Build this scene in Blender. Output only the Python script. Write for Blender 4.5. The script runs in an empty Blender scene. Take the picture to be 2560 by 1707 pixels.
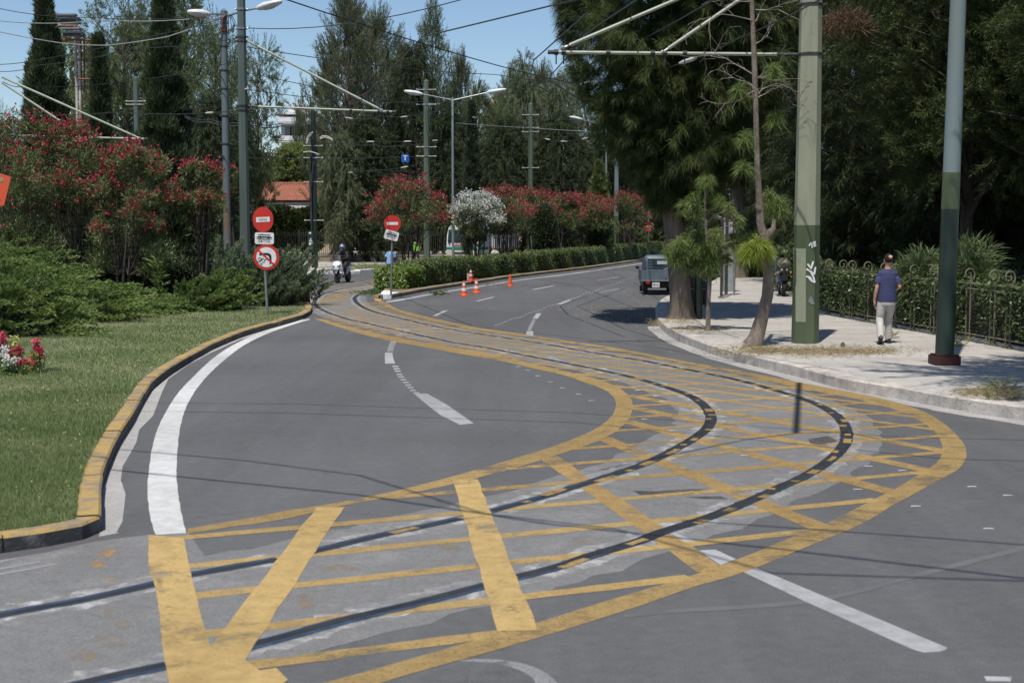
import bpy, bmesh, math, random
import numpy as np
from mathutils import Vector, Matrix, Euler
R_ = math.radians
S = bpy.context.scene
COL = S.collection
# ------------------------------------------------------------------ camera
CH = 2.3; FPX = 3400.0; PITCH = R_(4.725)
cam = bpy.data.cameras.new('camera'); camo = bpy.data.objects.new('camera', cam); COL.objects.link(camo)
camo.location = (0, 0, CH); camo.rotation_euler = (math.pi/2-PITCH, 0, 0)
cam.sensor_width = 36; cam.lens = FPX/2560*36; cam.clip_end = 5000; cam.clip_start = .1
cam.dof.use_dof = True; cam.dof.focus_distance = 40; cam.dof.aperture_fstop = 4.0
S.camera = camo
# ------------------------------------------------------------------ world + sun
SUN_EL = R_(66); SUN_AZ = math.atan2(-.34, -.94)
w = bpy.data.worlds.new('World'); S.world = w; w.use_nodes = True
nt = w.node_tree; bg = nt.nodes['Background']
sk = nt.nodes.new('ShaderNodeTexSky'); sk.sky_type = 'NISHITA'; sk.sun_disc = False
sk.sun_elevation = SUN_EL; sk.sun_rotation = SUN_AZ; sk.air_density = 1.0; sk.dust_density = .2; sk.ozone_density = 4.0
nt.links.new(sk.outputs[0], bg.inputs[0]); bg.inputs[1].default_value = .10
SV = Vector((math.sin(SUN_AZ)*math.cos(SUN_EL), math.cos(SUN_AZ)*math.cos(SUN_EL), math.sin(SUN_EL)))
sl = bpy.data.lights.new('sun', 'SUN'); sl.energy = 4.2; sl.angle = R_(.55); sl.color = (1, .96, .90)
so = bpy.data.objects.new('sun', sl); COL.objects.link(so)
so.rotation_euler = SV.to_track_quat('Z', 'Y').to_euler(); so.location = (-10, -20, 40)
S.view_settings.view_transform = 'Standard'; S.view_settings.look = 'None'
S.view_settings.exposure = 0.22; S.view_settings.gamma = 1
S.cycles.max_bounces = 5; S.cycles.transparent_max_bounces = 6
S.cycles.diffuse_bounces = 3; S.cycles.glossy_bounces = 2; S.cycles.transmission_bounces = 3
# ------------------------------------------------------------------ pixel helpers
_c, _s = math.cos(PITCH), math.sin(PITCH)
def ray(px, py):
    a = (px-1280)/FPX; b = (853.5-py)/FPX
    return Vector((a, _c+b*_s, -_s+b*_c))
def G(px, py, z=0.0):                      # picture point -> ground point
    d = ray(px, py); t = (z-CH)/d.z
    return Vector((d.x*t, d.y*t, z))
def D(px, py, Y):                          # picture point at distance Y
    d = ray(px, py); t = Y/d.y
    return Vector((d.x*t, Y, CH+d.z*t))
def ppm(Y): return FPX/Y                   # picture pixels per metre
# ------------------------------------------------------------------ materials
def nodes(name):
    m = bpy.data.materials.new(name); m.use_nodes = True
    return m, m.node_tree, m.node_tree.nodes['Principled BSDF']
def lnk(nt, a, b): nt.links.new(a, b)
def noise(nt, scale, detail=4, rough=.6, co=None, dist=0):
    n = nt.nodes.new('ShaderNodeTexNoise'); n.inputs['Scale'].default_value = scale
    n.inputs['Detail'].default_value = detail; n.inputs['Roughness'].default_value = rough
    n.inputs['Distortion'].default_value = dist
    if co is None:
        tc = nt.nodes.new('ShaderNodeTexCoord'); co = tc.outputs['Object']
    lnk(nt, co, n.inputs['Vector']); return n
def ramp(nt, fac, stops):
    r = nt.nodes.new('ShaderNodeValToRGB'); e = r.color_ramp.elements
    while len(e) < len(stops): e.new(.5)
    for i, (p, c) in enumerate(stops):
        e[i].position = p; e[i].color = (*c, 1) if len(c) == 3 else c
    lnk(nt, fac, r.inputs[0]); return r
def mixc(nt, fac, a, b, mode='MIX'):
    m = nt.nodes.new('ShaderNodeMix'); m.data_type = 'RGBA'; m.blend_type = mode
    for sock, v in ((m.inputs['Factor'], fac), (m.inputs['A'], a), (m.inputs['B'], b)):
        if isinstance(v, (int, float)): sock.default_value = v
        elif isinstance(v, tuple): sock.default_value = (*v, 1)
        else: lnk(nt, v, sock)
    return m.outputs['Result']
def bump(nt, p, h, strength=.3, dist=.01):
    b = nt.nodes.new('ShaderNodeBump'); b.inputs['Strength'].default_value = strength
    b.inputs['Distance'].default_value = dist; lnk(nt, h, b.inputs['Height']); lnk(nt, b.outputs[0], p.inputs['Normal'])
def M(name, c, c2=None, rough=.6, metal=0, scale=4, bmp=0, spec=.4, stretch=None, lo=.35, hi=.65):
    m, nt, p = nodes(name)
    if c2 is None: c2 = tuple(v*.72 for v in c)
    tc = nt.nodes.new('ShaderNodeTexCoord'); co = tc.outputs['Object']
    if stretch:
        mp = nt.nodes.new('ShaderNodeMapping'); mp.inputs['Scale'].default_value = stretch
        lnk(nt, co, mp.inputs['Vector']); co = mp.outputs[0]
    n = noise(nt, scale, 5, .65, co)
    r = ramp(nt, n.outputs[0], [(lo, c2), (hi, c)])
    lnk(nt, r.outputs[0], p.inputs['Base Color'])
    p.inputs['Roughness'].default_value = rough; p.inputs['Metallic'].default_value = metal
    p.inputs['Specular IOR Level'].default_value = spec
    if bmp: 
        n2 = noise(nt, scale*6, 4, .7, co); bump(nt, p, n2.outputs[0], bmp, .02)
    return m
def FOL(name, dark, mid, light, trans=.25, rough=.55, spec=.25):
    m, nt, p = nodes(name)
    at = nt.nodes.new('ShaderNodeAttribute'); at.attribute_name = 'tint'
    n = noise(nt, .9, 3, .6)
    ad = nt.nodes.new('ShaderNodeMath'); ad.operation = 'MULTIPLY_ADD'
    lnk(nt, n.outputs[0], ad.inputs[0]); ad.inputs[1].default_value = .7; lnk(nt, at.outputs['Fac'], ad.inputs[2])
    ml = nt.nodes.new('ShaderNodeMath'); ml.operation = 'MULTIPLY'; ml.inputs[1].default_value = .62
    lnk(nt, ad.outputs[0], ml.inputs[0])
    r = ramp(nt, ml.outputs[0], [(.15, dark), (.5, mid), (.92, light)])
    lnk(nt, r.outputs[0], p.inputs['Base Color']); p.inputs['Roughness'].default_value = rough
    p.inputs['Specular IOR Level'].default_value = spec
    tr = nt.nodes.new('ShaderNodeBsdfTranslucent'); lnk(nt, r.outputs[0], tr.inputs[0])
    mx = nt.nodes.new('ShaderNodeMixShader'); mx.inputs[0].default_value = trans
    lnk(nt, p.outputs[0], mx.inputs[1]); lnk(nt, tr.outputs[0], mx.inputs[2])
    lnk(nt, mx.outputs[0], nt.nodes['Material Output'].inputs[0]); return m

def asphalt(name, base, light, worn=0.0):
    m, nt, p = nodes(name)
    tc = nt.nodes.new('ShaderNodeTexCoord'); co = tc.outputs['Object']
    big = noise(nt, .16, 4, .6, co, .6); mid = noise(nt, 1.3, 5, .7, co); fine = noise(nt, 95, 3, .8, co)
    c = ramp(nt, big.outputs[0], [(.3, tuple(v*.86 for v in base)), (.7, tuple(v*1.12 for v in base))]).outputs[0]
    f2 = ramp(nt, mid.outputs[0], [(.52, (0, 0, 0)), (.8, (1, 1, 1))]).outputs[0]
    mm = nt.nodes.new('ShaderNodeMath'); mm.operation = 'MULTIPLY'; lnk(nt, f2, mm.inputs[0]); mm.inputs[1].default_value = .35+worn
    c = mixc(nt, mm.outputs[0], c, light)
    md_ = noise(nt, 9, 5, .75, co); c = mixc(nt, .75, c, ramp(nt, md_.outputs[0], [(.32, (.84, .84, .84)), (.68, (1.15, 1.15, 1.14))]).outputs[0], 'MULTIPLY')
    sp = ramp(nt, fine.outputs[0], [(.3, (.5, .5, .5)), (.72, (1.55, 1.54, 1.52))]).outputs[0]
    c = mixc(nt, .8, c, sp, 'MULTIPLY')
    if worn == 0:                                   # tyre-polished bands and a few tar-dark streaks
        mp = nt.nodes.new('ShaderNodeMapping'); mp.inputs['Rotation'].default_value = (0, 0, .25); mp.inputs['Scale'].default_value = (.75, .05, 1)
        lnk(nt, co, mp.inputs['Vector']); st = noise(nt, 1.5, 4, .6, mp.outputs[0], .5)
        s2 = ramp(nt, st.outputs[0], [(.4, (.88, .88, .88)), (.64, (1.1, 1.1, 1.1))]).outputs[0]
        c = mixc(nt, .6, c, s2, 'MULTIPLY')
    vo = nt.nodes.new('ShaderNodeTexVoronoi'); vo.feature = 'DISTANCE_TO_EDGE'; vo.inputs['Scale'].default_value = .42
    wv = noise(nt, 2.2, 5, .7, co); vm = nt.nodes.new('ShaderNodeVectorMath'); vm.operation = 'ADD'; sc_ = nt.nodes.new('ShaderNodeVectorMath'); sc_.operation = 'SCALE'; sc_.inputs['Scale'].default_value = .8
    lnk(nt, wv.outputs['Color'], sc_.inputs[0]); lnk(nt, sc_.outputs[0], vm.inputs[0]); lnk(nt, co, vm.inputs[1]); lnk(nt, vm.outputs[0], vo.inputs['Vector'])
    cr = ramp(nt, vo.outputs['Distance'], [(.0, (.62, .62, .62)), (.007, (1, 1, 1))]).outputs[0]
    mk = noise(nt, .25, 2, .5, co); mkf = ramp(nt, mk.outputs[0], [(.5, (0, 0, 0)), (.62, (.8, .8, .8))]).outputs[0]
    c = mixc(nt, mkf, c, mixc(nt, 1.0, c, cr, 'MULTIPLY'))
    so_ = noise(nt, 2.6, 3, .5, co, 1.5); sf = ramp(nt, so_.outputs[0], [(.2, (.72, .72, .72)), (.34, (1, 1, 1))]).outputs[0]; c = mixc(nt, .7, c, sf, 'MULTIPLY')
    lnk(nt, c, p.inputs['Base Color']); p.inputs['Roughness'].default_value = .88; p.inputs['Specular IOR Level'].default_value = .22
    bump(nt, p, fine.outputs[0], .35, .004); return m
def paint(name, c, wear=.55, scale=2.2, thin=.0, fine=.62, var=.2):
    m, nt, p = nodes(name)
    tc = nt.nodes.new('ShaderNodeTexCoord'); co = tc.outputs['Object']
    a = noise(nt, scale, 7, .78, co, .4); b = noise(nt, 42, 4, .75, co); g = noise(nt, .3, 3, .5, co); d = noise(nt, 7, 5, .7, co)
    cc = ramp(nt, g.outputs[0], [(.35, tuple(v*(1-var) for v in c)), (.65, tuple(min(1, v*1.08) for v in c))]).outputs[0]
    cc = mixc(nt, .7, cc, ramp(nt, d.outputs[0], [(.35, (.72, .71, .7)), (.62, (1.05, 1.05, 1.05))]).outputs[0], 'MULTIPLY')
    lnk(nt, cc, p.inputs['Base Color']); p.inputs['Roughness'].default_value = .82; p.inputs['Specular IOR Level'].default_value = .25
    bump(nt, p, b.outputs[0], .3, .003)
    f1 = ramp(nt, a.outputs[0], [(wear, (0, 0, 0)), (wear+.16, (.9, .9, .9))]).outputs[0]
    f2 = ramp(nt, b.outputs[0], [(fine, (0, 0, 0)), (fine+.12, (.75, .75, .75))]).outputs[0]
    mx = nt.nodes.new('ShaderNodeMath'); mx.operation = 'MAXIMUM'; lnk(nt, f1, mx.inputs[0]); lnk(nt, f2, mx.inputs[1])
    m2 = nt.nodes.new('ShaderNodeMath'); m2.operation = 'MAXIMUM'; lnk(nt, mx.outputs[0], m2.inputs[0]); m2.inputs[1].default_value = thin
    tr = nt.nodes.new('ShaderNodeBsdfTransparent'); ms = nt.nodes.new('ShaderNodeMixShader')
    lnk(nt, m2.outputs[0], ms.inputs[0]); lnk(nt, p.outputs[0], ms.inputs[1]); lnk(nt, tr.outputs[0], ms.inputs[2])
    lnk(nt, ms.outputs[0], nt.nodes['Material Output'].inputs[0]); return m

ASPH = asphalt('asphalt', (.104, .103, .104), (.145, .142, .138))
BED = asphalt('tram_bed_concrete', (.165, .162, .158), (.26, .25, .238), .45)
CONC = asphalt('gutter_concrete', (.34, .325, .31), (.52, .5, .48), .3)
WHITE = paint('white_road_paint', (.60, .59, .56), .64, 2.2, .04, .66)
WDASH = paint('greyed_white_paint', (.40, .40, .395), .6, 2.6, .1, .6)
WFAINT = paint('faded_white_paint', (.36, .36, .355), .48, 3, .35, .5)
YEL = paint('yellow_road_paint', (.50, .345, .135), .53, 1.5, .07, .58)
YELM = paint('worn_yellow_border', (.375, .255, .10), .50, 1.2, .14, .54)
YELT = paint('thin_yellow_road_paint', (.42, .275, .10), .48, 1.9, .2, .52)
def sidewalk_mat():
    m, nt, p = nodes('pavement_slabs')
    tc = nt.nodes.new('ShaderNodeTexCoord'); co = tc.outputs['Object']
    mp = nt.nodes.new('ShaderNodeMapping'); mp.inputs['Rotation'].default_value = (0, 0, .18); lnk(nt, co, mp.inputs['Vector'])
    b = nt.nodes.new('ShaderNodeTexBrick'); b.inputs['Scale'].default_value = 1; b.inputs['Brick Width'].default_value = .9
    b.inputs['Row Height'].default_value = .6; b.inputs['Mortar Size'].default_value = .009; b.inputs['Bias'].default_value = -.2
    b.inputs['Color1'].default_value = (.44, .41, .37, 1); b.inputs['Color2'].default_value = (.37, .35, .325, 1); b.inputs['Mortar'].default_value = (.33, .31, .28, 1)
    lnk(nt, mp.outputs[0], b.inputs['Vector'])
    n = noise(nt, .8, 6, .7, co); c = mixc(nt, .8, b.outputs[0], ramp(nt, n.outputs[0], [(.3, (.72, .7, .66)), (.7, (1.1, 1.1, 1.1))]).outputs[0], 'MULTIPLY')
    d = noise(nt, 3, 6, .8, co); f = ramp(nt, d.outputs[0], [(.5, (0, 0, 0)), (.7, (.6, .6, .6))]).outputs[0]
    c = mixc(nt, f, c, (.28, .24, .18)); lnk(nt, c, p.inputs['Base Color']); p.inputs['Roughness'].default_value = .9
    bump(nt, p, d.outputs[0], .3, .01); return m
SIDE = sidewalk_mat()
KERBSTONE = M('kerb_stone', (.56, .51, .45), (.27, .24, .21), .9, scale=3.5, bmp=.6, lo=.3)
KERBYEL = M('kerb_yellow_worn', (.40, .265, .085), (.25, .195, .13), .9, scale=4.5, bmp=.8, lo=.4, hi=.56)
KERBBLK = M('kerb_black_worn', (.05, .05, .048), (.16, .15, .14), .8, scale=5, bmp=.5, lo=.3, hi=.5)
KERBWHITE = M('kerb_white_paint', (.78, .78, .76), (.3, .29, .27), .85, scale=3, bmp=.4, lo=.3, hi=.48)
KERBOCHRE = M('kerb_ochre_worn', (.34, .25, .13), (.2, .17, .13), .9, scale=2, bmp=.5)
SOIL = M('dry_soil', (.24, .18, .12), (.12, .095, .065), .95, scale=2.5, bmp=.8)
DIRT = M('forest_floor', (.07, .06, .04), (.035, .035, .022), .95, scale=.8, bmp=.6)
LAWN = M('lawn_soil', (.13, .155, .07), (.2, .18, .11), .95, scale=1.4, bmp=.6)
STEELD = M('rail_groove', (.014, .014, .016), (.03, .03, .03), .75, scale=3)
RAILTOP = M('rail_steel', (.34, .38, .44), (.16, .18, .21), .38, 1, scale=6)
TAR = M('tar_joint', (.04, .039, .038), (.095, .09, .085), .8, scale=7, bmp=.5)
PGREEN = M('pole_green', (.115, .145, .098), (.09, .115, .08), .55, scale=1.2, stretch=(1, 1, .15), spec=.4)
PGREY = M('pole_grey_green', (.105, .13, .115), (.075, .098, .088), .55, scale=1.4, stretch=(1, 1, .15))
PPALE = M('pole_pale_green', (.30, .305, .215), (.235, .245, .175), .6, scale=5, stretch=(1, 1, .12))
PDARK = M('pole_dark_green_shaded', (.016, .034, .02), (.01, .02, .014), .35, scale=2, stretch=(1, 1, .1), spec=.6)  # dark green paint, darkened further for the shade low on the right post
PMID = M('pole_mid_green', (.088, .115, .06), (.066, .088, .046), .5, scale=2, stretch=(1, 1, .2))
PRUST = M('pole_rusty', (.12, .15, .155), (.2, .12, .075), .75, scale=2.6, stretch=(1, 1, .2), bmp=.2, lo=.34, hi=.46)
PBLUE = M('pole_blue_grey', (.17, .215, .215), (.2, .17, .125), .6, scale=1.6, stretch=(1, 1, .08), lo=.3, hi=.42)
RUST = M('rust', (.24, .095, .05), (.12, .06, .04), .9, scale=3, bmp=.3)
GALV = M('galvanised_steel', (.34, .34, .34), (.22, .22, .22), .45, .6, scale=9)
ARMG = M('bracket_pale_green', (.42, .45, .36), (.3, .32, .25), .5, scale=2)
BLACK = M('black_fittings', (.02, .02, .02), (.05, .05, .05), .6)
WIREM = M('wire_dark', (.02, .022, .025), (.05, .05, .05), .5)
WIREW = M('wire_pale', (.45, .45, .45), (.3, .3, .3), .5)
WP = M('white_paint', (.74, .74, .72), (.55, .55, .53), .4, scale=3)
WPG = M('white_dirty', (.55, .54, .5), (.33, .32, .29), .6, scale=4)
SIGNR = M('sign_red', (.56, .028, .02), (.45, .03, .022), .4, scale=6)
SIGNW = M('sign_white', (.72, .72, .7), (.6, .6, .57), .45, scale=9)
SIGNB = M('sign_blue', (.01, .10, .45), (.01, .08, .36), .4)
SIGNK = M('sign_black', (.02, .02, .022), None, .5)
SIGNGR = M('sign_back', (.4, .4, .4), None, .5, .4)
ORANGE = M('cone_orange', (.72, .10, .02), (.6, .085, .02), .5, scale=8)
CONERED = M('cone_red', (.62, .04, .025), (.5, .04, .03), .5, scale=8)
ORSIGN = M('worn_orange_sign', (.66, .085, .03), (.55, .1, .05), .5, scale=3)
BARK = M('bark', (.2, .16, .125), (.09, .07, .055), .95, scale=3, bmp=1, stretch=(3, 3, .5))
BARKD = M('bark_dark', (.1, .08, .06), (.045, .036, .03), .95, scale=3, bmp=1, stretch=(3, 3, .5))
BARKG = M('bark_grey', (.27, .22, .175), (.13, .1, .08), .95, scale=4, bmp=1, stretch=(2, 2, .9))
TWIG = M('dead_twigs', (.33, .28, .24), (.2, .165, .14), .9)
SKIN = M('skin', (.5, .28, .2), (.44, .235, .165), .5, scale=6)
SKIND = M('skin_tanned', (.2, .09, .055), None, .5)
HAIR = M('hair', (.010, .008, .007), (.018, .015, .013), .95, scale=40, stretch=(1, 1, .3))
NAVY = M('navy_cotton', (.047, .054, .125), (.037, .043, .1), .9, scale=5, bmp=.5)
KHAKI = M('pale_chinos', (.50, .475, .44), (.40, .375, .345), .9, scale=5, bmp=.5)
LBLUE = M('light_blue_cotton', (.27, .46, .72), (.2, .36, .6), .9, scale=5, bmp=.4)
CAPM = M('dark_cap', (.03, .03, .06), None, .8)
SHOE = M('dark_shoe', (.03, .03, .032), (.015, .015, .015), .6)
SOLE = M('shoe_sole', (.18, .17, .16), None, .8)
LEATH = M('black_jacket', (.022, .02, .02), (.035, .03, .03), .6, scale=6, bmp=.4)
HIVIS = M('high_visibility_green', (.22, .62, .06), None, .7)
GLASSD = M('dark_glass', (.02, .03, .033), (.04, .055, .055), .08, spec=.8, scale=1)
TYRE = M('tyre_rubber', (.018, .018, .018), (.03, .03, .03), .85, scale=20, bmp=.3)
RIM = M('wheel_rim', (.3, .3, .31), None, .35, .8)
PLAST = M('black_plastic', (.015, .015, .016), (.025, .025, .026), .45)
SCW = M('scooter_white', (.72, .72, .74), (.66, .66, .68), .25, spec=.6)
BEIGE = M('beige_plastic', (.2, .17, .13), None, .6)
PICK = M('pickup_paint', (.115, .145, .165), (.08, .10, .12), .45, scale=3, bmp=.1)
SILV = M('car_silver', (.17, .175, .18), (.14, .14, .145), .3, .5, scale=1)
CBLUE = M('car_blue', (.04, .12, .22), None, .25, spec=.6)
CDBLUE = M('car_steel_blue', (.06, .09, .16), None, .25, spec=.6)
REDL = M('tail_light_red', (.45, .01, .01), None, .2, spec=.7)
AMBER = M('indicator_amber', (.8, .25, .05), None, .3)
LENS = M('clear_lens', (.6, .62, .65), None, .15, spec=.8)
PLATE = M('number_plate', (.6, .6, .58), None, .4)
TGREEN = M('truck_green_stripe', (.01, .22, .10), None, .4)
TCREAM = M('truck_cream', (.6, .52, .42), (.5, .43, .35), .5)
TYELL = M('truck_frame_ochre', (.4, .31, .14), (.28, .22, .12), .7)
TRUCKW = M('truck_white', (.68, .69, .7), (.58, .58, .59), .35, scale=1)
TIPW = M('tipper_white', (.55, .53, .48), (.4, .38, .33), .6, scale=2)
TIPD = M('tipper_panel_grey', (.16, .155, .145), (.1, .1, .095), .7)
STUCCO = M('white_stucco', (.66, .66, .66), (.56, .56, .57), .8, scale=1)
STUCCOG = M('grey_stucco', (.36, .36, .38), (.3, .3, .32), .8, scale=1)
TILES = M('roof_tiles', (.33, .125, .08), (.24, .085, .055), .8, scale=2.5)
BEIGEW = M('beige_wall', (.5, .42, .33), (.42, .35, .27), .85, scale=.6)
CLAD = M('white_cladding', (.55, .55, .6), (.45, .45, .5), .5, scale=1)
STONEW = M('low_stone_wall', (.36, .31, .25), (.2, .17, .135), .95, scale=1.8, bmp=.8)
IRON = M('black_iron', (.03, .03, .028), (.05, .045, .04), .6)
IRONG = M('olive_iron', (.19, .185, .12), (.12, .11, .07), .65, scale=5)
ADBLK = M('poster_black', (.018, .014, .016), (.026, .016, .018), .25, scale=1)
ADRED = M('poster_red_line', (.3, .05, .06), None, .35)
PAPER = M('notice_paper', (.5, .55, .62), None, .6)
GRAFF = M('white_graffiti', (.78, .78, .76), None, .6)
PLINTH = M('red_painted_plinth', (.085, .018, .018), (.04, .02, .018), .85, scale=6, bmp=.4)
CONCB = M('bench_concrete', (.3, .27, .23), (.2, .18, .15), .9, scale=3)
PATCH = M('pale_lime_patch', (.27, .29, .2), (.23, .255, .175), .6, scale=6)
# foliage
F_PINE = FOL('pine_needles', (.045, .065, .026), (.098, .13, .052), (.185, .215, .09), .28)
F_CASU = FOL('casuarina_needles', (.02, .033, .011), (.045, .068, .02), (.11, .13, .04), .22)
F_CASD = FOL('deep_needles', (.012, .02, .008), (.026, .04, .013), (.065, .082, .027), .15)
F_YOUNG = FOL('young_pine_needles', (.07, .11, .03), (.15, .205, .06), (.27, .32, .11), .35)
F_BRIGHT = FOL('bright_needles', (.13, .19, .03), (.25, .31, .05), (.38, .42, .08), .35)
F_CYP = FOL('cypress_leaves', (.022, .034, .017), (.05, .07, .032), (.10, .125, .06), .18)
F_FAR = FOL('grey_green_leaves', (.065, .088, .045), (.125, .155, .078), (.21, .235, .125), .28)
F_DULL = FOL('olive_brown_leaves', (.06, .072, .038), (.12, .135, .072), (.20, .21, .118), .28)
F_LIGHT = FOL('light_green_leaves', (.11, .15, .04), (.17, .21, .06), (.25, .28, .09), .25)
F_JUN = FOL('juniper_green', (.022, .04, .010), (.09, .145, .032), (.25, .33, .10), .15)
F_JUNB = FOL('juniper_bluegreen', (.03, .048, .028), (.10, .14, .075), (.25, .30, .18), .15)
F_HEDGE = FOL('hedge_leaves', (.04, .065, .018), (.10, .14, .04), (.22, .26, .10), .25, .4, .4)
F_HEDGB = FOL('hedge_bright_leaves', (.06, .11, .02), (.13, .2, .035), (.24, .32, .06), .3, .4, .4)
F_OLE = FOL('oleander_leaves', (.045, .07, .025), (.11, .145, .05), (.21, .24, .10), .28, .45, .4)
F_BROAD = FOL('broad_leaves', (.03, .05, .015), (.075, .11, .03), (.17, .21, .07), .25, .4, .4)
F_IVY = FOL('ivy_leaves', (.02, .035, .012), (.05, .08, .024), (.13, .17, .06), .15, .4, .4)
F_SPIKE = FOL('spiky_shrub', (.05, .075, .03), (.11, .15, .06), (.2, .24, .11), .2)
F_DEAD = FOL('dead_brown_needles', (.06, .035, .02), (.12, .07, .04), (.19, .12, .075), .2)
F_GRASS = FOL('grass_blades', (.12, .17, .055), (.195, .26, .095), (.31, .33, .16), .35)
F_STRAW = FOL('straw', (.2, .15, .08), (.32, .25, .13), (.45, .37, .2), .2)
F_WEED = FOL('weed', (.14, .16, .06), (.25, .25, .1), (.36, .33, .16), .2)
FL_RED = FOL('crimson_petals', (.22, .012, .03), (.42, .025, .06), (.62, .08, .14), .25)
FL_WHITE = FOL('white_petals', (.55, .56, .5), (.68, .68, .62), (.78, .78, .74), .3)
FL_PINK = FOL('rose_petals', (.45, .03, .08), (.6, .06, .12), (.75, .15, .2), .3)
FL_YEL = FOL('yellow_petals', (.5, .5, .1), (.62, .6, .2), (.7, .7, .3), .3)
FL_ORG = FOL('ochre_petals', (.4, .2, .04), (.5, .28, .06), (.6, .35, .1), .3)

# ------------------------------------------------------------------ object helpers
def tag(o, label=None, cat=None, group=None, kind=None):
    if label: o['label'] = label
    if cat: o['category'] = cat
    if group: o['group'] = group
    if kind: o['kind'] = kind
    return o
def thing(name, label, cat, loc=(0, 0, 0), rz=0, group=None):
    o = bpy.data.objects.new(name, None); COL.objects.link(o); o.empty_display_size = .2
    o.location = loc; o.rotation_euler = (0, 0, rz)
    return tag(o, label, cat, group)
def copy_tree(o, parent=None, loc=None, rz=None, sc=None, label=None, group=None):
    c = o.copy(); COL.objects.link(c)
    if parent: c.parent = parent
    if loc is not None: c.location = loc
    if rz is not None: c.rotation_euler = (0, 0, rz)
    if sc is not None: c.scale = sc if hasattr(sc, '__len__') else (sc, sc, sc)
    if label: c['label'] = label
    if group: c['group'] = group
    for ch in list(o.children): copy_tree(ch, c)
    return c
class MB:
    def __init__(s): s.v = []; s.f = []; s.m = []; s.mi = 0
    def add(s, vs, fs):
        b = len(s.v); s.v += [tuple(v) for v in vs]; s.f += [tuple(i+b for i in f) for f in fs]; s.m += [s.mi]*len(fs)
    def box(s, c, sz, rz=0, mat=None, taper=1.0):
        hx, hy, hz = sz[0]/2, sz[1]/2, sz[2]/2
        vs = [Vector((x*hx*(taper if z > 0 else 1), y*hy*(taper if z > 0 else 1), z*hz)) for z in (-1, 1) for x, y in ((-1, -1), (1, -1), (1, 1), (-1, 1))]
        if mat is None: mat = Matrix.Rotation(rz, 3, 'Z')
        vs = [mat @ v + Vector(c) for v in vs]
        s.add(vs, [(3, 2, 1, 0), (4, 5, 6, 7), (0, 1, 5, 4), (1, 2, 6, 5), (2, 3, 7, 6), (3, 0, 4, 7)]); return s
    def loft(s, pts, n=12, caps=True, up=None):      # pts: (x,y,z,rx[,ry])
        P = [Vector(p[:3]) for p in pts]; rings = []
        for i, p in enumerate(P):
            t = (P[min(i+1, len(P)-1)]-P[max(i-1, 0)])
            t = t.normalized() if t.length > 1e-6 else Vector((0, 0, 1))
            ref = Vector(up) if up else (Vector((0, 1, 0)) if abs(t.z) > .6 else Vector((0, 0, 1)))
            a = ref.cross(t)
            a = a.normalized() if a.length > 1e-5 else Vector((1, 0, 0))
            b = t.cross(a).normalized()
            rx = pts[i][3]; ry = pts[i][4] if len(pts[i]) > 4 else rx
            rings.append([p+a*math.cos(2*math.pi*k/n)*rx+b*math.sin(2*math.pi*k/n)*ry for k in range(n)])
        vs = [v for r in rings for v in r]; fs = []
        for i in range(len(P)-1):
            for k in range(n):
                fs.append((i*n+k, i*n+(k+1) % n, (i+1)*n+(k+1) % n, (i+1)*n+k))
        if caps:
            fs.append(tuple(range(n-1, -1, -1))); fs.append(tuple((len(P)-1)*n+k for k in range(n)))
        s.add(vs, fs); return s
    def tube(s, a, b, r, r2=None, n=10):
        return s.loft([(*a, r), (*b, r if r2 is None else r2)], n)
    def sph(s, c, r, sq=(1, 1, 1), n=14, m=9):
        return s.loft([(c[0], c[1], c[2]+r*sq[2]*math.cos(math.pi*(m-i)/m)*1.0, max(1e-3, r*sq[0]*math.sin(math.pi*(m-i)/m)), max(1e-3, r*sq[1]*math.sin(math.pi*(m-i)/m))) for i in range(m+1)], n, True, (0, 1, 0))
    def prism(s, poly, z0, z1, mat=None):           # poly of (x,y); mat maps to 3D
        n = len(poly); vs = [Vector((x, y, z)) for z in (z0, z1) for x, y in poly]
        if mat is not None: vs = [mat @ v for v in vs]
        s.add(vs, [tuple(range(n-1, -1, -1)), tuple(range(n, 2*n))]+[(i, (i+1) % n, n+(i+1) % n, n+i) for i in range(n)]); return s
    def build(s, name, mat, parent=None, smooth=False, bevel=0, shift=None):
        me = bpy.data.meshes.new(name)
        vs = s.v if shift is None else [(v[0]-shift[0], v[1]-shift[1], v[2]-shift[2]) for v in s.v]
        me.from_pydata(vs, [], s.f); 
        mats = mat if isinstance(mat, (list, tuple)) else [mat]
        for m in mats: me.materials.append(m)
        if len(mats) > 1: me.polygons.foreach_set('material_index', s.m)
        bm = bmesh.new(); bm.from_mesh(me); bmesh.ops.recalc_face_normals(bm, faces=bm.faces)
        if bevel: bmesh.ops.bevel(bm, geom=[e for e in bm.edges if e.is_manifold and e.calc_face_angle(0) > .5], offset=bevel, segments=2, affect='EDGES', clamp_overlap=True)
        bm.to_mesh(me); bm.free()
        if smooth:
            me.polygons.foreach_set('use_smooth', [True]*len(me.polygons))
            try: me.set_sharp_from_angle(angle=R_(40))
            except Exception: pass
        o = bpy.data.objects.new(name, me); COL.objects.link(o)
        if parent: o.parent = parent
        return o
XZ = Matrix(((1, 0, 0), (0, 0, -1), (0, 1, 0)))     # poly plane -> vertical facing -Y
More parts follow.
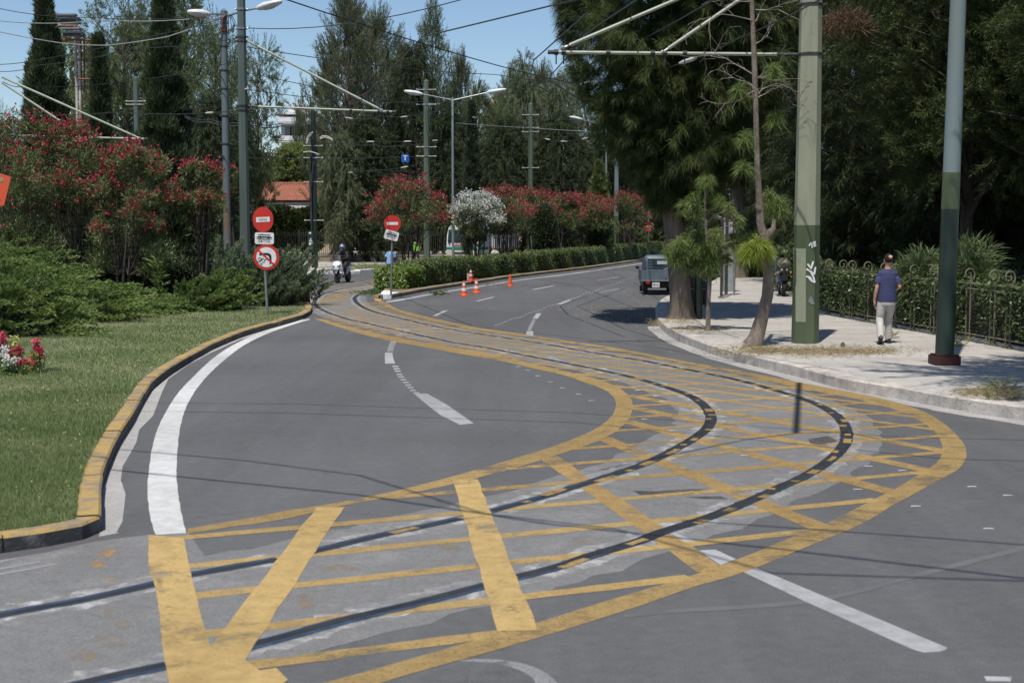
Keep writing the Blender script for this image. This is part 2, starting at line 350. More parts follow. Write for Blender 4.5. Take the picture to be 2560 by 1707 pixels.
def remeshed(mb, name, mat, parent, voxel=.012, sm=6):
    o = mb.build(name+'_tmp', mat)
    r = o.modifiers.new('r', 'REMESH'); r.mode = 'VOXEL'; r.voxel_size = voxel; r.use_smooth_shade = True
    q = o.modifiers.new('s', 'SMOOTH'); q.iterations = sm; q.factor = .5
    dg = bpy.context.evaluated_depsgraph_get(); me = bpy.data.meshes.new_from_object(o.evaluated_get(dg))
    me.name = name; old = o.data; bpy.data.objects.remove(o); bpy.data.meshes.remove(old)
    if not me.materials: me.materials.append(mat)
    o = bpy.data.objects.new(name, me); COL.objects.link(o); o.parent = parent; return o
def npmesh(name, V, F, mat, tint=None, parent=None):
    me = bpy.data.meshes.new(name); n, k = F.shape
    me.vertices.add(len(V)); me.vertices.foreach_set('co', np.ascontiguousarray(V, dtype=np.float32).ravel())
    me.loops.add(n*k); me.loops.foreach_set('vertex_index', F.astype(np.int32).ravel())
    me.polygons.add(n); me.polygons.foreach_set('loop_start', np.arange(0, n*k, k, dtype=np.int32))
    try: me.polygons.foreach_set('loop_total', np.full(n, k, dtype=np.int32))
    except Exception: pass
    me.update(calc_edges=True)
    if tint is not None:
        a = me.attributes.new('tint', 'FLOAT', 'FACE'); a.data.foreach_set('value', tint.astype(np.float32))
    me.materials.append(mat); o = bpy.data.objects.new(name, me); COL.objects.link(o)
    if parent: o.parent = parent
    return o
def unit(a): return a/np.maximum(np.linalg.norm(a, axis=-1, keepdims=True), 1e-6)
def leafmesh(name, P, Dr, k, L, W, spread, droop, mat, rng, parent=None, bend=.2, jit=.05, tn=None, N=None):
    n = len(P); Pn = np.repeat(P, k, 0)+rng.normal(0, jit, (n*k, 3)); Dn = np.repeat(Dr, k, 0)
    d = unit(Dn+rng.normal(0, spread, (n*k, 3))-np.array([0, 0, droop]))
    l = (L*rng.uniform(.6, 1.25, (n*k, 1))); sd = unit(np.cross(d, rng.normal(0, 1, (n*k, 3)) if N is None else np.repeat(N, k, 0)+rng.normal(0, .38, (n*k, 3))))*W/2
    mid = Pn+d*l*.45; tip = Pn+d*l-np.array([0, 0, 1])*bend*l
    V = np.stack([Pn, mid+sd, tip, mid-sd], 1).reshape(-1, 3); F = np.arange(n*k*4).reshape(-1, 4)
    t = np.repeat(rng.uniform(0, 1, n) if tn is None else tn, k)*.7+rng.uniform(0, .5, n*k)
    return npmesh(name, V, F, mat, t, parent)
def ball(rng, n, shell=.45):
    u = unit(rng.normal(0, 1, (n, 3))); r = rng.uniform(shell, 1, n)**.7
    return u, u*r[:, None]
def inpoly(x, y, poly):
    c = np.zeros(len(x), bool); n = len(poly); j = n-1
    for i in range(n):
        xi, yi = poly[i][:2]; xj, yj = poly[j][:2]
        if yi != yj:
            c ^= ((yi > y) != (yj > y)) & (x < (xj-xi)*(y-yi)/(yj-yi)+xi)
        j = i
    return c
def sheet(name, poly, z, mat, kind='structure', parent=None):
    me = bpy.data.meshes.new(name); bm = bmesh.new()
    vs = [bm.verts.new((p[0], p[1], z)) for p in poly]; f = bm.faces.new(vs); f.normal_update()
    if f.normal.z < 0: f.normal_flip()
    bmesh.ops.triangulate(bm, faces=[f], quad_method='BEAUTY', ngon_method='EAR_CLIP'); bm.to_mesh(me); bm.free()
    me.materials.append(mat); o = bpy.data.objects.new(name, me); COL.objects.link(o)
    if parent: o.parent = parent
    elif kind: o['kind'] = kind
    return o
def gp(l, z=0): return [G(x, y, z) for x, y in l]
def smooth_path(p, n=6):                            # Catmull-Rom
    out = []; q = [p[0]*2-p[1]]+list(p)+[p[-1]*2-p[-2]]
    for i in range(1, len(q)-2):
        a, b, c, d = q[i-1:i+3]
        for k in range(n):
            t = k/n
            out.append(.5*((2*b)+(c-a)*t+(2*a-5*b+4*c-d)*t*t+(3*b-a-3*c+d)*t**3))
    out.append(p[-1]); return out
def offset_path(p, d):
    out = []
    for i, v in enumerate(p):
        t = p[min(i+1, len(p)-1)]-p[max(i-1, 0)]; t = Vector((t.x, t.y, 0)).normalized()
        out.append(Vector((v.x-t.y*d, v.y+t.x*d, v.z)))
    return out
def ribbon(mb, p, wd, z, jag=0, rng=random):
    a = offset_path(p, wd/2); b = offset_path(p, -wd/2)
    if jag: a = [v+Vector((rng.uniform(-jag, jag), rng.uniform(-jag, jag), 0)) for v in a]; b = [v+Vector((rng.uniform(-jag, jag), rng.uniform(-jag, jag), 0)) for v in b]
    n = len(p); mb.add([(v.x, v.y, z) for v in a]+[(v.x, v.y, z) for v in b], [(i, i+1, n+i+1, n+i) for i in range(n-1)])
# ================================================================== GROUND, ROAD, KERBS
sheet('ground', [(-900, -60), (900, -60), (900, 1500), (-900, 1500)], -.03, DIRT)
sheet('road', [(-75, -25), (45, -25), (45, 190), (-75, 190)], 0.0, ASPH)
KL = [(-700, 1500), (-250, 1420), (0, 1383), (89, 1371), (179, 1355), (236, 1342), (250, 1334), (252, 1320), (253, 1253), (260, 1211), (276, 1165), (298, 1115), (333, 1058), (364, 1000), (383, 973), (430, 935), (490, 898), (535, 873), (600, 845), (658, 827), (708, 813), (758, 797), (774, 788), (780, 778), (772, 764), (748, 744), (700, 728)]
kl = gp(KL)
kl = kl[:4]+smooth_path(kl[3:], 4)[1:]
back = [G(600, 712), G(300, 700), G(-200, 700), Vector((-60, 60, 0)), Vector((-60, 14, 0))]
def kerb(name, path, wd, h, mat, side, topmat=None, seg=1.0, gap=.012, inset=0):
    mb = MB(); 
    pin = offset_path(path, wd*side); n = len(path); acc = 0
    L = [0]
    for i in range(1, n): L.append(L[-1]+(path[i]-path[i-1]).length)
    def at(pp, s):
        for i in range(1, n):
            if s <= L[i] or i == n-1:
                t = (s-L[i-1])/max(1e-6, L[i]-L[i-1]); return pp[i-1].lerp(pp[i], min(1, max(0, t)))
    s = 0; rr = random.Random(3)
    while s < L[-1]-.05:
        e = min(L[-1], s+seg); m = 3; ins = [s+(e-s)*k/m for k in range(m+1)]; ins[0] += gap/2; ins[-1] -= gap/2
        o = rr.uniform(-.006, .006); hh = h+rr.uniform(-.007, .007); bev = .02
        A = [at(path, q) for q in ins]; B = [at(pin, q) for q in ins]; vs = []
        for a, b in zip(A, B):
            dv = (b-a).normalized(); a2 = a+dv*o
            vs += [(a2.x, a2.y, -.02), (a2.x, a2.y, hh-bev), (a2.x+dv.x*bev, a2.y+dv.y*bev, hh), (b.x, b.y, hh), (b.x, b.y, -.02)]
        k = len(A); b0 = len(mb.v); mb.v += vs
        for i in range(k-1):
            for j in range(4):
                mb.f.append((b0+i*5+j, b0+i*5+j+1, b0+(i+1)*5+j+1, b0+(i+1)*5+j)); mb.m.append(1 if (topmat and j >= 1) else 0)
        mb.f += [tuple(b0+j for j in range(5)), tuple(b0+(k-1)*5+j for j in (4, 3, 2, 1, 0))]; mb.m += [0, 0]
        s = e
    o = mb.build(name, [mat, topmat] if topmat else mat); o['kind'] = 'structure'; return o
kerb('kerb', kl, .17, .13, KERBBLK, 1, KERBYEL, .9)
lawn_poly = offset_path(kl, .165)+back
sheet('lawn', lawn_poly, .11, LAWN)
sheet('gutter', gp([(247, 1340), (300, 1330), (291, 1329), (306, 1302), (310, 1268), (314, 1234), (302, 1199), (306, 1165), (325, 1134), (341, 1104), (348, 1073), (383, 1038), (394, 1008), (406, 977), (421, 947), (470, 912), (520, 885), (600, 849), (708, 816), (758, 799), (758, 796), (708, 812), (600, 843), (535, 871), (490, 896), (430, 934), (383, 972), (364, 999), (333, 1057), (298, 1114), (276, 1164), (260, 1210), (253, 1252), (251, 1325)], .004), .004, CONC)
# right pavement
KR = [(3100, 1150), (2800, 1095), (2560, 1052), (2435, 1033), (2360, 1019), (2247, 998), (2173, 986), (2092, 970), (2009, 946), (1931, 927), (1860, 909), (1805, 894), (1751, 875), (1696, 853), (1669, 837), (1650, 820), (1641, 804), (1639, 786), (1645, 770), (1658, 758), (1676, 749), (1720, 735), (1775, 715), (1815, 690), (1840, 668), (1858, 648), (1870, 632)]
kr = smooth_path(gp(KR), 4)
kerb('kerb', kr, .3, .17, KERBSTONE, -1, None, 1.0)
fence_px = [(2560, 876), (2491, 866), (2384, 849), (2229, 827), (2172, 815), (2105, 799), (2044, 780)]
f0, f1 = G(2560, 878, .17), G(2044, 782, .17); fdir = (f1-f0).normalized()
side_back = [G(1960, 628, .17), G(2075, 655, .17), G(2050, 700, .17), G(2040, 745, .17), f1, f0, f0-fdir*22]
sheet('pavement', offset_path(kr, -.295)+[Vector((v.x, v.y, 0)) for v in side_back], .165, SIDE)
ko = offset_path(kr, .28); kq = offset_path(kr, -.02)
mb = MB(); n = len(kr); ribbon(mb, [a.lerp(b, .5) for a, b in zip(ko, kq)][:62], .3, .0045, .02)
mb.build('gutter', CONC)['kind'] = 'structure'
# median island
KM = [(962, 736), (953, 741), (956, 747), (978, 746), (1068, 728), (1187, 710), (1306, 692), (1440, 676), (1500, 668), (1625, 650), (1700, 641), (1780, 632)]
km = gp(KM); mdir = (km[-1]-km[4]).normalized(); mleft = Vector((-mdir.y, mdir.x, 0))
kms = smooth_path(km, 3)
kerb('kerb', kms[9:], .22, .13, KERBOCHRE, 1, None, 1.2)
mback = offset_path(kms, 2.6)
o = kerb('kerb', kms[1:11], .3, .16, KERBWHITE, 1, None, .7)
mb_ = []
for i_, v_ in enumerate(kms[8:]):
    q_ = kms[8:][max(0, i_-1):i_+2]; tdir = (kms[8:][min(i_+1, len(kms)-9)]-kms[8:][max(i_-1, 0)]).normalized(); wd_ = min(2.7, .45+max(0, v_.y-45.5)*.22)
    mb_.append(Vector((v_.x-tdir.y*wd_, v_.y+tdir.x*wd_, 0)))
kerb('kerb', mb_, .2, .13, KERBOCHRE, -1, None, 1.2)
med_poly = offset_path(kms[3:], .2)+list(reversed(mb_))
sheet('median', med_poly, .115, SOIL)
# far pavement on the left / centre, beyond the tram road
fk = [Vector((-60, 60, 0)), Vector((-30, 66.5, 0)), G(790, 686), G(900, 681), G(960, 677.5), G(1015, 673), Vector((-3.5, 89, 0)), Vector((4, 108, 0)), Vector((30, 150, 0))]
fks = smooth_path(fk, 5)
kerb('kerb', fks, .3, .15, KERBWHITE, 1, None, 1.5)
sheet('pavement', offset_path(fks, .29)+[Vector((30, 230, 0)), Vector((-140, 230, 0)), Vector((-140, 60, 0))], .14, SIDE)
mb = MB(); ribbon(mb, offset_path(fks, 1.1)[8:26], 1.5, .146, .15); mb.build('verge', SOIL)['kind'] = 'structure'

# ------------------------------------------------------------------ tram rails and bed
R1 = [(-420, 1635), (0, 1538), (209, 1499), (384, 1460), (477, 1437), (700, 1397), (825, 1368), (938, 1341), (1132, 1300), (1221, 1279), (1355, 1243), (1420, 1222), (1479, 1204), (1613, 1159), (1688, 1123), (1747, 1088), (1774, 1061), (1776, 1037), (1756, 1010), (1717, 986), (1658, 966), (1598, 948), (1509, 927), (1434, 912), (1336, 893), (1217, 870), (1112, 852), (1008, 829), (919, 809), (859, 795), (814, 779), (792, 766), (786, 753), (800, 739), (829, 728), (889, 716), (963, 707), (1100, 696)]
R2 = [(-300, 1850), (223, 1707), (420, 1663), (566, 1630), (700, 1596), (879, 1547), (1057, 1505), (1206, 1466), (1296, 1443), (1400, 1416), (1479, 1389), (1598, 1353), (1658, 1329), (1762, 1297), (1852, 1262), (1949, 1219), (2009, 1192), (2063, 1159), (2098, 1129), (2116, 1100), (2113, 1067), (2092, 1040), (2054, 1016), (2009, 998), (1949, 979), (1860, 954), (1807, 942), (1688, 918), (1613, 903), (1534, 890), (1455, 877), (1397, 866), (1318, 853), (1240, 841), (1187, 833), (1097, 818), (993, 794), (934, 779), (904, 766), (889, 753), (888, 743), (904, 733), (934, 722), (966, 715), (1100, 702)]
r1 = smooth_path(gp(R1), 4); r2 = smooth_path(gp(R2), 4)
def resamp(p, n=160):
    ls = [0]
    for i in range(1, len(p)): ls.append(ls[-1]+(p[i]-p[i-1]).length)
    out = []; j = 1
    for k in range(n+1):
        s = ls[-1]*k/n
        while j < len(p)-1 and ls[j] < s: j += 1
        out.append(p[j-1].lerp(p[j], max(0, min(1, (s-ls[j-1])/max(1e-6, ls[j]-ls[j-1])))))
    return out
mb = MB(); ia = len(r1)-9*4-1; ib = len(r2)-9*4-1
rj = random.Random(2)
for pa, pb in ((r1[:ia+1], r2[:ib+1]), (r1[ia:-4], r2[ib:-4])):
    n_ = 160 if len(pa) > 60 else 30
    a = resamp(offset_path(pa, .42), n_); b = resamp(offset_path(pb, -.36), n_); n = len(a)
    a = [v+Vector((rj.uniform(-.05, .05), rj.uniform(-.05, .05), 0)) for v in a]; b = [v+Vector((rj.uniform(-.05, .05), rj.uniform(-.05, .05), 0)) for v in b]
    mb.add([(v.x, v.y, .004) for v in a]+[(v.x, v.y, .004) for v in b], [(i, i+1, n+i+1, n+i) for i in range(n-1)])
mb.build('tram_bed', BED)['kind'] = 'structure'
sheet('tram_bed', gp([(-400, 1468), (0, 1400), (120, 1380), (245, 1352), (372, 1337), (470, 1332), (520, 1400), (600, 1500), (640, 1707), (600, 1850), (-500, 1850)]), .0062, BED)
CEM = paint('broken_cement_edging', (.42, .41, .39), .40, 3.2, .0, .6)
for nm, rr_, sd in (('tram_rail', r1, 1), ('tram_rail', r2, -1)):
    rng = random.Random(5)
    rr_ = resamp(rr_, 700)
    mb = MB(); mb.mi = 3
    for a_, b_ in ((0, 700),):
        e = offset_path(rr_, .0); ribbon(mb, e, .34, .0070, .05, rng)
    mb.mi = 0; ribbon(mb, rr_, .135, .0112, .014, rng); mb.mi = 1; ribbon(mb, offset_path(rr_, -.012*sd), .085, .0116)
    mb.mi = 2; ribbon(mb, offset_path(rr_, .045*sd), .045, .0120); ribbon(mb, offset_path(rr_, -.06*sd), .016, .0120); 
    o = mb.build(nm, [TAR, STEELD, RAILTOP, CEM]); tag(o, ('steel tram rail on the inside of the curve, nearer the grass island' if sd == 1 else 'steel tram rail on the outside of the curve, nearer the pavement'), 'tram rail', 'tram rails set in the road')
for y0, y1, x0 in ((-.25, 0, -40), (1.25, 1.5, -40)):
    pth = [G(560, 705+0)+Vector((0, y0*2.2, 0)), G(700, 703)+Vector((0, y0*2.2, 0)), G(860, 694)+Vector((0, y0*2.2, 0)), G(1010, 688)+Vector((0, y0*2.2, 0)), Vector((0, 84+y0*2, 0)), Vector((9, 125, 0))]
    mb = MB(); mb.mi = 0; pth = smooth_path(pth, 4); ribbon(mb, pth, .1, .004); mb.mi = 1; ribbon(mb, offset_path(pth, .07), .05, .012)
    tag(mb.build('tram_rail', [STEELD, RAILTOP]), ('near' if y0 < 0 else 'far')+'er rail of the straight tram track in front of the white kerb, by the scooter', 'tram rail')

# ------------------------------------------------------------------ painted markings
def strip_poly(L, Rr, mb, z):
    a = smooth_path(gp(L), 4); b = smooth_path(gp(Rr), 4); 
    def res(p, n=150):
        ls = [0]
        for i in range(1, len(p)): ls.append(ls[-1]+(p[i]-p[i-1]).length)
        out = []; j = 1
        for k in range(n+1):
            s = ls[-1]*k/n
            while j < len(p)-1 and ls[j] < s: j += 1
            out.append(p[j-1].lerp(p[j], max(0, min(1, (s-ls[j-1])/max(1e-6, ls[j]-ls[j-1])))))
        return out
    a = res(a); b = res(b); n = len(a); jr = random.Random(n+int(z*1e5)); jv = lambda: Vector((jr.uniform(-.003, .003), jr.uniform(-.003, .003), 0)); a = [v+jv() for v in a]; b = [v+jv() for v in b]
    mb.add([(v.x, v.y, z) for v in a]+[(v.x, v.y, z) for v in b], [(i, i+1, n+i+1, n+i) for i in range(n-1)])
mb = MB()
strip_poly([(400, 1345), (386, 1329), (373, 1276), (369, 1218), (375, 1153), (386, 1096), (406, 1046), (440, 989), (478, 947), (536, 893), (597, 855), (670, 824), (746, 803), (773, 797)],
           [(470, 1345), (463, 1322), (450, 1264), (442, 1199), (442, 1153), (448, 1084), (459, 1035), (478, 993), (509, 950), (555, 905), (612, 862), (674, 832), (746, 807), (775, 799)], mb, .0055)
mb.build('road_marking', WHITE)['kind'] = 'structure'
mb = MB()
def wpoly(mb, l, z=.0058):
    v = gp(l); mb.add([(p.x, p.y, z) for p in v], [tuple(range(len(v)))])
wpoly(mb, [(1670, 1332), (1688, 1332), (1756, 1359), (1720, 1362)], .0094)
wpoly(mb, [(1747, 1376), (1789, 1374), (1840, 1398), (1801, 1413)], .0094)
wpoly(mb, [(1855, 1428), (1890, 1419), (2369, 1619), (2362, 1625), (2348, 1629), (2310, 1631), (2283, 1624), (2010, 1502)])
for q in ([(1035, 984), (1068, 984), (1118, 1012), (1184, 1058), (1150, 1062), (1100, 1037), (1062, 1007)], [(962, 881), (981, 881), (983, 895), (988, 909), (963, 909), (962, 895)],
          [(1081, 790), (1093, 790), (1121, 776), (1109, 776)], [(1187, 753), (1197, 753), (1239, 742.5), (1229, 742.5)], [(1327, 724.3), (1337, 724.3), (1389, 714.5), (1380, 714.5)],
          [(1331, 797), (1344, 797), (1354, 783), (1342, 783)], [(1316, 828), (1333, 828), (1333, 839), (1316, 839)], [(1392, 761), (1403, 761), (1430, 750), (1421, 750)],
          [(1491, 700.5), (1496, 700.5), (1551, 692.5), (1545, 692.5)], [(1495, 731.8), (1500, 731.6), (1549, 722), (1544, 722)], [(1600, 686), (1604, 686), (1640, 680), (1636, 680)]):
    wpoly(mb, q)
strip_poly([(966, 753), (999, 748), (1097, 730.5), (1202, 714.5), (1306, 698.5), (1440, 682), (1626, 655), (1700, 646)], [(966, 757), (999, 752), (1097, 734), (1202, 717), (1306, 700.5), (1440, 684), (1626, 656.5), (1700, 647.2)], mb, .0055)
mb.build('road_marking', WDASH)['kind'] = 'structure'
mb = MB()
tk = [(988, 916), (991, 922), (994, 928), (998, 936), (1002, 942), (1008, 949), (1014, 956), (1020, 963), (1026, 969), (1032, 976), (1040, 982), (985, 851), (982, 856), (980, 861), (978, 866), (976, 871), (975, 876)]
for x, y in tk: wpoly(mb, [(x-7, y-1.2), (x+8, y-1.2), (x+8, y+1.2), (x-7, y+1.2)], .0057)
for k in range(9):
    y = 800+k*3; wpoly(mb, [(1330-k*1.4, y), (1339-k*1.4, y), (1339-k*1.4, y+1.3), (1330-k*1.4, y+1.3)], .0057)
for x, y in [(1376, 955), (1407, 970), (1447, 986), (1479, 1002), (1297, 917), (1320, 926), (1345, 940), (1612, 1048), (1682, 1077), (2172, 1166), (2256, 1177), (2290, 1266), (2472, 1322), (1984, 1181), (1861, 1139), (1657, 1003), (1640, 991), (1595, 976), (2430, 1217), (2520, 1239), (2145, 1224), (1540, 870+80)]:
    hw = 3+(y-900)*.010; wpoly(mb, [(x-hw*2, y-hw*.2), (x-hw*.2, y-hw*.3), (x+hw*1.6, y-hw*.15), (x+hw*1.9, y+hw*.15), (x, y+hw*.1), (x-hw*1.8, y+hw*.22)], .0132)
wpoly(mb, [(2460, 1690), (2530, 1692), (2526, 1703), (2466, 1702)], .0057)
rng = random.Random(9)
for k in range(46):
    t = k/45; x = 1240+t*340; y = 812-t*118+math.sin(k)*1.2; hw = 3-1.5*t
    wpoly(mb, [(x-hw, y), (x+hw, y-.4), (x+hw, y+.6), (x-hw, y+.9)], .0057)
mb.build('road_marking', paint('marker_ticks', (.5, .5, .5), .52, 6, .15, .55))['kind'] = 'structure'
mb = MB()
for q in ([(1836, 1062), (1850, 1061), (1870, 1064), (1906, 1078), (1895, 1083), (1858, 1075)], [(1695, 1018), (1712, 1020), (1735, 1030), (1728, 1034), (1702, 1027)], [(1364, 893), (1380, 890), (1400, 899), (1386, 900)], [(1008, 825), (1022, 823), (1025, 828), (1012, 831)], [(990, 838), (1003, 833), (1006, 839), (992, 841)],
          [(1403, 911), (1418, 912), (1436, 918), (1420, 920)], [(0, 1402), (42, 1395), (40, 1399), (0, 1408)], [(0, 1420), (100, 1404), (102, 1407), (0, 1425)], [(0, 1434), (135, 1410), (138, 1413), (0, 1439)]): wpoly(mb, q, .0139)
strip_poly([(1150, 1650), (1200, 1647), (1260, 1650), (1320, 1662), (1368, 1684), (1392, 1707), (1400, 1730)], [(1150, 1653), (1200, 1655), (1255, 1662), (1300, 1676), (1328, 1692), (1340, 1710), (1344, 1730)], mb, .0056)
mb.build('road_marking', WFAINT)['kind'] = 'structure'
mb = MB()
strip_poly([(1560, 1535), (1700, 1521), (1850, 1513), (2010, 1499), (2150, 1471), (2300, 1430), (2480, 1384), (2560, 1362)], [(1560, 1544), (1700, 1531), (1850, 1523), (2010, 1510), (2150, 1482), (2300, 1442), (2480, 1396), (2560, 1376)], mb, .0051)
mb.build('road_marking', M('old_ghost_line', (.125, .124, .122), (.095, .095, .095), .85, scale=2))['kind'] = 'structure'
# dark tar patches
mb = MB()
for q in ([(1583, 1227), (1640, 1228), (1735, 1222), (1778, 1223), (1770, 1231), (1700, 1237), (1600, 1237)], [(1712, 1242), (1800, 1240), (1822, 1248), (1760, 1247)], [(2020, 1098), (2070, 1090), (2095, 1103), (2060, 1112), (2028, 1112)]): wpoly(mb, q, .0083)
mb.build('tar_patch', TAR)['kind'] = 'structure'
# yellow box: outer bands
mbY = MB()
A_in = [(300, 1362), (468, 1322), (653, 1290), (700, 1279), (871, 1252), (1088, 1203), (1350, 1127), (1434, 1097), (1488, 1073), (1521, 1049), (1536, 1028), (1540, 1010), (1533, 992), (1509, 974), (1464, 957), (1405, 937), (1336, 922), (1246, 901), (1157, 886), (1038, 864), (949, 847), (859, 822), (785, 797)]
A_out = [(470, 1334), (560, 1320), (700, 1300), (849, 1259+7), (947, 1248), (1143, 1208), (1355, 1150), (1390, 1138), (1449, 1119), (1509, 1097), (1554, 1067), (1574, 1043), (1582, 1016), (1574, 992), (1545, 969), (1494, 948), (1420, 930), (1366, 917), (1276, 895), (1202, 879), (1112, 865), (993, 844), (889, 821), (803, 797.5)]
B_out = [(760, 1770), (953, 1707), (1028, 1684), (1147, 1651), (1296, 1609), (1360, 1590), (1509, 1544), (1628, 1505), (1747, 1463), (1852, 1434), (1986, 1380), (2060, 1350), (2158, 1308), (2232, 1263), (2292, 1231), (2352, 1198), (2390, 1177), (2410, 1155), (2416, 1132), (2408, 1107), (2384, 1080), (2355, 1055), (2307, 1028), (2232, 1003), (2158, 986), (2069, 969), (1979, 952), (1860, 929), (1700, 901), (1573, 876), (1495, 863), (1416, 852), (1318, 837), (1240, 826), (1187, 818), (1097, 799), (1023, 781), (993, 772), (966, 757), (950, 750), (944, 744)]
B_in = [(560, 1772), (810, 1707), (1013, 1651), (1200, 1597), (1340, 1557), (1509, 1505), (1604, 1477), (1732, 1438), (1843, 1399), (1956, 1353), (2024, 1327), (2069, 1308), (2158, 1262), (2232, 1225), (2292, 1189), (2337, 1162), (2354, 1138), (2356, 1118), (2346, 1091), (2325, 1070), (2301, 1053), (2277, 1040), (2241, 1025), (2188, 1010), (2128, 995), (2039, 978), (1949, 960), (1860, 936), (1700, 906.5), (1573, 881), (1495, 868), (1338, 843.5), (1261, 834), (1187, 824), (1068, 799), (1008, 784), (978, 772), (952, 760), (940, 750)]
Aout_m = [((a.x), (a.y)) for a in smooth_path(gp(A_out), 3)]
mbM = MB(); strip_poly(A_in[1:], A_out, mbM, .0088)
strip_poly(B_out, B_in, mbM, .0091)
mbM.build('road_marking', YELM)['kind'] = 'structure'
ca = [a for a in gp([(395, 1350)]+A_out)]; cb = gp(B_in)
ca = smooth_path(ca, 3); cb = smooth_path(cb, 3)
clip = [(p.x, p.y) for p in ca]+[(p.x, p.y) for p in reversed(cb)]+[tuple(G(470, 1850)[:2])]
mbT = MB(); mbN = MB()
def clipline(p0, d, half, z, L0=-14, L1=22, near=False):
    tgt = mbY if half > .11 else (mbN if near else mbT)
    d = Vector((d[0], d[1], 0)).normalized(); ts = np.linspace(L0, L1, 3600)
    ins = inpoly(p0[0]+d.x*ts, p0[1]+d.y*ts, clip); k = 0
    while k < len(ts):
        if ins[k]:
            j = k
            while j+1 < len(ts) and ins[j+1]: j += 1
            if ts[j]-ts[k] > .25:
                a = Vector((p0[0]+d.x*(ts[k]-.06), p0[1]+d.y*(ts[k]-.06), 0)); b = Vector((p0[0]+d.x*(ts[j]+.06), p0[1]+d.y*(ts[j]+.06), 0))
                ribbon(tgt, [a.lerp(b, t/16) for t in range(17)], half*2, z, .009)
            k = j+1
        else: k += 1
cs = [7.62, 8.34, 9.25, 10.1, 11.07, 12.0, 12.97, 13.85, 14.9, 15.9]
c_ = 15.9
while c_ < 50: c_ += 1.02; cs.append(c_)
for i, c in enumerate(cs): clipline((0, c), (1, .43), .072, .0094+.0001*(i % 3), -14, 14, i < 5)
F2 = [((830, 1262), (560, 1650)), ((1165, 1205), (1292, 1570)), ((1378, 1148), (1770, 1420)), ((1500, 1092), (2030, 1311)), ((1574, 1055), (2232, 1231)), ((1583, 1019), (2322, 1177)), ((1569, 989), (2352, 1126))]
for i, (a, b) in enumerate(F2):
    a = G(*a); b = G(*b); clipline((a.x, a.y), (b-a)[:2], .115 if i < 2 else .105, (.0128 if i < 2 else .0098)+.0001*(i % 3), -.6, (b-a).length+1.0)
# onward hatch of the second direction, stepping back along the strip
a = G(1569, 989); step = .0
dirv = Vector((.60, -.80)); bx, by = a.x, a.y
for k in range(1, 30):
    bx -= .16+.012*k if k > 2 else .05; by += 1.12; ang = .93-.012*min(k, 12)
    clipline((bx, by), (math.cos(ang)*1, -math.sin(ang)), .07, .0101+.0001*(k % 3), -12, 16)
strip_poly([(372, 1338), (372, 1419), (387, 1463), (399, 1538), (408, 1627), (423, 1707), (450, 1800)], [(459, 1344), (477, 1434), (492, 1493), (506, 1553), (533, 1630), (560, 1690), (600, 1800)], mbY, .0132)
def ypoly(l, z): v = gp(l); mbY.add([(p.x, p.y, z) for p in v], [tuple(range(len(v)))])
ypoly([(545, 1665), (600, 1642), (650, 1677), (690, 1670), (720, 1700), (640, 1760), (480, 1790), (440, 1700)], .0135)
ypoly([(935, 747), (944, 740), (955, 746), (952, 752), (938, 752)], .0108)
# outer yellow line on the far side of the bend
for q in ([(640, 760), (740, 738), (830, 718), (890, 708), (945, 701), (1000, 706)],):
    p = smooth_path(gp(q), 5); ribbon(mbT, p, .2, .0112)
for k in range(15):
    t = k/14; a = G(660+t*290, 754-t*52); b = G(790+t*165, 768-t*58); ribbon(mbT, [a, b], .12, .0062)
    a = G(655+t*130, 770-t*22); b = G(900-t*20, 772-t*44); ribbon(mbT, [a.lerp(b, .04), b.lerp(a, .1)], .12, .0066)
rd = random.Random(11)
for rr_, a0, a1 in ((r1, 20, 130), (r2, 30, 150)):
    q = resamp(rr_[a0:a1], 420); i = 0
    while i < 405:
        k = rd.choice((2, 3, 3, 4, 5)); o_ = rd.uniform(-.045, .045)
        ribbon(mbT, offset_path(q[i:i+k], o_), rd.uniform(.05, .11), .0124, .008); i += k+rd.choice((2, 4, 6, 8))
mbT.build('road_marking', YELT)['kind'] = 'structure'; mbN.build('road_marking', paint('near_hatch_yellow', (.44, .30, .115), .51, 1.7, .13, .54))['kind'] = 'structure'; mbY.build('road_marking', YEL)['kind'] = 'structure'
# scuffed patches of old yellow paint on the concrete
def blotch(nm, spots, z, mat, seed=2):
    mb = MB(); rg = random.Random(seed)
    for x, y, w_, h_ in spots:
        l = []
        for k in range(18):
            a = k/18*2*math.pi; r = rg.uniform(.55, 1.05); l.append((x+math.cos(a)*w_*r, y+math.sin(a)*h_*r))
        v = gp(l); mb.add([(p.x, p.y, z) for p in v], [tuple(range(18))])
    mb.build(nm, mat)['kind'] = 'structure'
YFAD = paint('faded_yellow', (.44, .27, .11), .4, 3.5, .25, .5)
blotch('old_paint', [(262, 1384, 34, 14), (245, 1410, 26, 10), (275, 1450, 20, 5)], .0082, YFAD, 4)
blotch('old_paint', [(270, 1530, 18, 30), (275, 1600, 60, 26), (205, 1640, 45, 22), (310, 1560, 30, 14), (760, 1500, 30, 26), (850, 1420, 60, 12), (1130, 1370, 35, 12), (1460, 1355, 40, 8), (1120, 1400, 30, 8)], .0084, paint('stained_yellow', (.36, .26, .14), .34, 2.6, .5, .5), 7)
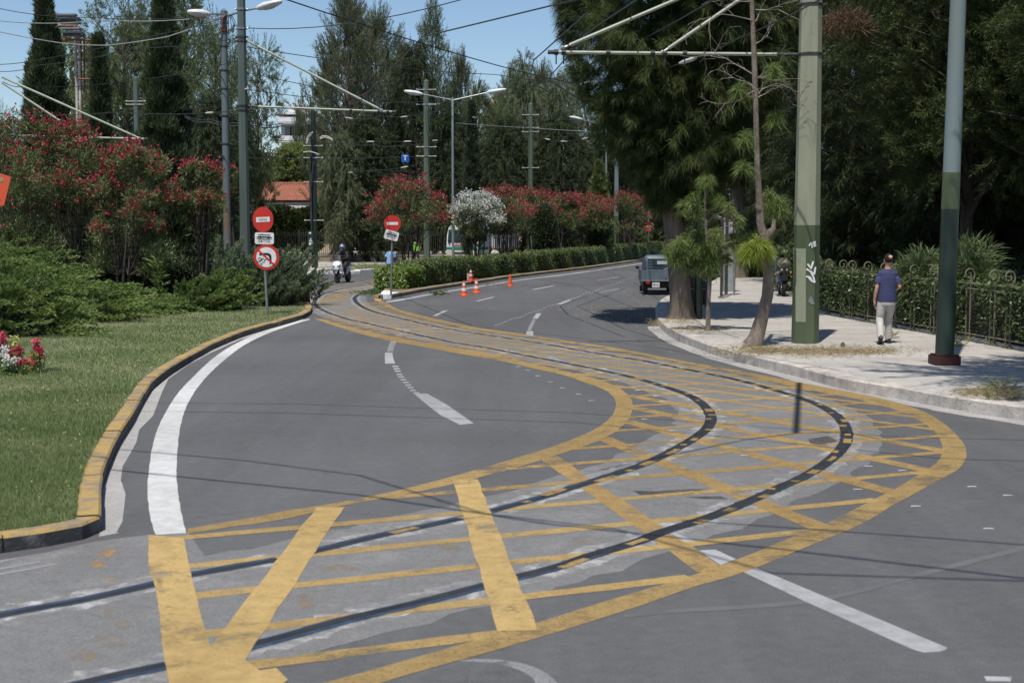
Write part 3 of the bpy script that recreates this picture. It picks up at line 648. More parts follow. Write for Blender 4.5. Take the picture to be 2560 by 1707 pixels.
# ================================================================== POLES, SIGNS, WIRES
def hexpole(name, label, cat, px, Y, ytop, w0, w1, mat, group=None, n=6, bands=None, lean=0, rot=.2, z0=0, baseZ=0):
    b = D(px, 572+2.3*FPX/Y, Y); base = Vector((b.x, Y, baseZ)); H = D(px, ytop, Y).z-baseZ
    t = thing(name, label, cat, base, 0, group)
    def rr(z): return (w0+(w1-w0)*z/H)/2
    bands = bands or [(0, H, mat)]
    for i, (a, c, m) in enumerate(bands):
        mb = MB()
        pts = []
        for z in np.linspace(a, c, 5):
            pts.append((lean*z/H, 0, z, rr(z)))
        if i == len(bands)-1: pts.append((lean, 0, H+.08, .02))
        mb.loft(pts, n, True, (math.sin(rot), math.cos(rot), 0))
        mb.build('shaft' if i == 0 else ('upper_shaft' if i == 1 else 'collar'), m, t, smooth=(n > 8))
    return t, base, H, rr
def bandring(t, z, r, mat=BLACK, n=6, rot=.2, h=.05, bolts=True):
    mb = MB(); mb.loft([(0, 0, z-h/2, r+.018), (0, 0, z+h/2, r+.018)], n, True, (math.sin(rot), math.cos(rot), 0))
    if bolts:
        for s in (-1, 1): mb.tube((s*(r+.02), -.06, z), (s*(r+.02), .08, z), .022, None, 6); mb.tube((s*(r+.06), 0, z), (s*(r-.03), 0, z), .03, None, 6)
    return mb.build('band', mat, t)
def bracket(t, base, armL, armR, struts, r=.03, clamps=()):
    a = armL-base; b = armR-base
    mb = MB(); mb.tube(a, b, r, None, 8); mb.build('arm', ARMG, t, True)
    mb = MB(); u = (b-a).normalized(); mb.tube(a-u*.02, a+u*.10, r*1.25, None, 8); mb.build('end_cap', BLACK, t); mb = MB(); mb.tube(b-u*.35, b+u*.02, r*1.1, None, 8); mb.build('hinge', BLACK, t)
    for f in clamps:
        mb = MB(); p = a.lerp(b, f); mb.tube(p-u*.04, p+u*.04, r*1.7, None, 8); mb.tube(p, p-Vector((0, 0, .22)), .014, None, 5); mb.build('clamp', BLACK, t)
    for p, q in struts:
        p = p-base; q = q-base; mb = MB(); mb.tube(p, q, r*1.05, None, 8); mb.build('strut', ARMG, t, True)
        v = (q-p).normalized(); mb = MB(); mb.tube(p-v*.12, p+v*.16, r*.75, None, 6); mb.sph(p-v*.14, r*1.5, n=8, m=5); mb.build('strut_clamp', GALV, t)
GP = 'octagonal green tram poles'
# near right pole with bracket
Y0 = 25.5; H0 = D(2012, -340, Y0).z
t, base, H, rr = hexpole('tram_pole', 'thick octagonal green pole with white graffiti on the near pavement', 'tram pole', 2012, Y0, -220, .50, .37, PMID, GP, 8, None, .0, .0)
for c in list(t.children): bpy.data.objects.remove(c)
zg = D(2012, 563, Y0).z
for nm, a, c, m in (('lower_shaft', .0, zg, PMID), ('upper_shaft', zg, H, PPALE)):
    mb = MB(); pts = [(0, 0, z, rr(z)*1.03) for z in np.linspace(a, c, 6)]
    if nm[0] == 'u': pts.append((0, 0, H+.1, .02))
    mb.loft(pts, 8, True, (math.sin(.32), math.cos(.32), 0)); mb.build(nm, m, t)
# lime patch and graffiti sit on the front-left and front faces
def facepatch(poly_px, mat, nm, off=.007, wd=None, ang=0.0):
    mb = MB(); vs = []
    for x, y in poly_px:
        p = D(x, y, Y0)-base; dx = p.x; R = rr(p.z)*1.03
        # octagon faces
        best = -1e9
        hits = []
        for k in range(8):
            a = ANG0+k*math.pi/4; n = Vector((math.sin(a), -math.cos(a)))
            ap = R*math.cos(math.pi/8)
            if n.y < -.05: hits.append((ap-n.x*dx)/n.y)
        yy = max(hits) if hits else -R
        vs.append((p.x, yy-off, p.z))
    n = len(vs); mb.add(vs, [tuple(range(n))]); return mb
ANG0 = 0
me_ = [c for c in t.children if c.name.startswith('lower')][0].data
nn = min((p.normal for p in me_.polygons if abs(p.normal.z) < .3), key=lambda n: n.y); ANG0 = math.atan2(nn.x, -nn.y)
def facestrokes(t, lines, r, mat, nm):
    mb = MB()
    for ln in lines:
        pts = []
        for i in range(len(ln)-1):
            for k in range(5):
                u = k/5; pts.append((ln[i][0]+(ln[i+1][0]-ln[i][0])*u, ln[i][1]+(ln[i+1][1]-ln[i][1])*u))
        pts.append(ln[-1]); w = facepatch(pts, mat, nm).v
        for i in range(len(w)-1): 
            a, b = Vector(w[i]), Vector(w[i+1]); mb.box((a+b)/2, ((b-a).length+r*1.3, .006, r*2), mat=Matrix.Rotation(-math.atan2(b.z-a.z, b.x-a.x), 3, 'Y'))
    mb.build(nm, mat, t)
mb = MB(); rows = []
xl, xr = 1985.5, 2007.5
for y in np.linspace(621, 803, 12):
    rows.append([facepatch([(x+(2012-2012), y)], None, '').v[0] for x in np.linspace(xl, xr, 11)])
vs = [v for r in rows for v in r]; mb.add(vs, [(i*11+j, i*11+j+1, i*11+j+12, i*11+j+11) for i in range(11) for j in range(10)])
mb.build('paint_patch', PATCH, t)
facestrokes(t, [[(2016, 614), (2021, 607), (2024, 619)], [(2026, 612), (2031, 609), (2031, 604), (2026, 606), (2025, 612), (2028, 616), (2033, 613)]], .011, GRAFF, 'graffiti')
facestrokes(t, [[(2013, 660), (2021, 670), (2026, 654)], [(2010, 672), (2020, 678), (2029, 684), (2032, 668)], [(2021, 680), (2027, 692), (2030, 704)], [(2010, 690), (2018, 692), (2024, 702), (2029, 704)], [(2016, 694), (2022, 701)]], .016, GRAFF, 'graffiti')
facestrokes(t, [[(2018, 748), (2020, 742), (2023, 748)], [(2016, 752), (2025, 752)], [(2020, 756), (2027, 757)]], .02, GALV, 'torn_sticker')
za = D(2012, 137, Y0).z; bandring(t, za, rr(za), BLACK, 8, .32); bandring(t, za+.9, rr(za+.9), BLACK, 8, .32); bandring(t, za+2.0, rr(za+2), BLACK, 8, .32)
bracket(t, base, D(1372, 131, Y0), D(1990, 137, Y0), [(D(1425, 113, Y0), D(2000, -132, Y0)), (D(1672, 121, Y0), D(2000, -103, Y0))], .031, (.03, .06, .24, .42, .47, .55))
# far right round pole
Y1 = 21.4; b = D(2360, 935, Y1); base = Vector((b.x, Y1, .165)); Hp = 9.2
t = thing('lamp_post', 'round post on a red plinth, dark green deepened by painted shade below and flaking blue-grey above', 'lamp post', base)
zc = D(2362, 435, Y1).z-.165; mb = MB(); zp = .15
mb.box((0, 0, .075), (.40, .40, .15)); mb.box((0, 0, .16), (.36, .36, .02)); mb.build('plinth', PLINTH, t, bevel=.012)
def rp(z): return .148-.045*z/Hp
for nm, a, c, m in (('lower_shaft', .15, zc, PDARK), ('upper_shaft', zc, Hp, PBLUE)):  # lower shaft colour carries the shade as well as the green
    mb = MB(); mb.loft([(.012*z, 0, z, rp(z)) for z in np.linspace(a, c, 6)], 20); mb.build(nm, m, t, True)
mb = MB(); mb.loft([(.012*z, 0, z, rp(z)+.003) for z in (zc-.55, zc+.02)], 20, False); mb.build('green_overlap', PMID, t, True)
# left octagonal pole with bracket
Y2 = 44.0
t, base, H, rr = hexpole('tram_pole', 'tall grey-green octagonal pole right behind the two red signs on the left', 'tram pole', 615, Y2, -55, .36, .27, PGREY, GP, 8, None, 0, .15)
for y in (24, 72, 93, 103, 265, 276):
    z = D(612, y, Y2).z; bandring(t, z, rr(z), GALV if y in (72, 24) else BLACK, 8, .15, .06)
bracket(t, base, D(988, 280, Y2), D(618, 266, Y2), [(D(945, 271, Y2), D(618, 103, Y2))], .034, (.05, .11, .3))
# rusty round pole and lamps
Y3 = 46.0
t, base, H, rr = hexpole('street_lamp', 'rust-streaked round street lamp with two white heads on the left', 'street lamp', 571, Y3, 28, .27, .21, PRUST, None, 16)
for y in (48, 58, 70, 78, 116, 176, 222, 290, 360):
    z = D(571, y, Y3).z; bandring(t, z, rr(z), RUST if y < 79 else BLACK, 16, 0, .07 if y < 79 else .04, y > 79)
mb = MB(); top = D(571, 36, Y3)-base
for q in range(7):
    a = q*.9; mb.loft([(*(top+Vector((math.cos(a)*.1, math.sin(a)*.1, .0))), .012), (*(top+Vector((math.cos(a)*.22, math.sin(a)*.2, -.25-.05*q))), .012), (*(top+Vector((math.cos(a)*.14, math.sin(a)*.14, -.6))), .01)], 5)
mb.build('cable_loop', BLACK, t)
def lamphead(t, p, q, size, yaw=0, mat=WP):            # p root of head, q tip
    d = (q-p); L = d.length; u = d.normalized(); h = bpy.data.objects.new('lamp_head', None)
    mb = MB(); W = size
    mb.loft([(*(p), W*.16, W*.12), (*(p+d*.12), W*.34, W*.26), (*(p+d*.35), W*.5, W*.36), (*(p+d*.7), W*.46, W*.3), (*(p+d*.93), W*.3, W*.2), (*(q), W*.12, W*.08)], 12)
    o = mb.build('lamp_head', mat, t, True); mb = MB(); dn = Vector((0, 0, -1)); n0 = p+d*.55+dn*W*.27
    mb.loft([(*(p+d*.32+dn*W*.22), W*.3, W*.16), (*(p+d*.6+dn*W*.24), W*.36, W*.18), (*(p+d*.85+dn*W*.13), W*.26, W*.13)], 10); mb.build('lens', LENS, o, True)
a = D(560, 36, Y3)-base
for (x0, y0, x1, y1) in ((526, 36, 468, 30), (641, 22, 705, 4)):
    p = D(x0, y0, Y3-.6)-base; q = D(x1, y1, Y3-.8)-base; lamphead(t, p, q, .36)
    mb = MB(); mb.loft([(*(D(571, 40, Y3)-base), .035), (*((D(571, 38, Y3)-base).lerp(p, .5)+Vector((0, 0, .02))), .03), (*p, .028)], 8); mb.build('lamp_arm', GALV, t, True)
# others
def simplepole(label, px, Y, yt, w0, w1, mat, ring=(), group=GP, n=8, bands=None):
    t, base, H, rr = hexpole('tram_pole', label, 'tram pole', px, Y, yt, w0, w1, mat, group, n)
    for y in ring:
        z = D(px, y, Y).z; bandring(t, z, rr(z), GALV, n, .2, .07)
        mb = MB(); mb.tube((-.5, -.1, z), (.5, -.12, z), .022, None, 6); mb.sph((-.5, -.1, z), .05, n=6, m=4); mb.sph((.5, -.1, z), .05, n=6, m=4); mb.build('insulator', WPG, t)
    return t, base, H, rr
simplepole('grey-green pole standing among the red oleanders on the left', 350, 74, 195, .33, .28, PGREY, (254, 262, 345, 352))
t4 = simplepole('green pole rising behind the first red oleander of the median', 1068, 74, 203, .385, .30, PGREEN, (225, 262, 368, 391))
simplepole('green pole rising out of the row of red oleanders, right of the white one', 1326, 88, 260, .37, .30, PGREEN, (288, 320, 330, 418+2))
tt = simplepole('pole with a dark green foot at the end of the oleander row', 1540, 100, 275, .36, .29, PBLUE, ())[0]
zz = D(1540, 540, 100).z; mb = MB(); mb.loft([(0, 0, 0, .183), (0, 0, zz, .178)], 8, True, (math.sin(.2), math.cos(.2), 0)); mb.build('painted_foot', PMID, tt)
tp, base, H, rr = simplepole('dark green pole with loops of cable in front of the black iron fence', 787, 76, 278, .40, .31, PDARK, (365, 395, 455, 551))
mb = MB()
for x0, y0, x1, y1, x2, y2 in ((778, 560, 775, 420, 783, 330), (780, 600, 777, 470, 784, 400)): mb.loft([(*(D(x0, y0, 75.7)-base), .05), (*(D(x1, y1, 75.7)-base), .06), (*(D(x2, y2, 75.7)-base), .04)], 6)
mb.build('cable_duct', BLACK, tp, True)
mb = MB()
for pts in ([(766, 360), (768, 345), (775, 334), (782, 331)], [(768, 358), (771, 344), (779, 336)], [(800, 345), (808, 340), (818, 341), (832, 349)], [(800, 348), (812, 343), (824, 347), (833, 352)], [(758, 381), (775, 379), (800, 387)]):
    mb.loft([(*(D(x, y, 75.5)-base), .035) for x, y in pts], 6)
mb.build('cable_loop', WPG, tp, True)
mb = MB(); zb = D(780, 605, 76).z; mb.box((-.16, -.2, zb), (.36, .22, 1.2)); bx = mb.build('junction_box', PDARK, tp, bevel=.02)
mb = MB(); mb.box((-.16, -.315, zb+.5), (.2, .01, .1)); mb.build('warning_label', SIGNW, bx); mb = MB(); mb.prism([(-.26, zb+.02), (-.06, zb+.02), (-.16, zb+.24)], .315, .322, XZ); mb.build('warning_label', SIGNW, bx); mb = MB(); mb.box((-.16, -.315, zb-.1), (.2, .01, .14)); mb.build('warning_label', SIGNW, bx)
mb = MB(); mb.box((-.16, -.326, zb+.1), (.022, .006, .1)); mb.build('warning_mark', SIGNK, bx)
# far left dark pole with struts
Y5 = 46; t, base, H, rr = hexpole('tram_pole', 'dark pole at the left edge, its arms reaching over the oleanders', 'tram pole', 1, Y5, 133, .34, .26, PDARK, GP, 8)
bracket(t, base, D(368, 348, Y5), D(8, 338, Y5), [(D(340, 342, Y5), D(5, 193, Y5)), (D(140, 296, Y5), D(5, 207, Y5))], .034, (.05, .12))
# lamp post with two heads behind the white oleander
def doublelamp(label, px, Y, yj, heads, w=.15, mat=PBLUE):
    t, base, H, rr = hexpole('street_lamp', label, 'street lamp', px, Y, yj, w, w*.8, mat, None, 12)
    for (x0, y0, x1, y1) in heads:
        p = D(x0, y0, Y-.2)-base; q = D(x1, y1, Y-.3)-base; lamphead(t, p, q, .34, 0, WP)
        mb = MB(); mb.tube(D(px, yj+3, Y)-base, p, .035, .03, 6); mb.build('lamp_arm', GALV, t, True)
doublelamp('slim blue-grey street lamp with two white heads, between the red and the white oleander', 1133, 70, 248, [(1057, 236, 1010, 228), (1218, 232, 1266, 224)])
doublelamp('slim street lamp whose single white head shows against the trees left of the big casuarina', 1514, 97, 312, [(1456, 299, 1419, 292)], .16)
# short dark post behind the big tree
b = G(1745, 796, .165); t = thing('service_post', 'dark green round post standing between the thick trunk and the thin pine stem', 'post', b)
mb = MB(); mb.loft([(0, 0, 0, .105), (0, 0, 2.35, .098)], 16); mb.build('shaft', PDARK, t, True)
mb = MB(); mb.loft([(0, 0, 2.35, .115), (0, 0, 2.42, .11), (0, 0, 2.5, .03)], 16); mb.build('cap', PDARK, t, True)
mb = MB(); mb.loft([(0, 0, 1.35, .108), (0, 0, 1.39, .108)], 16); mb.build('band', BLACK, t)
# floodlight mast far behind
Y6 = 84; b = D(191, 0, Y6); base = Vector((b.x, Y6, 0)); t = thing('floodlight_mast', 'rusty white floodlight mast between the two cypresses on the far left', 'floodlight mast', base)
mb = MB(); zt = D(191, 66, Y6).z
for sx in (-.12, .085): mb.tube((sx, 0, 0), (sx, 0, zt), .10, .085, 8)
for k in range(14): mb.box((-.02, 0, 1.2+k*.98), (.28, .07, .07))
mb.build('mast', M('flaking_white_steel', (.5, .47, .43), (.3, .14, .08), .8, scale=2.0, stretch=(1, 1, .4), lo=.38, hi=.55), t)
for (x, y, wd, hh) in ((172, 52, 50, 18), (185, 86, 46, 14)):
    p = D(x, y, Y6-.8)-base; mb = MB(); mb.box(p, (wd/40.5, .9, hh/40.5*.8)); mb.box(p+Vector((0, -.5, .25)), (wd/40.5*1.05, .5, .12)); hd = mb.build('flood_head', GALV, t, bevel=.04)
    mb = MB(); mb.box(p+Vector((0, -.47, -.08)), (wd/40.5*.9, .06, hh/40.5*.55)); mb.build('lens', BLACK, hd)
mb = MB(); 
for y in (66, 100): 
    a = D(147, y, Y6)-base; c = D(192, y, Y6)-base; mb.tube(a, c, .09, None, 6)
for x in (202, 211, 224): mb.tube(D(x, 100, Y6)-base, (D(x, 245, Y6)-base), .06, None, 6)
for y in (100, 150, 198): 
    for x0, x1 in ((195, 231),): mb.loft([(*(D(x0, y, Y6-.6)-base), .07), (*(D(x1, y+1, Y6-.6)-base), .07)], 6); mb.tube(D(x1-1, y, Y6)-base, D(x1-3, y+30, Y6)-base, .05, None, 6)
mb.build('ladder_cage', RUST, t)
# wires ------------------------------------------------------------
def wire(label, pts, r=.014, sag=.15, mat=WIREM, knots=()):
    P = [D(*p) if len(p) == 3 and not isinstance(p, Vector) else p for p in pts]
    out = []
    for i in range(len(P)-1):
        for k in range(8):
            u = k/8; q = P[i].lerp(P[i+1], u); q.z -= sag*4*u*(1-u); out.append(q)
    out.append(P[-1]); c = out[0]
    t = thing('overhead_wire', label, 'overhead wire', c, 0, None)
    mb = MB(); mb.loft([(*(q-c), r) for q in out], 5); mb.build('cable', mat, t, True)
    if knots:
        for kx in knots:
            mb = MB(); i = int(kx*(len(out)-1)); a = out[i]-c; bb = out[min(i+1, len(out)-1)]-c; u = (bb-a).normalized() if (bb-a).length > 0 else Vector((1, 0, 0))
            mb.loft([(*(a-u*.22), .02), (*(a-u*.1), .042), (*(a+u*.1), .042), (*(a+u*.22), .02)], 6); mb.build('insulator', WPG, t, True)
wire('thick dark cable slanting down from the top edge towards the sky gap', [(700, -6, 36), (1240, 163, 52), (1476, 216, 60)], .02, .05)
wire('wire rising right from the left tall pole to the top edge', [(621, 71, 44), (1160, -2, 34)], .014, .25)
wire('wire from the left tall pole above the bracket strut to the casuarina', [(618, 118, 44), (1240, 187, 58), (1530, 206, 62)], .014, .15, WIREM, (.97,))
wire('wire dropping from the left tall pole behind the bracket strut to the far green pole', [(618, 182, 44), (1060, 262, 73.7)], .013, .1)
wire('lower wire from the left tall pole, nearly level, to the far green pole', [(618, 224, 44), (1064, 254, 73.7)], .013, .2, WIREM, (.04,))
wire('thick wire climbing in front of the casuarina from the double lamp to the top edge', [(1070, 282, 73), (1200, 253, 66), (1380, 199, 52), (1527, 136, 36), (1790, -4, 24)], .017, .05)
wire('wire from the section insulator up past the bracket of the graffiti pole', [(1475, 216, 60), (1535, 212, 55), (1720, 152, 26.5), (1846, 96, 25.6), (2060, -6, 23)], .014, .03, WIREM, (.27, .5))
wire('long thin wire in the top left corner slanting down behind the first cypress', [(-20, 18, 45), (223, 44, 46), (560, 38, 46)], .012, .1)
wire('pale level cable from the left edge to the left lamp head', [(-20, 51, 43), (250, 51, 44.5), (556, 39, 45.7)], .014, .1, WIREW)
wire('pale sagging cable from behind the first cypress up to the rusty street lamp', [(-20, 76, 43), (150, 108, 44), (270, 114, 44.5), (420, 92, 45), (562, 40, 45.8)], .015, .02, WIREW)
wire('dark wire rising behind both cypresses on the left to the rusty street lamp', [(-20, 162, 50), (100, 149, 50), (400, 86, 47), (562, 44, 46)], .013, .05)
wire('second dark wire just below it, rising from the left edge to the rusty street lamp', [(-20, 178, 50), (100, 163, 50), (330, 120, 48), (606, 93, 44.2)], .013, .1)
wire('level wire at the height of the pole bracket, running left over the oleanders', [(-20, 283, 50), (300, 280, 49), (606, 276, 44.2)], .013, .1, WIREM, (.93,))
wire('wire on the far left below the bracket struts', [(8, 205, 46), (70, 215, 48), (300, 205, 54), (604, 150, 44.2)], .012, .1)
wire('uppermost of the slack black feeder cables between the left tall pole and the cable-loop pole', [(462, 288, 50), (520, 297, 48), (622, 304, 44), (700, 309, 60), (786, 300, 76)], .016, .1)
wire('lowest and slackest black feeder cable left of the cable-loop pole', [(462, 292, 50), (520, 304, 48), (622, 311, 44), (705, 315, 60), (787, 308, 76)], .022, .1)
wire('sagging feeder cable from the cable-loop pole to the far green pole under the bracket', [(787, 308, 76), (860, 293, 75), (955, 290, 75), (1066, 281, 74)], .016, .15, WIREM, (.4, .85))
wire('thin wire with white insulators from the left tall pole to the cable-loop pole', [(620, 366, 44), (665, 372, 52), (786, 392, 76)], .013, .05, WIREM, (.35,))
wire('level wire that carries the blue T sign', [(622, 395, 50), (786, 397, 75), (1013, 392, 60), (1068, 391, 74)], .012, .03, WIREM, (.95,))
wire('wire looping from the cable-loop pole to the far green pole above the T sign', [(833, 351, 75), (890, 362, 75), (935, 361, 75), (975, 366, 75), (1020, 360, 75), (1066, 362, 74)], .02, .06)
wire('straight wire just above it with small clamps', [(880, 354, 75), (1066, 353, 74), (1150, 345, 76)], .012, .02, WIREM, (.15, .4, .65))
wire('wire level with the red roof crossing in front of the dark trees', [(622, 419, 50), (790, 432, 70), (925, 426, 75), (1040, 412, 74)], .013, .08, WIREM, (.55, .95))
wire('long wire passing just above the first red oleander', [(930, 428, 75), (1060, 443, 76), (1330, 450, 86), (1476, 449, 92)], .014, .05)
wire('straight wire a little higher, passing in front of the second green pole', [(946, 425, 75), (1240, 430, 86), (1480, 424, 92)], .013, .08)
wire('pale span wire between the double lamp and the single lamp', [(1140, 308, 80), (1325, 320, 88), (1478, 329, 90)], .017, .02, WIREW)
wire('slack wire with white insulators right of the second green pole', [(1326, 336, 88), (1375, 350, 87), (1415, 354, 87), (1478, 343, 88)], .015, .02, WIREM, (.3, .65, .95))
wire('wire crossing behind the double lamp towards the second green pole', [(1070, 262, 74), (1200, 297, 80), (1325, 313, 88), (1420, 282, 86)], .014, .06, WIREM, (.3,))
wire('topmost wire in the gap right of the second green pole', [(1200, 271, 80), (1326, 281, 88), (1440, 278, 80), (1520, 222, 58)], .013, .05)
# wires overhead that only their shadows show near the camera
hh = 6.4; off = Vector((SV.x/SV.z*hh, SV.y/SV.z*hh, hh))
def shw(label, l, r=.02):
    wire(label, [G(x, y)+off for x, y in l], r, 0)
shw('tram contact wire above the camera whose shadow crosses the lower half of the road', [(-200, 1130), (298, 1176), (899, 1237), (1360, 1308), (1928, 1370), (2700, 1462)])
shw('feeder wire whose shadow meets the contact wire shadow near the yellow box', [(-200, 1070), (295, 1123), (612, 1151), (899, 1188), (1206, 1283), (1539, 1322), (1928, 1432), (2700, 1456)], .016)
shw('overhead wire whose shadow crosses the inside of the bend above the long white dash', [(-200, 1000), (740, 1010), (1440, 1032), (2217, 1091), (2800, 1106)], .013)
shw('overhead wire whose shadow crosses the inside of the bend across the long white dash', [(-200, 1020), (740, 1033), (1440, 1056), (2366, 1147), (2800, 1158)], .014)
shw('overhead wire whose shadow crosses the near lane at the bottom right', [(1700, 1300), (2277, 1340), (2700, 1372)], .016)
o1 = [G(x, y)+off for x, y in ((1998, 957), (1990, 1083))]
t = thing('span_bar', 'steel span bar overhead that throws the short dark stroke on the bend', 'span bar', o1[0])
mb = MB(); mb.tube((0, 0, 0), o1[1]-o1[0], .04, None, 8); mb.build('bar', ARMG, t)
shw('curved pull-off wire attached to the span bar over the bend', [(1500, 1175), (1700, 1133), (1860, 1100), (1990, 1083), (2110, 1080), (2200, 1098)], .017)
wire('faint wire over the road in front of the median hedge', [G(900, 700)+off, G(1180, 815)+off, G(1640, 868)+off, G(2100, 952)+off], .016, 0)
wire('faint wire over the far lanes, kinked above the dashes', [G(1560, 722)+off, G(1444, 766)+off, G(1560, 822)+off, G(1680, 858)+off], .016, 0)
wire('faint wire over the far lanes, left of the kinked one', [G(1470, 740)+off, G(1400, 764)+off, G(1420, 788)+off, G(1560, 842)+off], .016, 0)
# section insulators near the sky gap
t = thing('section_insulator', 'pale section insulator with two small wheels hanging in the sky gap', 'insulator', D(1500, 214, 59))
mb = MB(); a = D(1472, 211, 59)-t.location; bq = D(1528, 217, 59)-t.location; mb.tube(a, bq, .05, None, 6); mb.build('bar', WPG, t)
for x, y in ((1462, 208), (1536, 212)):
    p = D(x, y, 58.8)-t.location; mb = MB(); mb.tube(p-Vector((.2, 0, .08)), p+Vector((.2, 0, .05)), .055, None, 6); mb.tube(p-Vector((.14, .1, .0)), p+Vector((.14, .1, .1)), .035, None, 6); mb.build('wheel_clamp', GALV, t)
# ---- text helper
def text(s, size, mat, parent, loc, rx=math.pi/2, rz=0, ext=.004, ry=0, align='CENTER', sx=1, bold=0):
    cu = bpy.data.curves.new('t', 'FONT'); cu.body = s; cu.size = size; cu.align_x = align; cu.align_y = 'CENTER'; cu.extrude = ext; cu.resolution_u = 3; cu.offset = bold
    o = bpy.data.objects.new('t', cu); COL.objects.link(o); dg = bpy.context.evaluated_depsgraph_get()
    me = bpy.data.meshes.new_from_object(o.evaluated_get(dg)); bpy.data.objects.remove(o); bpy.data.curves.remove(cu)
    me.name = 'lettering'; me.materials.clear(); me.materials.append(mat)
    o = bpy.data.objects.new('lettering', me); COL.objects.link(o); o.parent = parent; o.location = loc; o.rotation_euler = (rx, ry, rz); o.scale = (sx, 1, 1); return o
def disc(parent, c, r, mat, nm, th=.02, n=40, sx=1, rim=None):
    mb = MB(); mb.prism([(c[0]+math.cos(a)*r*sx, c[2]+math.sin(a)*r) for a in np.linspace(0, 2*math.pi, n, endpoint=False)], -c[1]-th/2, -c[1]+th/2, XZ); return mb.build(nm, mat, parent)
def tramplate(t, c, w, h, ang, mat=SIGNW):
    h_ = thing('plate', None, None, c); h_.rotation_euler = (0, ang, 0)
    # plate as mesh child that carries everything
    mb = MB(); rr_ = .05; pl = []
    for cx, cy, a0 in ((w/2-rr_, h/2-rr_, 0), (-w/2+rr_, h/2-rr_, 90), (-w/2+rr_, -h/2+rr_, 180), (w/2-rr_, -h/2+rr_, 270)):
        for k in range(5): a = R_(a0+k*22.5); pl.append((cx+math.cos(a)*rr_, cy+math.sin(a)*rr_))
    mb.prism(pl, -.01, .01, XZ); o = mb.build('plate', mat, t); o.location = c; o.rotation_euler = (0, ang, 0); bpy.data.objects.remove(h_)
    mb = MB(); s = w/.45
    def bx(x, z, ww, hh_): mb.box((x*s, -.0135, z*s), (ww*s, .004, hh_*s))
    bx(0, .085, .27, .012); bx(0, .03, .29, .03)
    for x in (-.135, -.09, -.03, .03, .09, .135): bx(x, .06, .009, .05)
    bx(-.15, .022, .06, .02); bx(.15, .022, .06, .02); bx(-.09, .01, .05, .016); bx(.09, .01, .05, .016)
    bx(0, -.012, .36, .006); bx(-.05, .1, .03, .006); bx(-.06, .108, .006, .02)
    mb.build('tram_symbol', SIGNK, o); text('ΕΚΤΟΣ', .085*s, SIGNK, o, (0, -.012, -.065*s), ext=.003); return o
# left sign post
b = G(668, 785, .11); Ys = b.y; t = thing('traffic_sign', 'three-plate sign post on the grass: no entry, tram plate and crossed-out left turn', 'traffic sign', b)
mb = MB(); mb.tube((0, .04, 0), (-.11, .04, 2.7), .036, None, 10); mb.build('post', GALV, t, True)
def L(x, y): p = D(x, y, Ys)-b; return p
p = L(657.5, 549); r1_ = 31.5/ppm(Ys)
o = disc(t, (p.x, 0, p.z), r1_, SIGNR, 'no_entry_disc', .02, 40, .82); 
mb = MB(); mb.box((p.x, -.013, p.z), (.35, .006, .125), mat=Matrix.Rotation(-.04, 3, 'Y')); mb.build('white_bar', SIGNW, o); text('ω2το', .09, SIGNK, o, (p.x, -.018, p.z), ext=.002)
p = L(661, 596); tramplate(t, (p.x, -.0, p.z), .49, .30, .02)
p = L(666, 643); R0 = 32/ppm(Ys); o = disc(t, (p.x, 0, p.z), R0, SIGNR, 'no_left_turn_disc', .02); disc(o, (p.x, -.012, p.z), R0*.78, SIGNW, 'white_face', .006)
mb = MB(); s = R0; yy = -.019
arrow = [(-.58, .22), (-.40, .40), (-.38, .33), (.12, .33), (.3, .26), (.40, .1), (.42, -.4), (.25, -.62), (.24, -.1), (.2, .08), (.08, .15), (-.38, .16), (-.42, .1)]
mb.prism([(p.x+x*s, p.z+z*s) for x, z in arrow], .0165, .0195, XZ); mb.build('arrow', SIGNK, o)
mb = MB(); mb.box((p.x+.0*s, -.022, p.z-.02*s), (1.66*s, .005, .13*s), mat=Matrix.Rotation(R_(43), 3, 'Y')); mb.build('slash', SIGNR, o)
mb = MB()
def strokes3(mb, lines, c, s, y, r):
    for ln in lines:
        for i in range(len(ln)-1):
            a = Vector((c[0]+ln[i][0]*s, y, c[1]+ln[i][1]*s)); b2 = Vector((c[0]+ln[i+1][0]*s, y, c[1]+ln[i+1][1]*s)); mb.tube(a, b2, r, None, 5)
strokes3(mb, [[(-.72, -.32), (-.6, -.38), (-.45, -.25), (-.42, -.08), (-.55, -.02), (-.62, -.15), (-.5, -.34), (-.38, -.2), (-.36, -.05)], [(-.28, -.1), (-.36, -.25), (-.3, -.4), (-.16, -.38), (-.12, -.2), (-.22, -.1), (-.3, -.12)], [(-.1, -.22), (0, -.15), (.1, -.2), (.2, -.14)], [(-.5, -.5), (-.35, -.48)], [(-.42, -.58), (-.3, -.56)]], (p.x, p.z), s, -.019, .006)
mb.build('scribble', SIGNK, o)
# median sign
b = G(977, 738, .13); Ym = b.y
t = thing('traffic_sign', 'no entry sign with a tilted tram plate on the white nose of the median', 'traffic sign', b)
def L2(x, y): return D(x, y, Ym)-b
mb = MB(); mb.tube((0, .04, 0), L2(981, 545)+Vector((0, .04, 0)), .033, None, 10); mb.build('post', GALV, t, True)
p = L2(981, 559); R0 = 21/ppm(Ym); o = disc(t, (p.x, 0, p.z), R0, SIGNR, 'no_entry_disc', .02)
mb = MB(); mb.box((p.x, -.013, p.z), (R0*1.32, .006, R0*.34)); mb.build('white_bar', SIGNW, o)
p = L2(979, 588.5); tramplate(t, (p.x, -.02, p.z), .46, .30, .27)
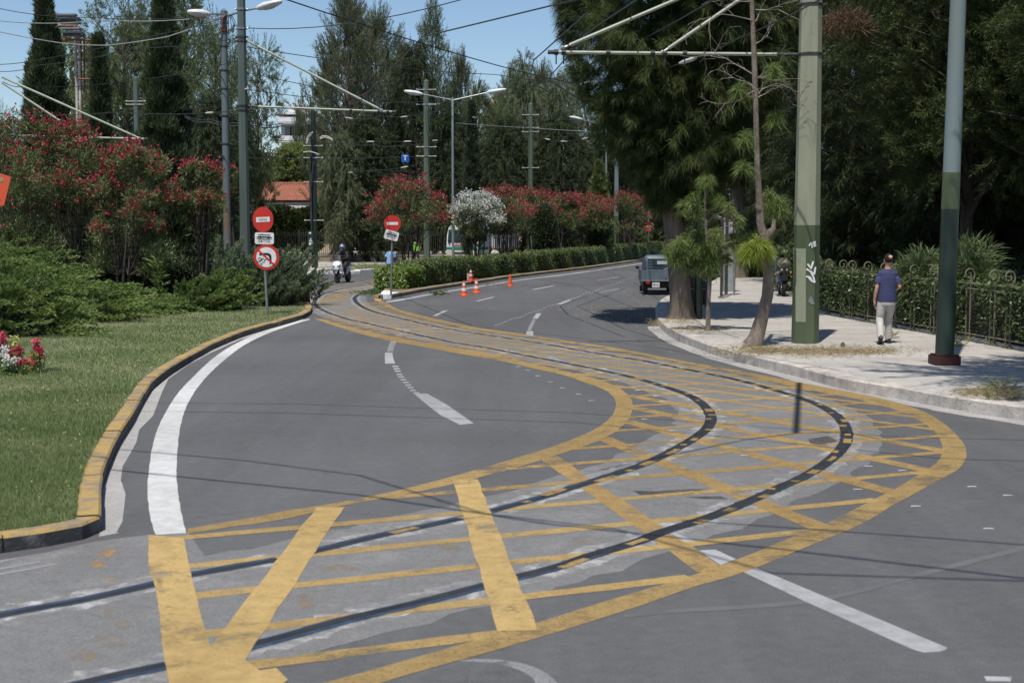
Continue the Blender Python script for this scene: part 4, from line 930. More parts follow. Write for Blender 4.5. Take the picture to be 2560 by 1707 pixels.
# T sign
b = D(1013, 396, 60); t = thing('tram_stop_signal_sign', 'small blue square sign with a white letter T hanging on a wire', 'sign', b)
mb = MB(); mb.box((0, 0, 0), (.33, .02, .34)); o = mb.build('plate', SIGNB, t); text('T', .3, SIGNW, o, (0, -.014, 0), ext=.003, bold=.008)
mb = MB(); mb.tube((-.1, 0, .17), (-.1, 0, .26), .008, None, 5); mb.tube((.1, 0, .17), (.1, 0, .26), .008, None, 5); mb.build('hanger', GALV, t)
# far sign
b = D(1621, 600, 112); b.z = .11; t = thing('traffic_sign', 'small no entry sign on a grey post behind the far end of the hedge', 'traffic sign', b)
mb = MB(); mb.tube((0, .1, 0), (.0, .1, D(1621, 530, 112).z), .07, None, 8); mb.build('post', GALV, t, True)
p = D(1620.5, 567, 112)-b; R0 = 12.3/ppm(112); o = disc(t, (p.x, 0, p.z), R0, SIGNR, 'no_entry_disc', .02, 28)
mb = MB(); mb.box((p.x, -.014, p.z), (R0*1.3, .006, R0*.34)); mb.build('white_bar', SIGNW, o); mb = MB(); mb.box((p.x+.16, -.014, p.z-.17), (.1, .006, .1)); mb.build('sticker', SIGNW, o)
disc(t, (p.x+.1, .2, p.z+.0), R0*1.02, SIGNGR, 'rear_disc', .02, 28)
# orange plate at left edge
b = D(2, 474, 20); t = thing('warning_plate', 'tilted orange plate cut off by the left edge of the picture', 'sign', Vector((b.x-.25, 20, .0)))
def L3(x, y): p = D(x, y, 20)-t.location; return (p.x, p.z)
mb = MB(); mb.prism([L3(-60, 420), L3(0, 434), L3(28, 443), L3(10, 514), L3(-60, 520)], -.01, .01, XZ); o = mb.build('plate', ORSIGN, t)
mb = MB(); mb.prism([L3(-20, 438), L3(8, 445), L3(10, 452), L3(2, 456), L3(-20, 460)], .012, .014, XZ); mb.build('worn_mark', M('worn_ochre', (.35, .3, .12), None), o)
mb = MB(); mb.prism([L3(-4, 497), L3(2, 499), L3(0, 505), L3(-6, 504)], .012, .014, XZ); mb.build('mark', M('violet_mark', (.1, .03, .15), None), o)
mb = MB(); mb.tube((-.15, .05, .1), (-.15, .05, L3(0, 440)[1]), .03, None, 8); mb.build('post', GALV, t, True)
# ================================================================== VEGETATION
def trunkpart(root, pts, mat, name='trunk', n=10):
    mb = MB(); mb.loft(pts, n); return mb.build(name, mat, root, True)
PROF = {'cone': lambda t: (1-t)**.75*.95+.08, 'round': lambda t: math.sqrt(max(0, 1-(2*t-.9)**2))*.95+.1, 'oval': lambda t: math.sin(math.pi*min(1, t*.9+.1))**.6,
        'spread': lambda t: .45+.6*t if t < .75 else 1.5*(1.0-t)+.5, 'col': lambda t: (1-t**2.2)*.8+.2, 'umb': lambda t: math.sqrt(max(0, 1-t*t))}
def vasemask(P): return P[:, 2] > np.interp(np.hypot(P[:, 0], P[:, 1]*.8), [0, .65, 1.5, 2.1, 2.6, 2.9, 3.1, 3.4], [2.3, 2.7, 3.7, 4.5, 5.7, 6.8, 8.2, 14])
def make_tree(name, label, cat, base, H, R, hb, seed, prof, fol, bark, style, nclump=40, rc=1.1, dens=1.0, tr=.3, group=None, lean=0, top_open=False, rz=0):
    rng = np.random.default_rng(seed); rr = random.Random(seed)
    t = thing(name, label, cat, base, rz, group); pf = PROF[prof]
    wob = [(rr.uniform(-.25, .25), rr.uniform(-.25, .25)) for _ in range(7)]
    def tp(z): 
        u = z/H; i = min(5, int(u*6)); f = u*6-i
        return Vector((lean*u+wob[i][0]*(1-f)*u+wob[i+1][0]*f*u, wob[i][1]*(1-f)*u+wob[i+1][1]*f*u, z))
    pts = [(*tp(z)[:2], z, tr*(1.35 if z == 0 else 1)*(1-.85*z/H)) for z in np.linspace(0, H*.93, 12)]
    trunkpart(t, pts, bark)
    C = []; mb = MB()
    for i in range(nclump):
        u = (i+.5)/nclump if prof not in ('umb',) else rr.random(); z = hb+(H-hb)*u; a = i*2.4+rr.uniform(-.5, .5)
        q = R*pf(u)*rr.uniform(.45, 1.0)-rc*.3; q = max(0, q); b = tp(min(z, H*.93))
        c = Vector((b.x+math.cos(a)*q, b.y+math.sin(a)*q, z if style != 'casu' else z))
        C.append((c.x, c.y, c.z, rc*rr.uniform(.7, 1.25)))
        zs = max(hb*.6, z-q*rr.uniform(.35, .8)); s_ = tp(min(zs, H*.9)); m = s_.lerp(c, .5)+Vector((0, 0, -.1*q if style == 'casu' else .08*q))
        r0 = tr*.3*(1-.7*u)+.02; mb.loft([(*s_, r0), (*m, r0*.65), (*c, .018)], 5)
    mb.build('limbs', bark, t, True)
    C = np.array(C)
    SP = {'pine': (11, 9, .85, .55, .35, .15), 'casu': (11, 10, .95, .5, .05, .6), 'feather': (10, 10, 1.05, .25, 1.0, -.1), 'near': (12, 20, .8, .75, .12, .45), 'grove': (12, 12, .8, .6, .1, .45), 'gpine': (12, 12, .8, .6, .35, .1), 'leaf': (12, 8, .6, .6, .3, .2), 'fine': (12, 9, .6, .6, .4, .1)}[style]
    nsp, na, ln, ob, up, sag = SP; nsp = int(nsp*dens); m = len(C)*nsp
    cen = np.repeat(C, nsp, 0); rad = np.stack([cen[:, 0]-lean*.5, cen[:, 1], np.zeros(m)], 1); u = unit(rng.normal(0, 1, (m, 3)))
    d0 = unit(unit(rad+1e-3)*ob+u*.75+np.array([0, 0, up])); st_ = cen[:, :3]+u*cen[:, 3:4]*.45*np.array([1, 1, .8]); L_ = ln*cen[:, 3:4]*rng.uniform(.7, 1.25, (m, 1))
    sv = np.linspace(.05, 1, na)[None, :, None]; P = st_[:, None]+d0[:, None]*L_[:, None]*sv-np.array([0, 0, 1])*sag*L_[:, None]*sv**2*.6
    Dd = np.repeat(d0[:, None], na, 1)-np.array([0, 0, 1])*sag*sv; P = P.reshape(-1, 3); vm_ = vasemask(P) if prof == 'vase' else None; Dd = unit(Dd.reshape(-1, 3))
    T = (np.repeat(rng.uniform(0, .75, m), na)+np.tile(np.linspace(0, .35, na), m))*.9+np.repeat(np.repeat(rng.uniform(-.15, .15, len(C)), nsp), na)
    if vm_ is not None: P, Dd, T = P[vm_], Dd[vm_], T[vm_]
    lp_ = {'pine': (5, .26, .042, .5, -.05, .1), 'casu': (5, .32, .034, .42, .25, .3), 'feather': (5, .28, .036, .45, -.1, 0), 'near': (10, .235, .0105, .62, .12, .25), 'grove': (7, .26, .019, .55, .12, .25), 'gpine': (8, .2, .02, .7, -.1, .05), 'leaf': (6, .16, .08, .9, .1, .1), 'fine': (6, .2, .055, .8, 0, .1)}[style]
    leafmesh('crown', P, Dd, lp_[0], lp_[1], lp_[2], lp_[3], lp_[4], fol, rng, t, lp_[5], .04, T)
    return t
def make_cypress(label, base, H, R, seed, fol=F_CYP, hb=.3, group='cypresses', dens=1.0, name='cypress_tree'):
    rng = np.random.default_rng(seed); t = thing(name, label, 'cypress', base, 0, group)
    trunkpart(t, [(0, 0, 0, .16), (0, 0, H*.5, .1), (0, 0, H*.93, .03)], BARKD)
    n = int(9000*dens); z = rng.uniform(0, 1, n)**.85; a = rng.uniform(0, 2*np.pi, n)
    ph = rng.uniform(0, 6, 4)
    rad = R*np.where(z < .12, .55+z*3.7, (1-((z-.12)/.88)**1.7)*.93+.07)
    lump = 1+.26*np.sin(a*3+z*22+ph[0])+.2*np.sin(a*4-z*41+ph[1])+.2*np.sin(z*70+ph[2]+a*2)
    r = rad*lump*rng.uniform(.55, 1, n)**.5
    P = np.stack([np.cos(a)*r, np.sin(a)*r, hb+z*(H-hb)], 1); Dr = unit(np.stack([np.cos(a)*.45, np.sin(a)*.45, np.ones(n)], 1))
    leafmesh('crown', P, Dr, 5, .28, .055, .35, 0, fol, rng, t, -.05, .05, (lump-.6)); return t
def bx(px, Y, z=0.0): p = D(px, 600, Y); return Vector((p.x, Y, z))
def hz(py, Y): return D(1280, py, Y).z
DARKB = []
# --- protos of far trees, then copies
far = {}
def far_tree(kind, px, Y, ytop, wpx, label, rz=0, z=0.0, group='trees behind the crossing', cat='tree'):
    H = hz(ytop, Y)-z; W = wpx/ppm(Y)
    spec = {'fe1': ('tree', 'feather', 'oval', F_DULL, 14, 3.6, 2.2, 84, 1.05, 3, 1.5), 'fe2': ('casuarina_tree', 'casu', 'oval', F_FAR, 14, 3.8, 2.6, 76, 1.1, 11, 1.4),
            'pi1': ('pine_tree', 'pine', 'round', F_PINE, 14, 4.2, 3.0, 80, 1.25, 5, 1.5), 'pi2': ('pine_tree', 'pine', 'spread', F_PINE, 14, 4.5, 4.0, 56, 1.2, 8, 1.4),
            'dk1': ('pine_tree', 'casu', 'oval', F_CASD, 14, 4.2, 1.0, 100, 1.2, 17, 1.5), 'lt1': ('tree', 'leaf', 'round', F_LIGHT, 14, 4.4, 3.0, 60, 1.25, 21, 1.5),
            'br1': ('tree', 'leaf', 'oval', F_BROAD, 8, 3.2, 0.6, 60, 1.0, 23, 1.5)}[kind]
    nm, st, pf, fol, h0, r0, hb, nc, rc, sd, dens = spec
    if kind not in far:
        t = make_tree(nm, label, cat, bx(px, Y, z), h0, r0, hb, sd, pf, fol, BARKD if kind[:2] != 'fe' else BARK, st, nc, rc, dens, .32, group)
        far[kind] = t; t.scale = (W/2/r0*1.05, W/2/r0*1.05, H/h0/1.02); t.rotation_euler = (0, 0, rz)
    else:
        t = copy_tree(far[kind], None, bx(px, Y, z), rz, (W/2/r0*1.05, W/2/r0*1.05, H/h0/1.02), label, group); t['category'] = cat
    return t
# background, left to right
far_tree('lt1', 195, 108, 78, 190, 'light green tree behind the rusty floodlight mast', .4)
far_tree('pi2', 320, 86, 12, 260, 'tall open-crowned pine behind the pole standing among the left oleanders', .7)
far_tree('pi1', 262, 90, 150, 190, 'dark rounded pine between the two thinner cypresses on the left', 2)
far_tree('pi1', 470, 92, -20, 200, 'pine directly left of the rusty street lamp', 1.2)
far_tree('pi2', 545, 80, 60, 170, 'pine whose branches show behind the rusty street lamp and the tall pole', 4)
far_tree('dk1', 530, 74, 250, 230, 'low dark evergreen behind the foot of the tall pole', 1)
far_tree('dk1', 618, 78, 285, 84, 'low dark evergreen at the left edge of the red tiled roof', 3)
far_tree('pi2', 650, 88, 118, 150, 'loose pine reaching into the sky right of the tall pole', 2.5)
far_tree('fe1', 872, 92, 14, 215, 'tallest feathery tree, directly under the gap between the thick wires', .3)
far_tree('fe1', 945, 97, 60, 190, 'feathery tree just right of the tallest one', 2.2)
far_tree('dk1', 915, 90, 300, 190, 'dark drooping evergreen with the thick trunk behind the first red oleander', .2)
far_tree('fe2', 852, 88, 330, 110, 'brownish drooping evergreen hanging over the right end of the red roof', 1.9)
far_tree('dk1', 1040, 95, 120, 170, 'dark evergreen behind the second green pole', 2)
far_tree('pi1', 1085, 98, 26, 110, 'dark pine with a leaning pointed top against the sky', 2.9)
far_tree('fe1', 1150, 100, 160, 110, 'small feathery tree top behind the double street lamp', 1)
far_tree('pi1', 1195, 97, 225, 130, 'pine right of the double street lamp', 1.5)
far_tree('dk1', 1130, 92, 270, 170, 'low dark evergreen behind the white oleander', 4.2)
far_tree('fe2', 1310, 96, 142, 120, 'slender dull green tree top in the middle of the sky gap', .9)
far_tree('lt1', 1245, 112, 235, 150, 'yellowish green tree behind the red oleander row', 2)
far_tree('fe2', 1385, 98, 185, 130, 'slender tree left of the big casuarina', 3.9)
far_tree('fe2', 1440, 104, 165, 130, 'tree half hidden by the left edge of the big casuarina', 1.1)
far_tree('dk1', 1265, 90, 300, 190, 'dark evergreen behind the third green pole', 5.2)
far_tree('dk1', 1400, 94, 290, 180, 'dark evergreen behind the single-headed street lamp', 2.6)
far_tree('dk1', 1530, 104, 240, 200, 'dark evergreen behind the small far no entry sign', .5)
far_tree('dk1', 395, 76, 330, 230, 'low dark evergreen behind the left red oleanders', 5)
far_tree('dk1', 120, 80, 280, 260, 'dark evergreen behind the first cypress', 2.2)
far_tree('dk1', 10, 84, 420, 200, 'low dark evergreen at the left edge of the picture', 3.2)
far_tree('pi2', 10, 60, 285, 90, 'thin young pine top above the oleander at the left edge', 1)
far_tree('pi2', 585, 90, 130, 130, 'bushy pine right behind the tall pole, below its bracket strut', 2.2)
far_tree('fe2', 345, 94, 40, 190, 'tall loose tree between the slim and the wide cypress', 3.3)
far_tree('pi2', 425, 96, 10, 200, 'high pine crown showing on both sides of the wide cypress', .2)
far_tree('pi1', 848, 99, 130, 130, 'dense pine on the left flank of the tallest feathery tree', 3.7)
far_tree('fe1', 1010, 102, 130, 130, 'feathery tree filling the space behind the second green pole', 5.1)
far_tree('pi1', 1275, 106, 195, 130, 'bushy pine below the sky gap, left of the slender dull tree', .6)
far_tree('fe1', 1350, 104, 190, 140, 'feathery tree below the sky gap, beside the casuarina', 1.6)
far_tree('fe1', 750, 150, 285, 60, 'distant loose tree standing before the white flats', .9)
# round pale tree in front of the flats
t = make_tree('umbrella_pine', 'round pale olive tree above the red tiled roof', 'tree', bx(735, 125), hz(375, 125), 62/ppm(125), 3.0, 44, 'umb', F_LIGHT, BARK, 'fine', 60, 1.0, 3.0, .3, 'trees behind the crossing')
t.scale = (1.25, 1.25, 1)
rng = np.random.default_rng(77); n = 42000; X_ = rng.uniform(-75, 75, n); hh_ = 7.5+1.8*np.sin(X_*.23)+1.2*np.sin(X_*.71+1); P = np.stack([X_, rng.uniform(132, 140, n)+np.abs(X_)*.1, rng.uniform(0, 1, n)**.8*hh_], 1)
tag(leafmesh('distant_wood', P, unit(rng.normal(0, 1, (n, 3))+np.array([0, -.6, .6])), 3, .75, .4, .7, 0, F_CASD, rng, None, .1, .3), kind='stuff')
# cypresses
def cyp(px, Y, yt, wpx, label, seed, dens=1, fol=F_CYP): return make_cypress(label, bx(px, Y), hz(yt, Y), wpx/2/ppm(Y), seed, fol, .3, 'cypresses', dens)
cyp(128, 58, -22, 118, 'tall cypress left of the floodlight mast, standing clear against the sky', 1, 1.5)
cyp(88, 60, 165, 42, 'thin cypress tip touching the left side of the tallest left cypress', 2, .5)
cyp(258, 56, 98, 56, 'slim cypress between the floodlight mast and the pole among the oleanders', 3, .9)
cyp(420, 52, -30, 118, 'wide tall cypress left of the rusty street lamp, reaching the top edge', 4, 2.2)
cyp(1180, 84, 262, 36, 'slim dark cypress right behind the double street lamp', 5, .6)
cyp(1497, 90, 410, 52, 'small leafy cypress beside the pole at the end of the oleander row', 6, .8, F_HEDGE)
cyp(128, 46, 560, 92, 'dark clipped conifer below the left red oleanders', 7, .8)
cyp(185, 47, 575, 70, 'dark clipped conifer just right of its twin under the left oleanders', 8, .7)
cyp(440, 47, 500, 80, 'dark conifer at the foot of the wide tall cypress', 9, .8)
# oleanders
def oleander(label, base, H, R, hb, seed, flo, n=55, group='oleanders', nfl=700, lean=0, leafL=.16, leaf_n=7, multi=5):
    rng = np.random.default_rng(seed); rr = random.Random(seed); t = thing('oleander', label, 'oleander', base, 0, group)
    mb = MB(); C = []
    for i in range(n):
        u = rr.random()**.8; a = rr.uniform(0, 6.28); q = R*math.sqrt(rr.random())*(.95 if u < .6 else (1-(u-.6)*1.3)); z = hb+(H-hb)*u
        C.append((math.cos(a)*q+lean*u, math.sin(a)*q, z))
    st = [(rr.uniform(-.12, .12), rr.uniform(-.12, .12)) for _ in range(multi)]
    for i, (x, y) in enumerate(st):
        a = i*6.28/multi; e = (math.cos(a)*R*.35, math.sin(a)*R*.35, hb+(H-hb)*.35); mb.loft([(x, y, 0, .05), (x*1.5+e[0]*.35, y+e[1]*.35, hb*.6, .04), (*e, .025)], 6)
    mb.build('stems', BARKD, t, True); mb = MB()
    for i, c in enumerate(C[:40]):
        e = st[i % multi]; a = (i % multi)*6.28/multi; s0 = (math.cos(a)*R*.25, math.sin(a)*R*.25, hb*.8); mb.loft([(*s0, .02), ((s0[0]+c[0])/2, (s0[1]+c[1])/2, (s0[2]+c[2])/2-.05, .014), (*c, .008)], 4)
    mb.build('twigs', BARKD, t, True); C = np.array(C); k = 34
    rc = R*.34
    u = unit(rng.normal(0, 1, (n*k, 3))); cen = np.repeat(C, k, 0); P = cen+u*rc*rng.uniform(.2, 1, (n*k, 1))*np.array([1, 1, .85])
    Dd = unit(u*.6+np.array([0, 0, .8])); leafmesh('leaves', P, Dd, leaf_n, leafL, .03, .55, 0, F_OLE, rng, t, .1, .04)
    ctr = np.array([lean*.6, 0, hb+(H-hb)*.5]); dd = P-ctr; out = np.linalg.norm(dd/np.array([R, R, (H-hb)*.5]), axis=1); idx = np.where((out > (.72 if flo is FL_RED else .3)) & (P[:, 2] > hb+.3*(H-hb)))[0]; idx = rng.choice(idx, min(int(nfl*(.62 if flo is FL_RED else .85)), len(idx)), replace=False)
    Pf = P[idx]+unit(dd[idx])*.1+np.array([0, 0, .06]); leafmesh('blossoms', Pf, unit(unit(dd[idx])+np.array([0, 0, .5])), 7, .075, .06, .8, 0, flo, rng, t, 0, .055); return t
Yo = 42
oleander('huge red oleander at the far left, partly in shade behind the orange plate', bx(40, 41, .1), hz(325, 41), 1.75, .9, 31, FL_RED, 70, nfl=420)
oleander('big red oleander with the most blossom, in front of the floodlight mast', bx(185, 41.5, .1), hz(333, 41.5), 1.4, 1.1, 32, FL_RED, 60, nfl=600)
oleander('red oleander leaning right over the pole among the oleanders', bx(318, 41, .1), hz(375, 41), 1.2, 1.0, 33, FL_RED, 50, nfl=420, lean=.3)
oleander('smaller red oleander with a fan of bare stems before the white cladding', bx(503, 43.5, .1), hz(418, 43.5), .78, 2.5, 34, FL_RED, 34, nfl=260, multi=7)
oleander('red oleander twigs peeping between the rusty lamp and the tall pole', bx(578, 48, .1), hz(425, 48), .5, 2.2, 35, FL_RED, 20, nfl=90)
oleander('first red oleander of the median, behind its no entry sign', bx(1020, 63, .11), hz(468, 63), 1.75, 1.75, 36, FL_RED, 62, nfl=800, group='median oleanders')
oleander('white-blossomed oleander in front of the truck cab', bx(1193, 66, .11), hz(505, 66), 1.2, 2.0, 137, FL_WHITE, 46, nfl=1500, group='median oleanders')
oleander('red oleander directly right of the white one', bx(1262, 74, .11), hz(485, 74), 1.5, 2.25, 38, FL_RED, 56, nfl=760, group='median oleanders')
oleander('red oleander around the foot of the third green pole', bx(1335, 79, .11), hz(488, 79), 1.4, 2.2, 39, FL_RED, 50, nfl=640, group='median oleanders')
oleander('red oleander with a bare pale stem before the stone bench', bx(1403, 84, .11), hz(500, 84), 1.35, 2.3, 40, FL_RED, 48, nfl=560, group='median oleanders')
oleander('red oleander next to the round clipped conifer', bx(1465, 88, .11), hz(500, 88), 1.7, 2.2, 41, FL_RED, 56, nfl=640, group='median oleanders')
oleander('last red oleander, darkest, right of the pole that ends the row', bx(1570, 96, .11), hz(495, 96), 1.5, 1.5, 42, FL_RED, 46, nfl=420, group='median oleanders')
# clipped conifers in the median
def clipped(label, px, Y, yt, yb, wpx, seed):
    rng = np.random.default_rng(seed); b = bx(px, Y, .11); t = thing('clipped_conifer', label, 'conifer', b, 0, 'clipped conifers')
    z1 = hz(yt, Y)-.11; z0 = max(.1, hz(yb, Y)-.11); R = wpx/2/ppm(Y); trunkpart(t, [(0, 0, 0, .09), (0, 0, (z0+z1)/2, .05)], BARKD)
    u = unit(rng.normal(0, 1, (5200, 3))); P = u*rng.uniform(.75, 1, (5200, 1))*np.array([R, R, (z1-z0)/2])+np.array([0, 0, (z0+z1)/2]); leafmesh('crown', P, unit(u+np.array([0, 0, .4])), 5, .16, .05, .5, 0, F_CYP, rng, t, 0, .04)
clipped('egg-shaped dark clipped conifer behind the hedge, right of the third green pole', 1362, 78, 515, 640, 58, 1)
clipped('broad round clipped conifer left of the pole at the end of the oleander row', 1493, 88, 540, 612, 56, 2)
# hedges on the median
def hedge(label, xa, xb, ta, tb, fol, seed, depth=1.05):
    rng = np.random.default_rng(seed); pts = [v for v in offset_path(resamp(kms[8:], 240), .62)]
    def near(px): 
        return min(range(len(pts)), key=lambda i: abs((pts[i].x/pts[i].y)-(px-1280)/FPX) if pts[i].y > 46 else 9)
    i0, i1 = near(xa), near(xb); a, b = pts[i0], pts[i1]; n = max(2, abs(i1-i0)); Lh = (b-a).length
    t = thing('hedge', label, 'hedge', Vector((a.x, a.y, .11)), 0, 'hedge sections of the median')
    h0 = hz(ta, a.y)-.11; h1 = hz(tb, b.y)-.11
    N = int(900*Lh*1.0); s = rng.uniform(0, 1, N); path = pts[i0:i1+1]
    ii = np.minimum((s*(len(path)-1)).astype(int), len(path)-2); fr = s*(len(path)-1)-ii
    pa = np.array([[p.x, p.y] for p in path]); c = pa[ii]*(1-fr[:, None])+pa[ii+1]*fr[:, None]
    tg = unit(pa[ii+1]-pa[ii]); nl = np.stack([-tg[:, 1], tg[:, 0]], 1); H = h0+(h1-h0)*s+.05*np.sin(s*Lh*2.1+seed)+.04*np.sin(s*Lh*5.3)
    f = rng.uniform(0, 1, N); w = np.zeros(N); z = np.zeros(N); up = np.zeros((N, 3))
    m = f < .45; w[m] = -depth*.0+rng.uniform(0, .12, m.sum()); z[m] = rng.uniform(.02, 1, m.sum())*H[m]; up[m] = np.concatenate([-nl[m]*1, np.full((m.sum(), 1), .4)], 1)
    m = (f >= .45) & (f < .85); w[m] = rng.uniform(0, depth, m.sum()); z[m] = H[m]-rng.uniform(0, .1, m.sum()); up[m] = np.concatenate([np.zeros((m.sum(), 2)), np.ones((m.sum(), 1))], 1)
    m = f >= .85; w[m] = depth-rng.uniform(0, .12, m.sum()); z[m] = rng.uniform(.1, 1, m.sum())*H[m]; up[m] = np.concatenate([nl[m], np.full((m.sum(), 1), .4)], 1)
    bul = .06*np.sin(s*Lh*1.7+z*3); xy = c+nl*(w+bul-.05)[:, None]; P = np.stack([xy[:, 0]-a.x, xy[:, 1]-a.y, z+rng.normal(0, .03, N)], 1)
    e = rng.uniform(0, 1, N) < .0; ne = int(1500)
    for s0, sg in ((0, -1), (1, 1)):
        cc0 = pa[0 if s0 == 0 else -1]; tt = tg[0] if False else unit(pa[1]-pa[0]) if s0 == 0 else unit(pa[-1]-pa[-2]); nn_ = np.array([-tt[1], tt[0]]); ww = rng.uniform(-.02, depth, ne); zz0 = rng.uniform(.03, 1, ne)*(h0 if s0 == 0 else h1)
        q = cc0[None]+nn_[None]*ww[:, None]+tt[None]*sg*rng.uniform(-.05, .1, (ne, 1)); P = np.concatenate([P, np.stack([q[:, 0]-a.x, q[:, 1]-a.y, zz0], 1)]); up = np.concatenate([up, np.tile(np.array([tt[0]*sg, tt[1]*sg, .4]), (ne, 1))])
    N = len(P)
    Nn = unit(up); rv = rng.normal(0, 1, (N, 3)); rv -= (rv*Nn).sum(1, keepdims=True)*Nn
    leafmesh('leaves', P, unit(unit(rv)+Nn*.25), 5, .085, .055, .25, 0, fol, rng, t, .0, .045, None, Nn)
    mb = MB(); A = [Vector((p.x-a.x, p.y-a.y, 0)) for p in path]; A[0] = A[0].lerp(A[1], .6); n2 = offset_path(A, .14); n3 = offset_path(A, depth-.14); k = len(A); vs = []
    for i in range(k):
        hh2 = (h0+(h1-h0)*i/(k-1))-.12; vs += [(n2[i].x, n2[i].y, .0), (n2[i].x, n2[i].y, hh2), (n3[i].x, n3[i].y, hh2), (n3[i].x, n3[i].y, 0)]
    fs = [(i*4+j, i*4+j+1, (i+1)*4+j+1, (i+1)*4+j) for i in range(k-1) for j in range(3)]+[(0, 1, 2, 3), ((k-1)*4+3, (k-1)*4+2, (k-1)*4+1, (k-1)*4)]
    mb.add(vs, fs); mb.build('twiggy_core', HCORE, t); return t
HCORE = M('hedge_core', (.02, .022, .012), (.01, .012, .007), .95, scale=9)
hedge('bright green first hedge section behind the median sign', 1008, 1052, 679, 666, F_HEDGB, 1)
hedge('long hedge section behind the three striped cones', 1056, 1185, 660, 646, F_HEDGE, 2)
hedge('hedge section behind the single plain orange cone', 1190, 1332, 652, 636, F_HEDGE, 3)
hedge('hedge section in front of the clipped conifers', 1336, 1528, 634, 620, F_HEDGE, 4)
hedge('last hedge section, ending at the thick trunk', 1532, 1665, 618, 608, F_HEDGE, 5)
# junipers
def juniper(label, spots, fol, seed, aim=(1, -.1, .35), L=.75, k=60, group='junipers', leafL=.085, lw=.017):
    """spots: (px,py_base,width_m,height_m,n plumes)"""
    rng = np.random.default_rng(seed); b0 = G(spots[0][0], spots[0][1], .11); t = thing('juniper_shrub', label, 'juniper', b0, 0, group); PP = []; DD = []; TT = []; mb = MB()
    for px, py, w_, h_, n in spots:
        b = G(px, py, .11)-b0
        for i in range(int(n*.72)):
            u = unit(rng.normal(0, 1, 3)); u[2] = abs(u[2]); q = rng.uniform(.35, 1)**.6
            e = np.array([b.x, b.y, 0])+u*np.array([w_, w_, h_])*q*.9
            d = unit(np.array([u[0]*.5, u[1]*.5, 0])+np.array(aim)+rng.normal(0, .16, 3)); l = L*1.35*rng.uniform(.6, 1.3)
            s = np.linspace(0, 1, k)+rng.uniform(-.01, .01, k); ax = e[None]+d[None]*(s[:, None]-.35)*l+np.array([0, 0, -.22])*l*(s[:, None]-.3)**2
            wid = .085*l*(1-s)**.6+.008; side = unit(rng.normal(0, 1, (k, 3))); PP.append(ax+side*wid[:, None]*rng.uniform(.1, 1, (k, 1))); DD.append(unit(d[None]*1.3+side*.55)); TT.append(np.full(k, rng.uniform(0, 1))*.35+s*.75)
            if i % 3 == 0: mb.loft([(b.x, b.y, .02, .02), (*(e*.5+np.array([b.x, b.y, 0])*.5), .015), (*e, .008)], 4)
    P = np.concatenate(PP); m = P[:, 2] > .01; leafmesh('foliage', P[m], np.concatenate(DD)[m], 5, leafL, lw, .16, 0, fol, rng, t, 0, .010, np.concatenate(TT)[m])
    mb.build('branches', BARKD, t, True)
    for px, py, w_, h_, n in spots:
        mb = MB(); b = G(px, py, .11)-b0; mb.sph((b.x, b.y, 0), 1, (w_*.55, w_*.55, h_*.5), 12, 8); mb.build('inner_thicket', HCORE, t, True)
    return t
juniper('large spreading green juniper on the left lawn, plumes swept to the right', [(60, 835, 1.5, 1.5, 160), (200, 800, 1.6, 1.15, 150), (-60, 800, 1.6, 1.9, 130), (110, 775, 1.6, 1.65, 150), (285, 778, 1.0, .75, 70), (20, 770, 1.4, 2.1, 90)], F_JUN, 51, (1, -.15, .28), .85, 80)
juniper('low green juniper in the middle of the lawn edge, beside the dry yucca', [(360, 786, .8, .35, 36), (410, 780, .8, .5, 44), (450, 778, .6, .42, 26)], F_JUN, 52, (1, -.1, .2), .55, 60)
juniper('mid green juniper left of the traffic sign', [(500, 776, .95, .85, 70), (560, 774, .9, 1.15, 80)], F_JUN, 53, (.7, -.2, .6), .65, 70)
juniper('blue-green juniper around the traffic sign post, leaning over the kerb', [(625, 764, 1.0, 1.5, 120), (690, 762, .95, 1.55, 140), (735, 755, .9, 1.35, 120), (575, 752, .9, 1.7, 90), (520, 742, .8, 1.5, 50)], F_JUNB, 54, (.45, -.1, .9), .8, 80)
for i, (px, Y_, R, H, lb) in enumerate([(40, 44.5, 1.7, 2.6, 'dark bush under the huge oleander at the far left'), (230, 45, 1.5, 2.2, 'dark bush under the oleander with the most blossom'), (310, 44.5, 1.3, 2.0, 'dark bush left of the wide cypress'), (395, 44, 1.1, 1.5, 'dark bush behind the young bright oleander'), (500, 47, 1.3, 1.5, 'dark bush under the small oleander with bare stems'), (560, 49, 1.2, 1.7, 'dark bush at the foot of the rusty street lamp'), (655, 52, 1.4, 1.3, 'dark bush behind the three-plate sign')]): DARKB.append((lb, bx(px, Y_, .1), R, H, 300+i))
# small things in the bed
def bladeplant(name, label, cat, b, n, L, W, fol, seed, spread=.5, up=.8, group=None, droop=.0, bend=.2, h=.1, stem=True, k=3, part='leaves'):
    rng = np.random.default_rng(seed); t = thing(name, label, cat, b, 0, group)
    P = np.stack([rng.normal(0, .05, n), rng.normal(0, .05, n), rng.uniform(0, h, n)], 1); a = rng.uniform(0, 6.28, n); Dd = unit(np.stack([np.cos(a)*spread, np.sin(a)*spread, np.full(n, up)], 1))
    leafmesh(part, P, Dd, k, L, W, .18, droop, fol, rng, t, bend, .02)
    if stem: trunkpart(t, [(0, 0, 0, .02), (0, 0, h, .012)], BARK, 'stem', 5)
    return t
bladeplant('oleander_shoot', 'young bright green oleander without blossom below the wide cypress', 'shrub', G(398, 765, .11), 90, .30, .04, F_JUN, 61, .8, .7, None, .1, .15, 1.35)
bladeplant('yucca', 'dry straw-coloured yucca between the junipers', 'plant', G(300, 778, .11), 26, .95, .035, F_STRAW, 62, .8, .55, None, .05, .25, .2)
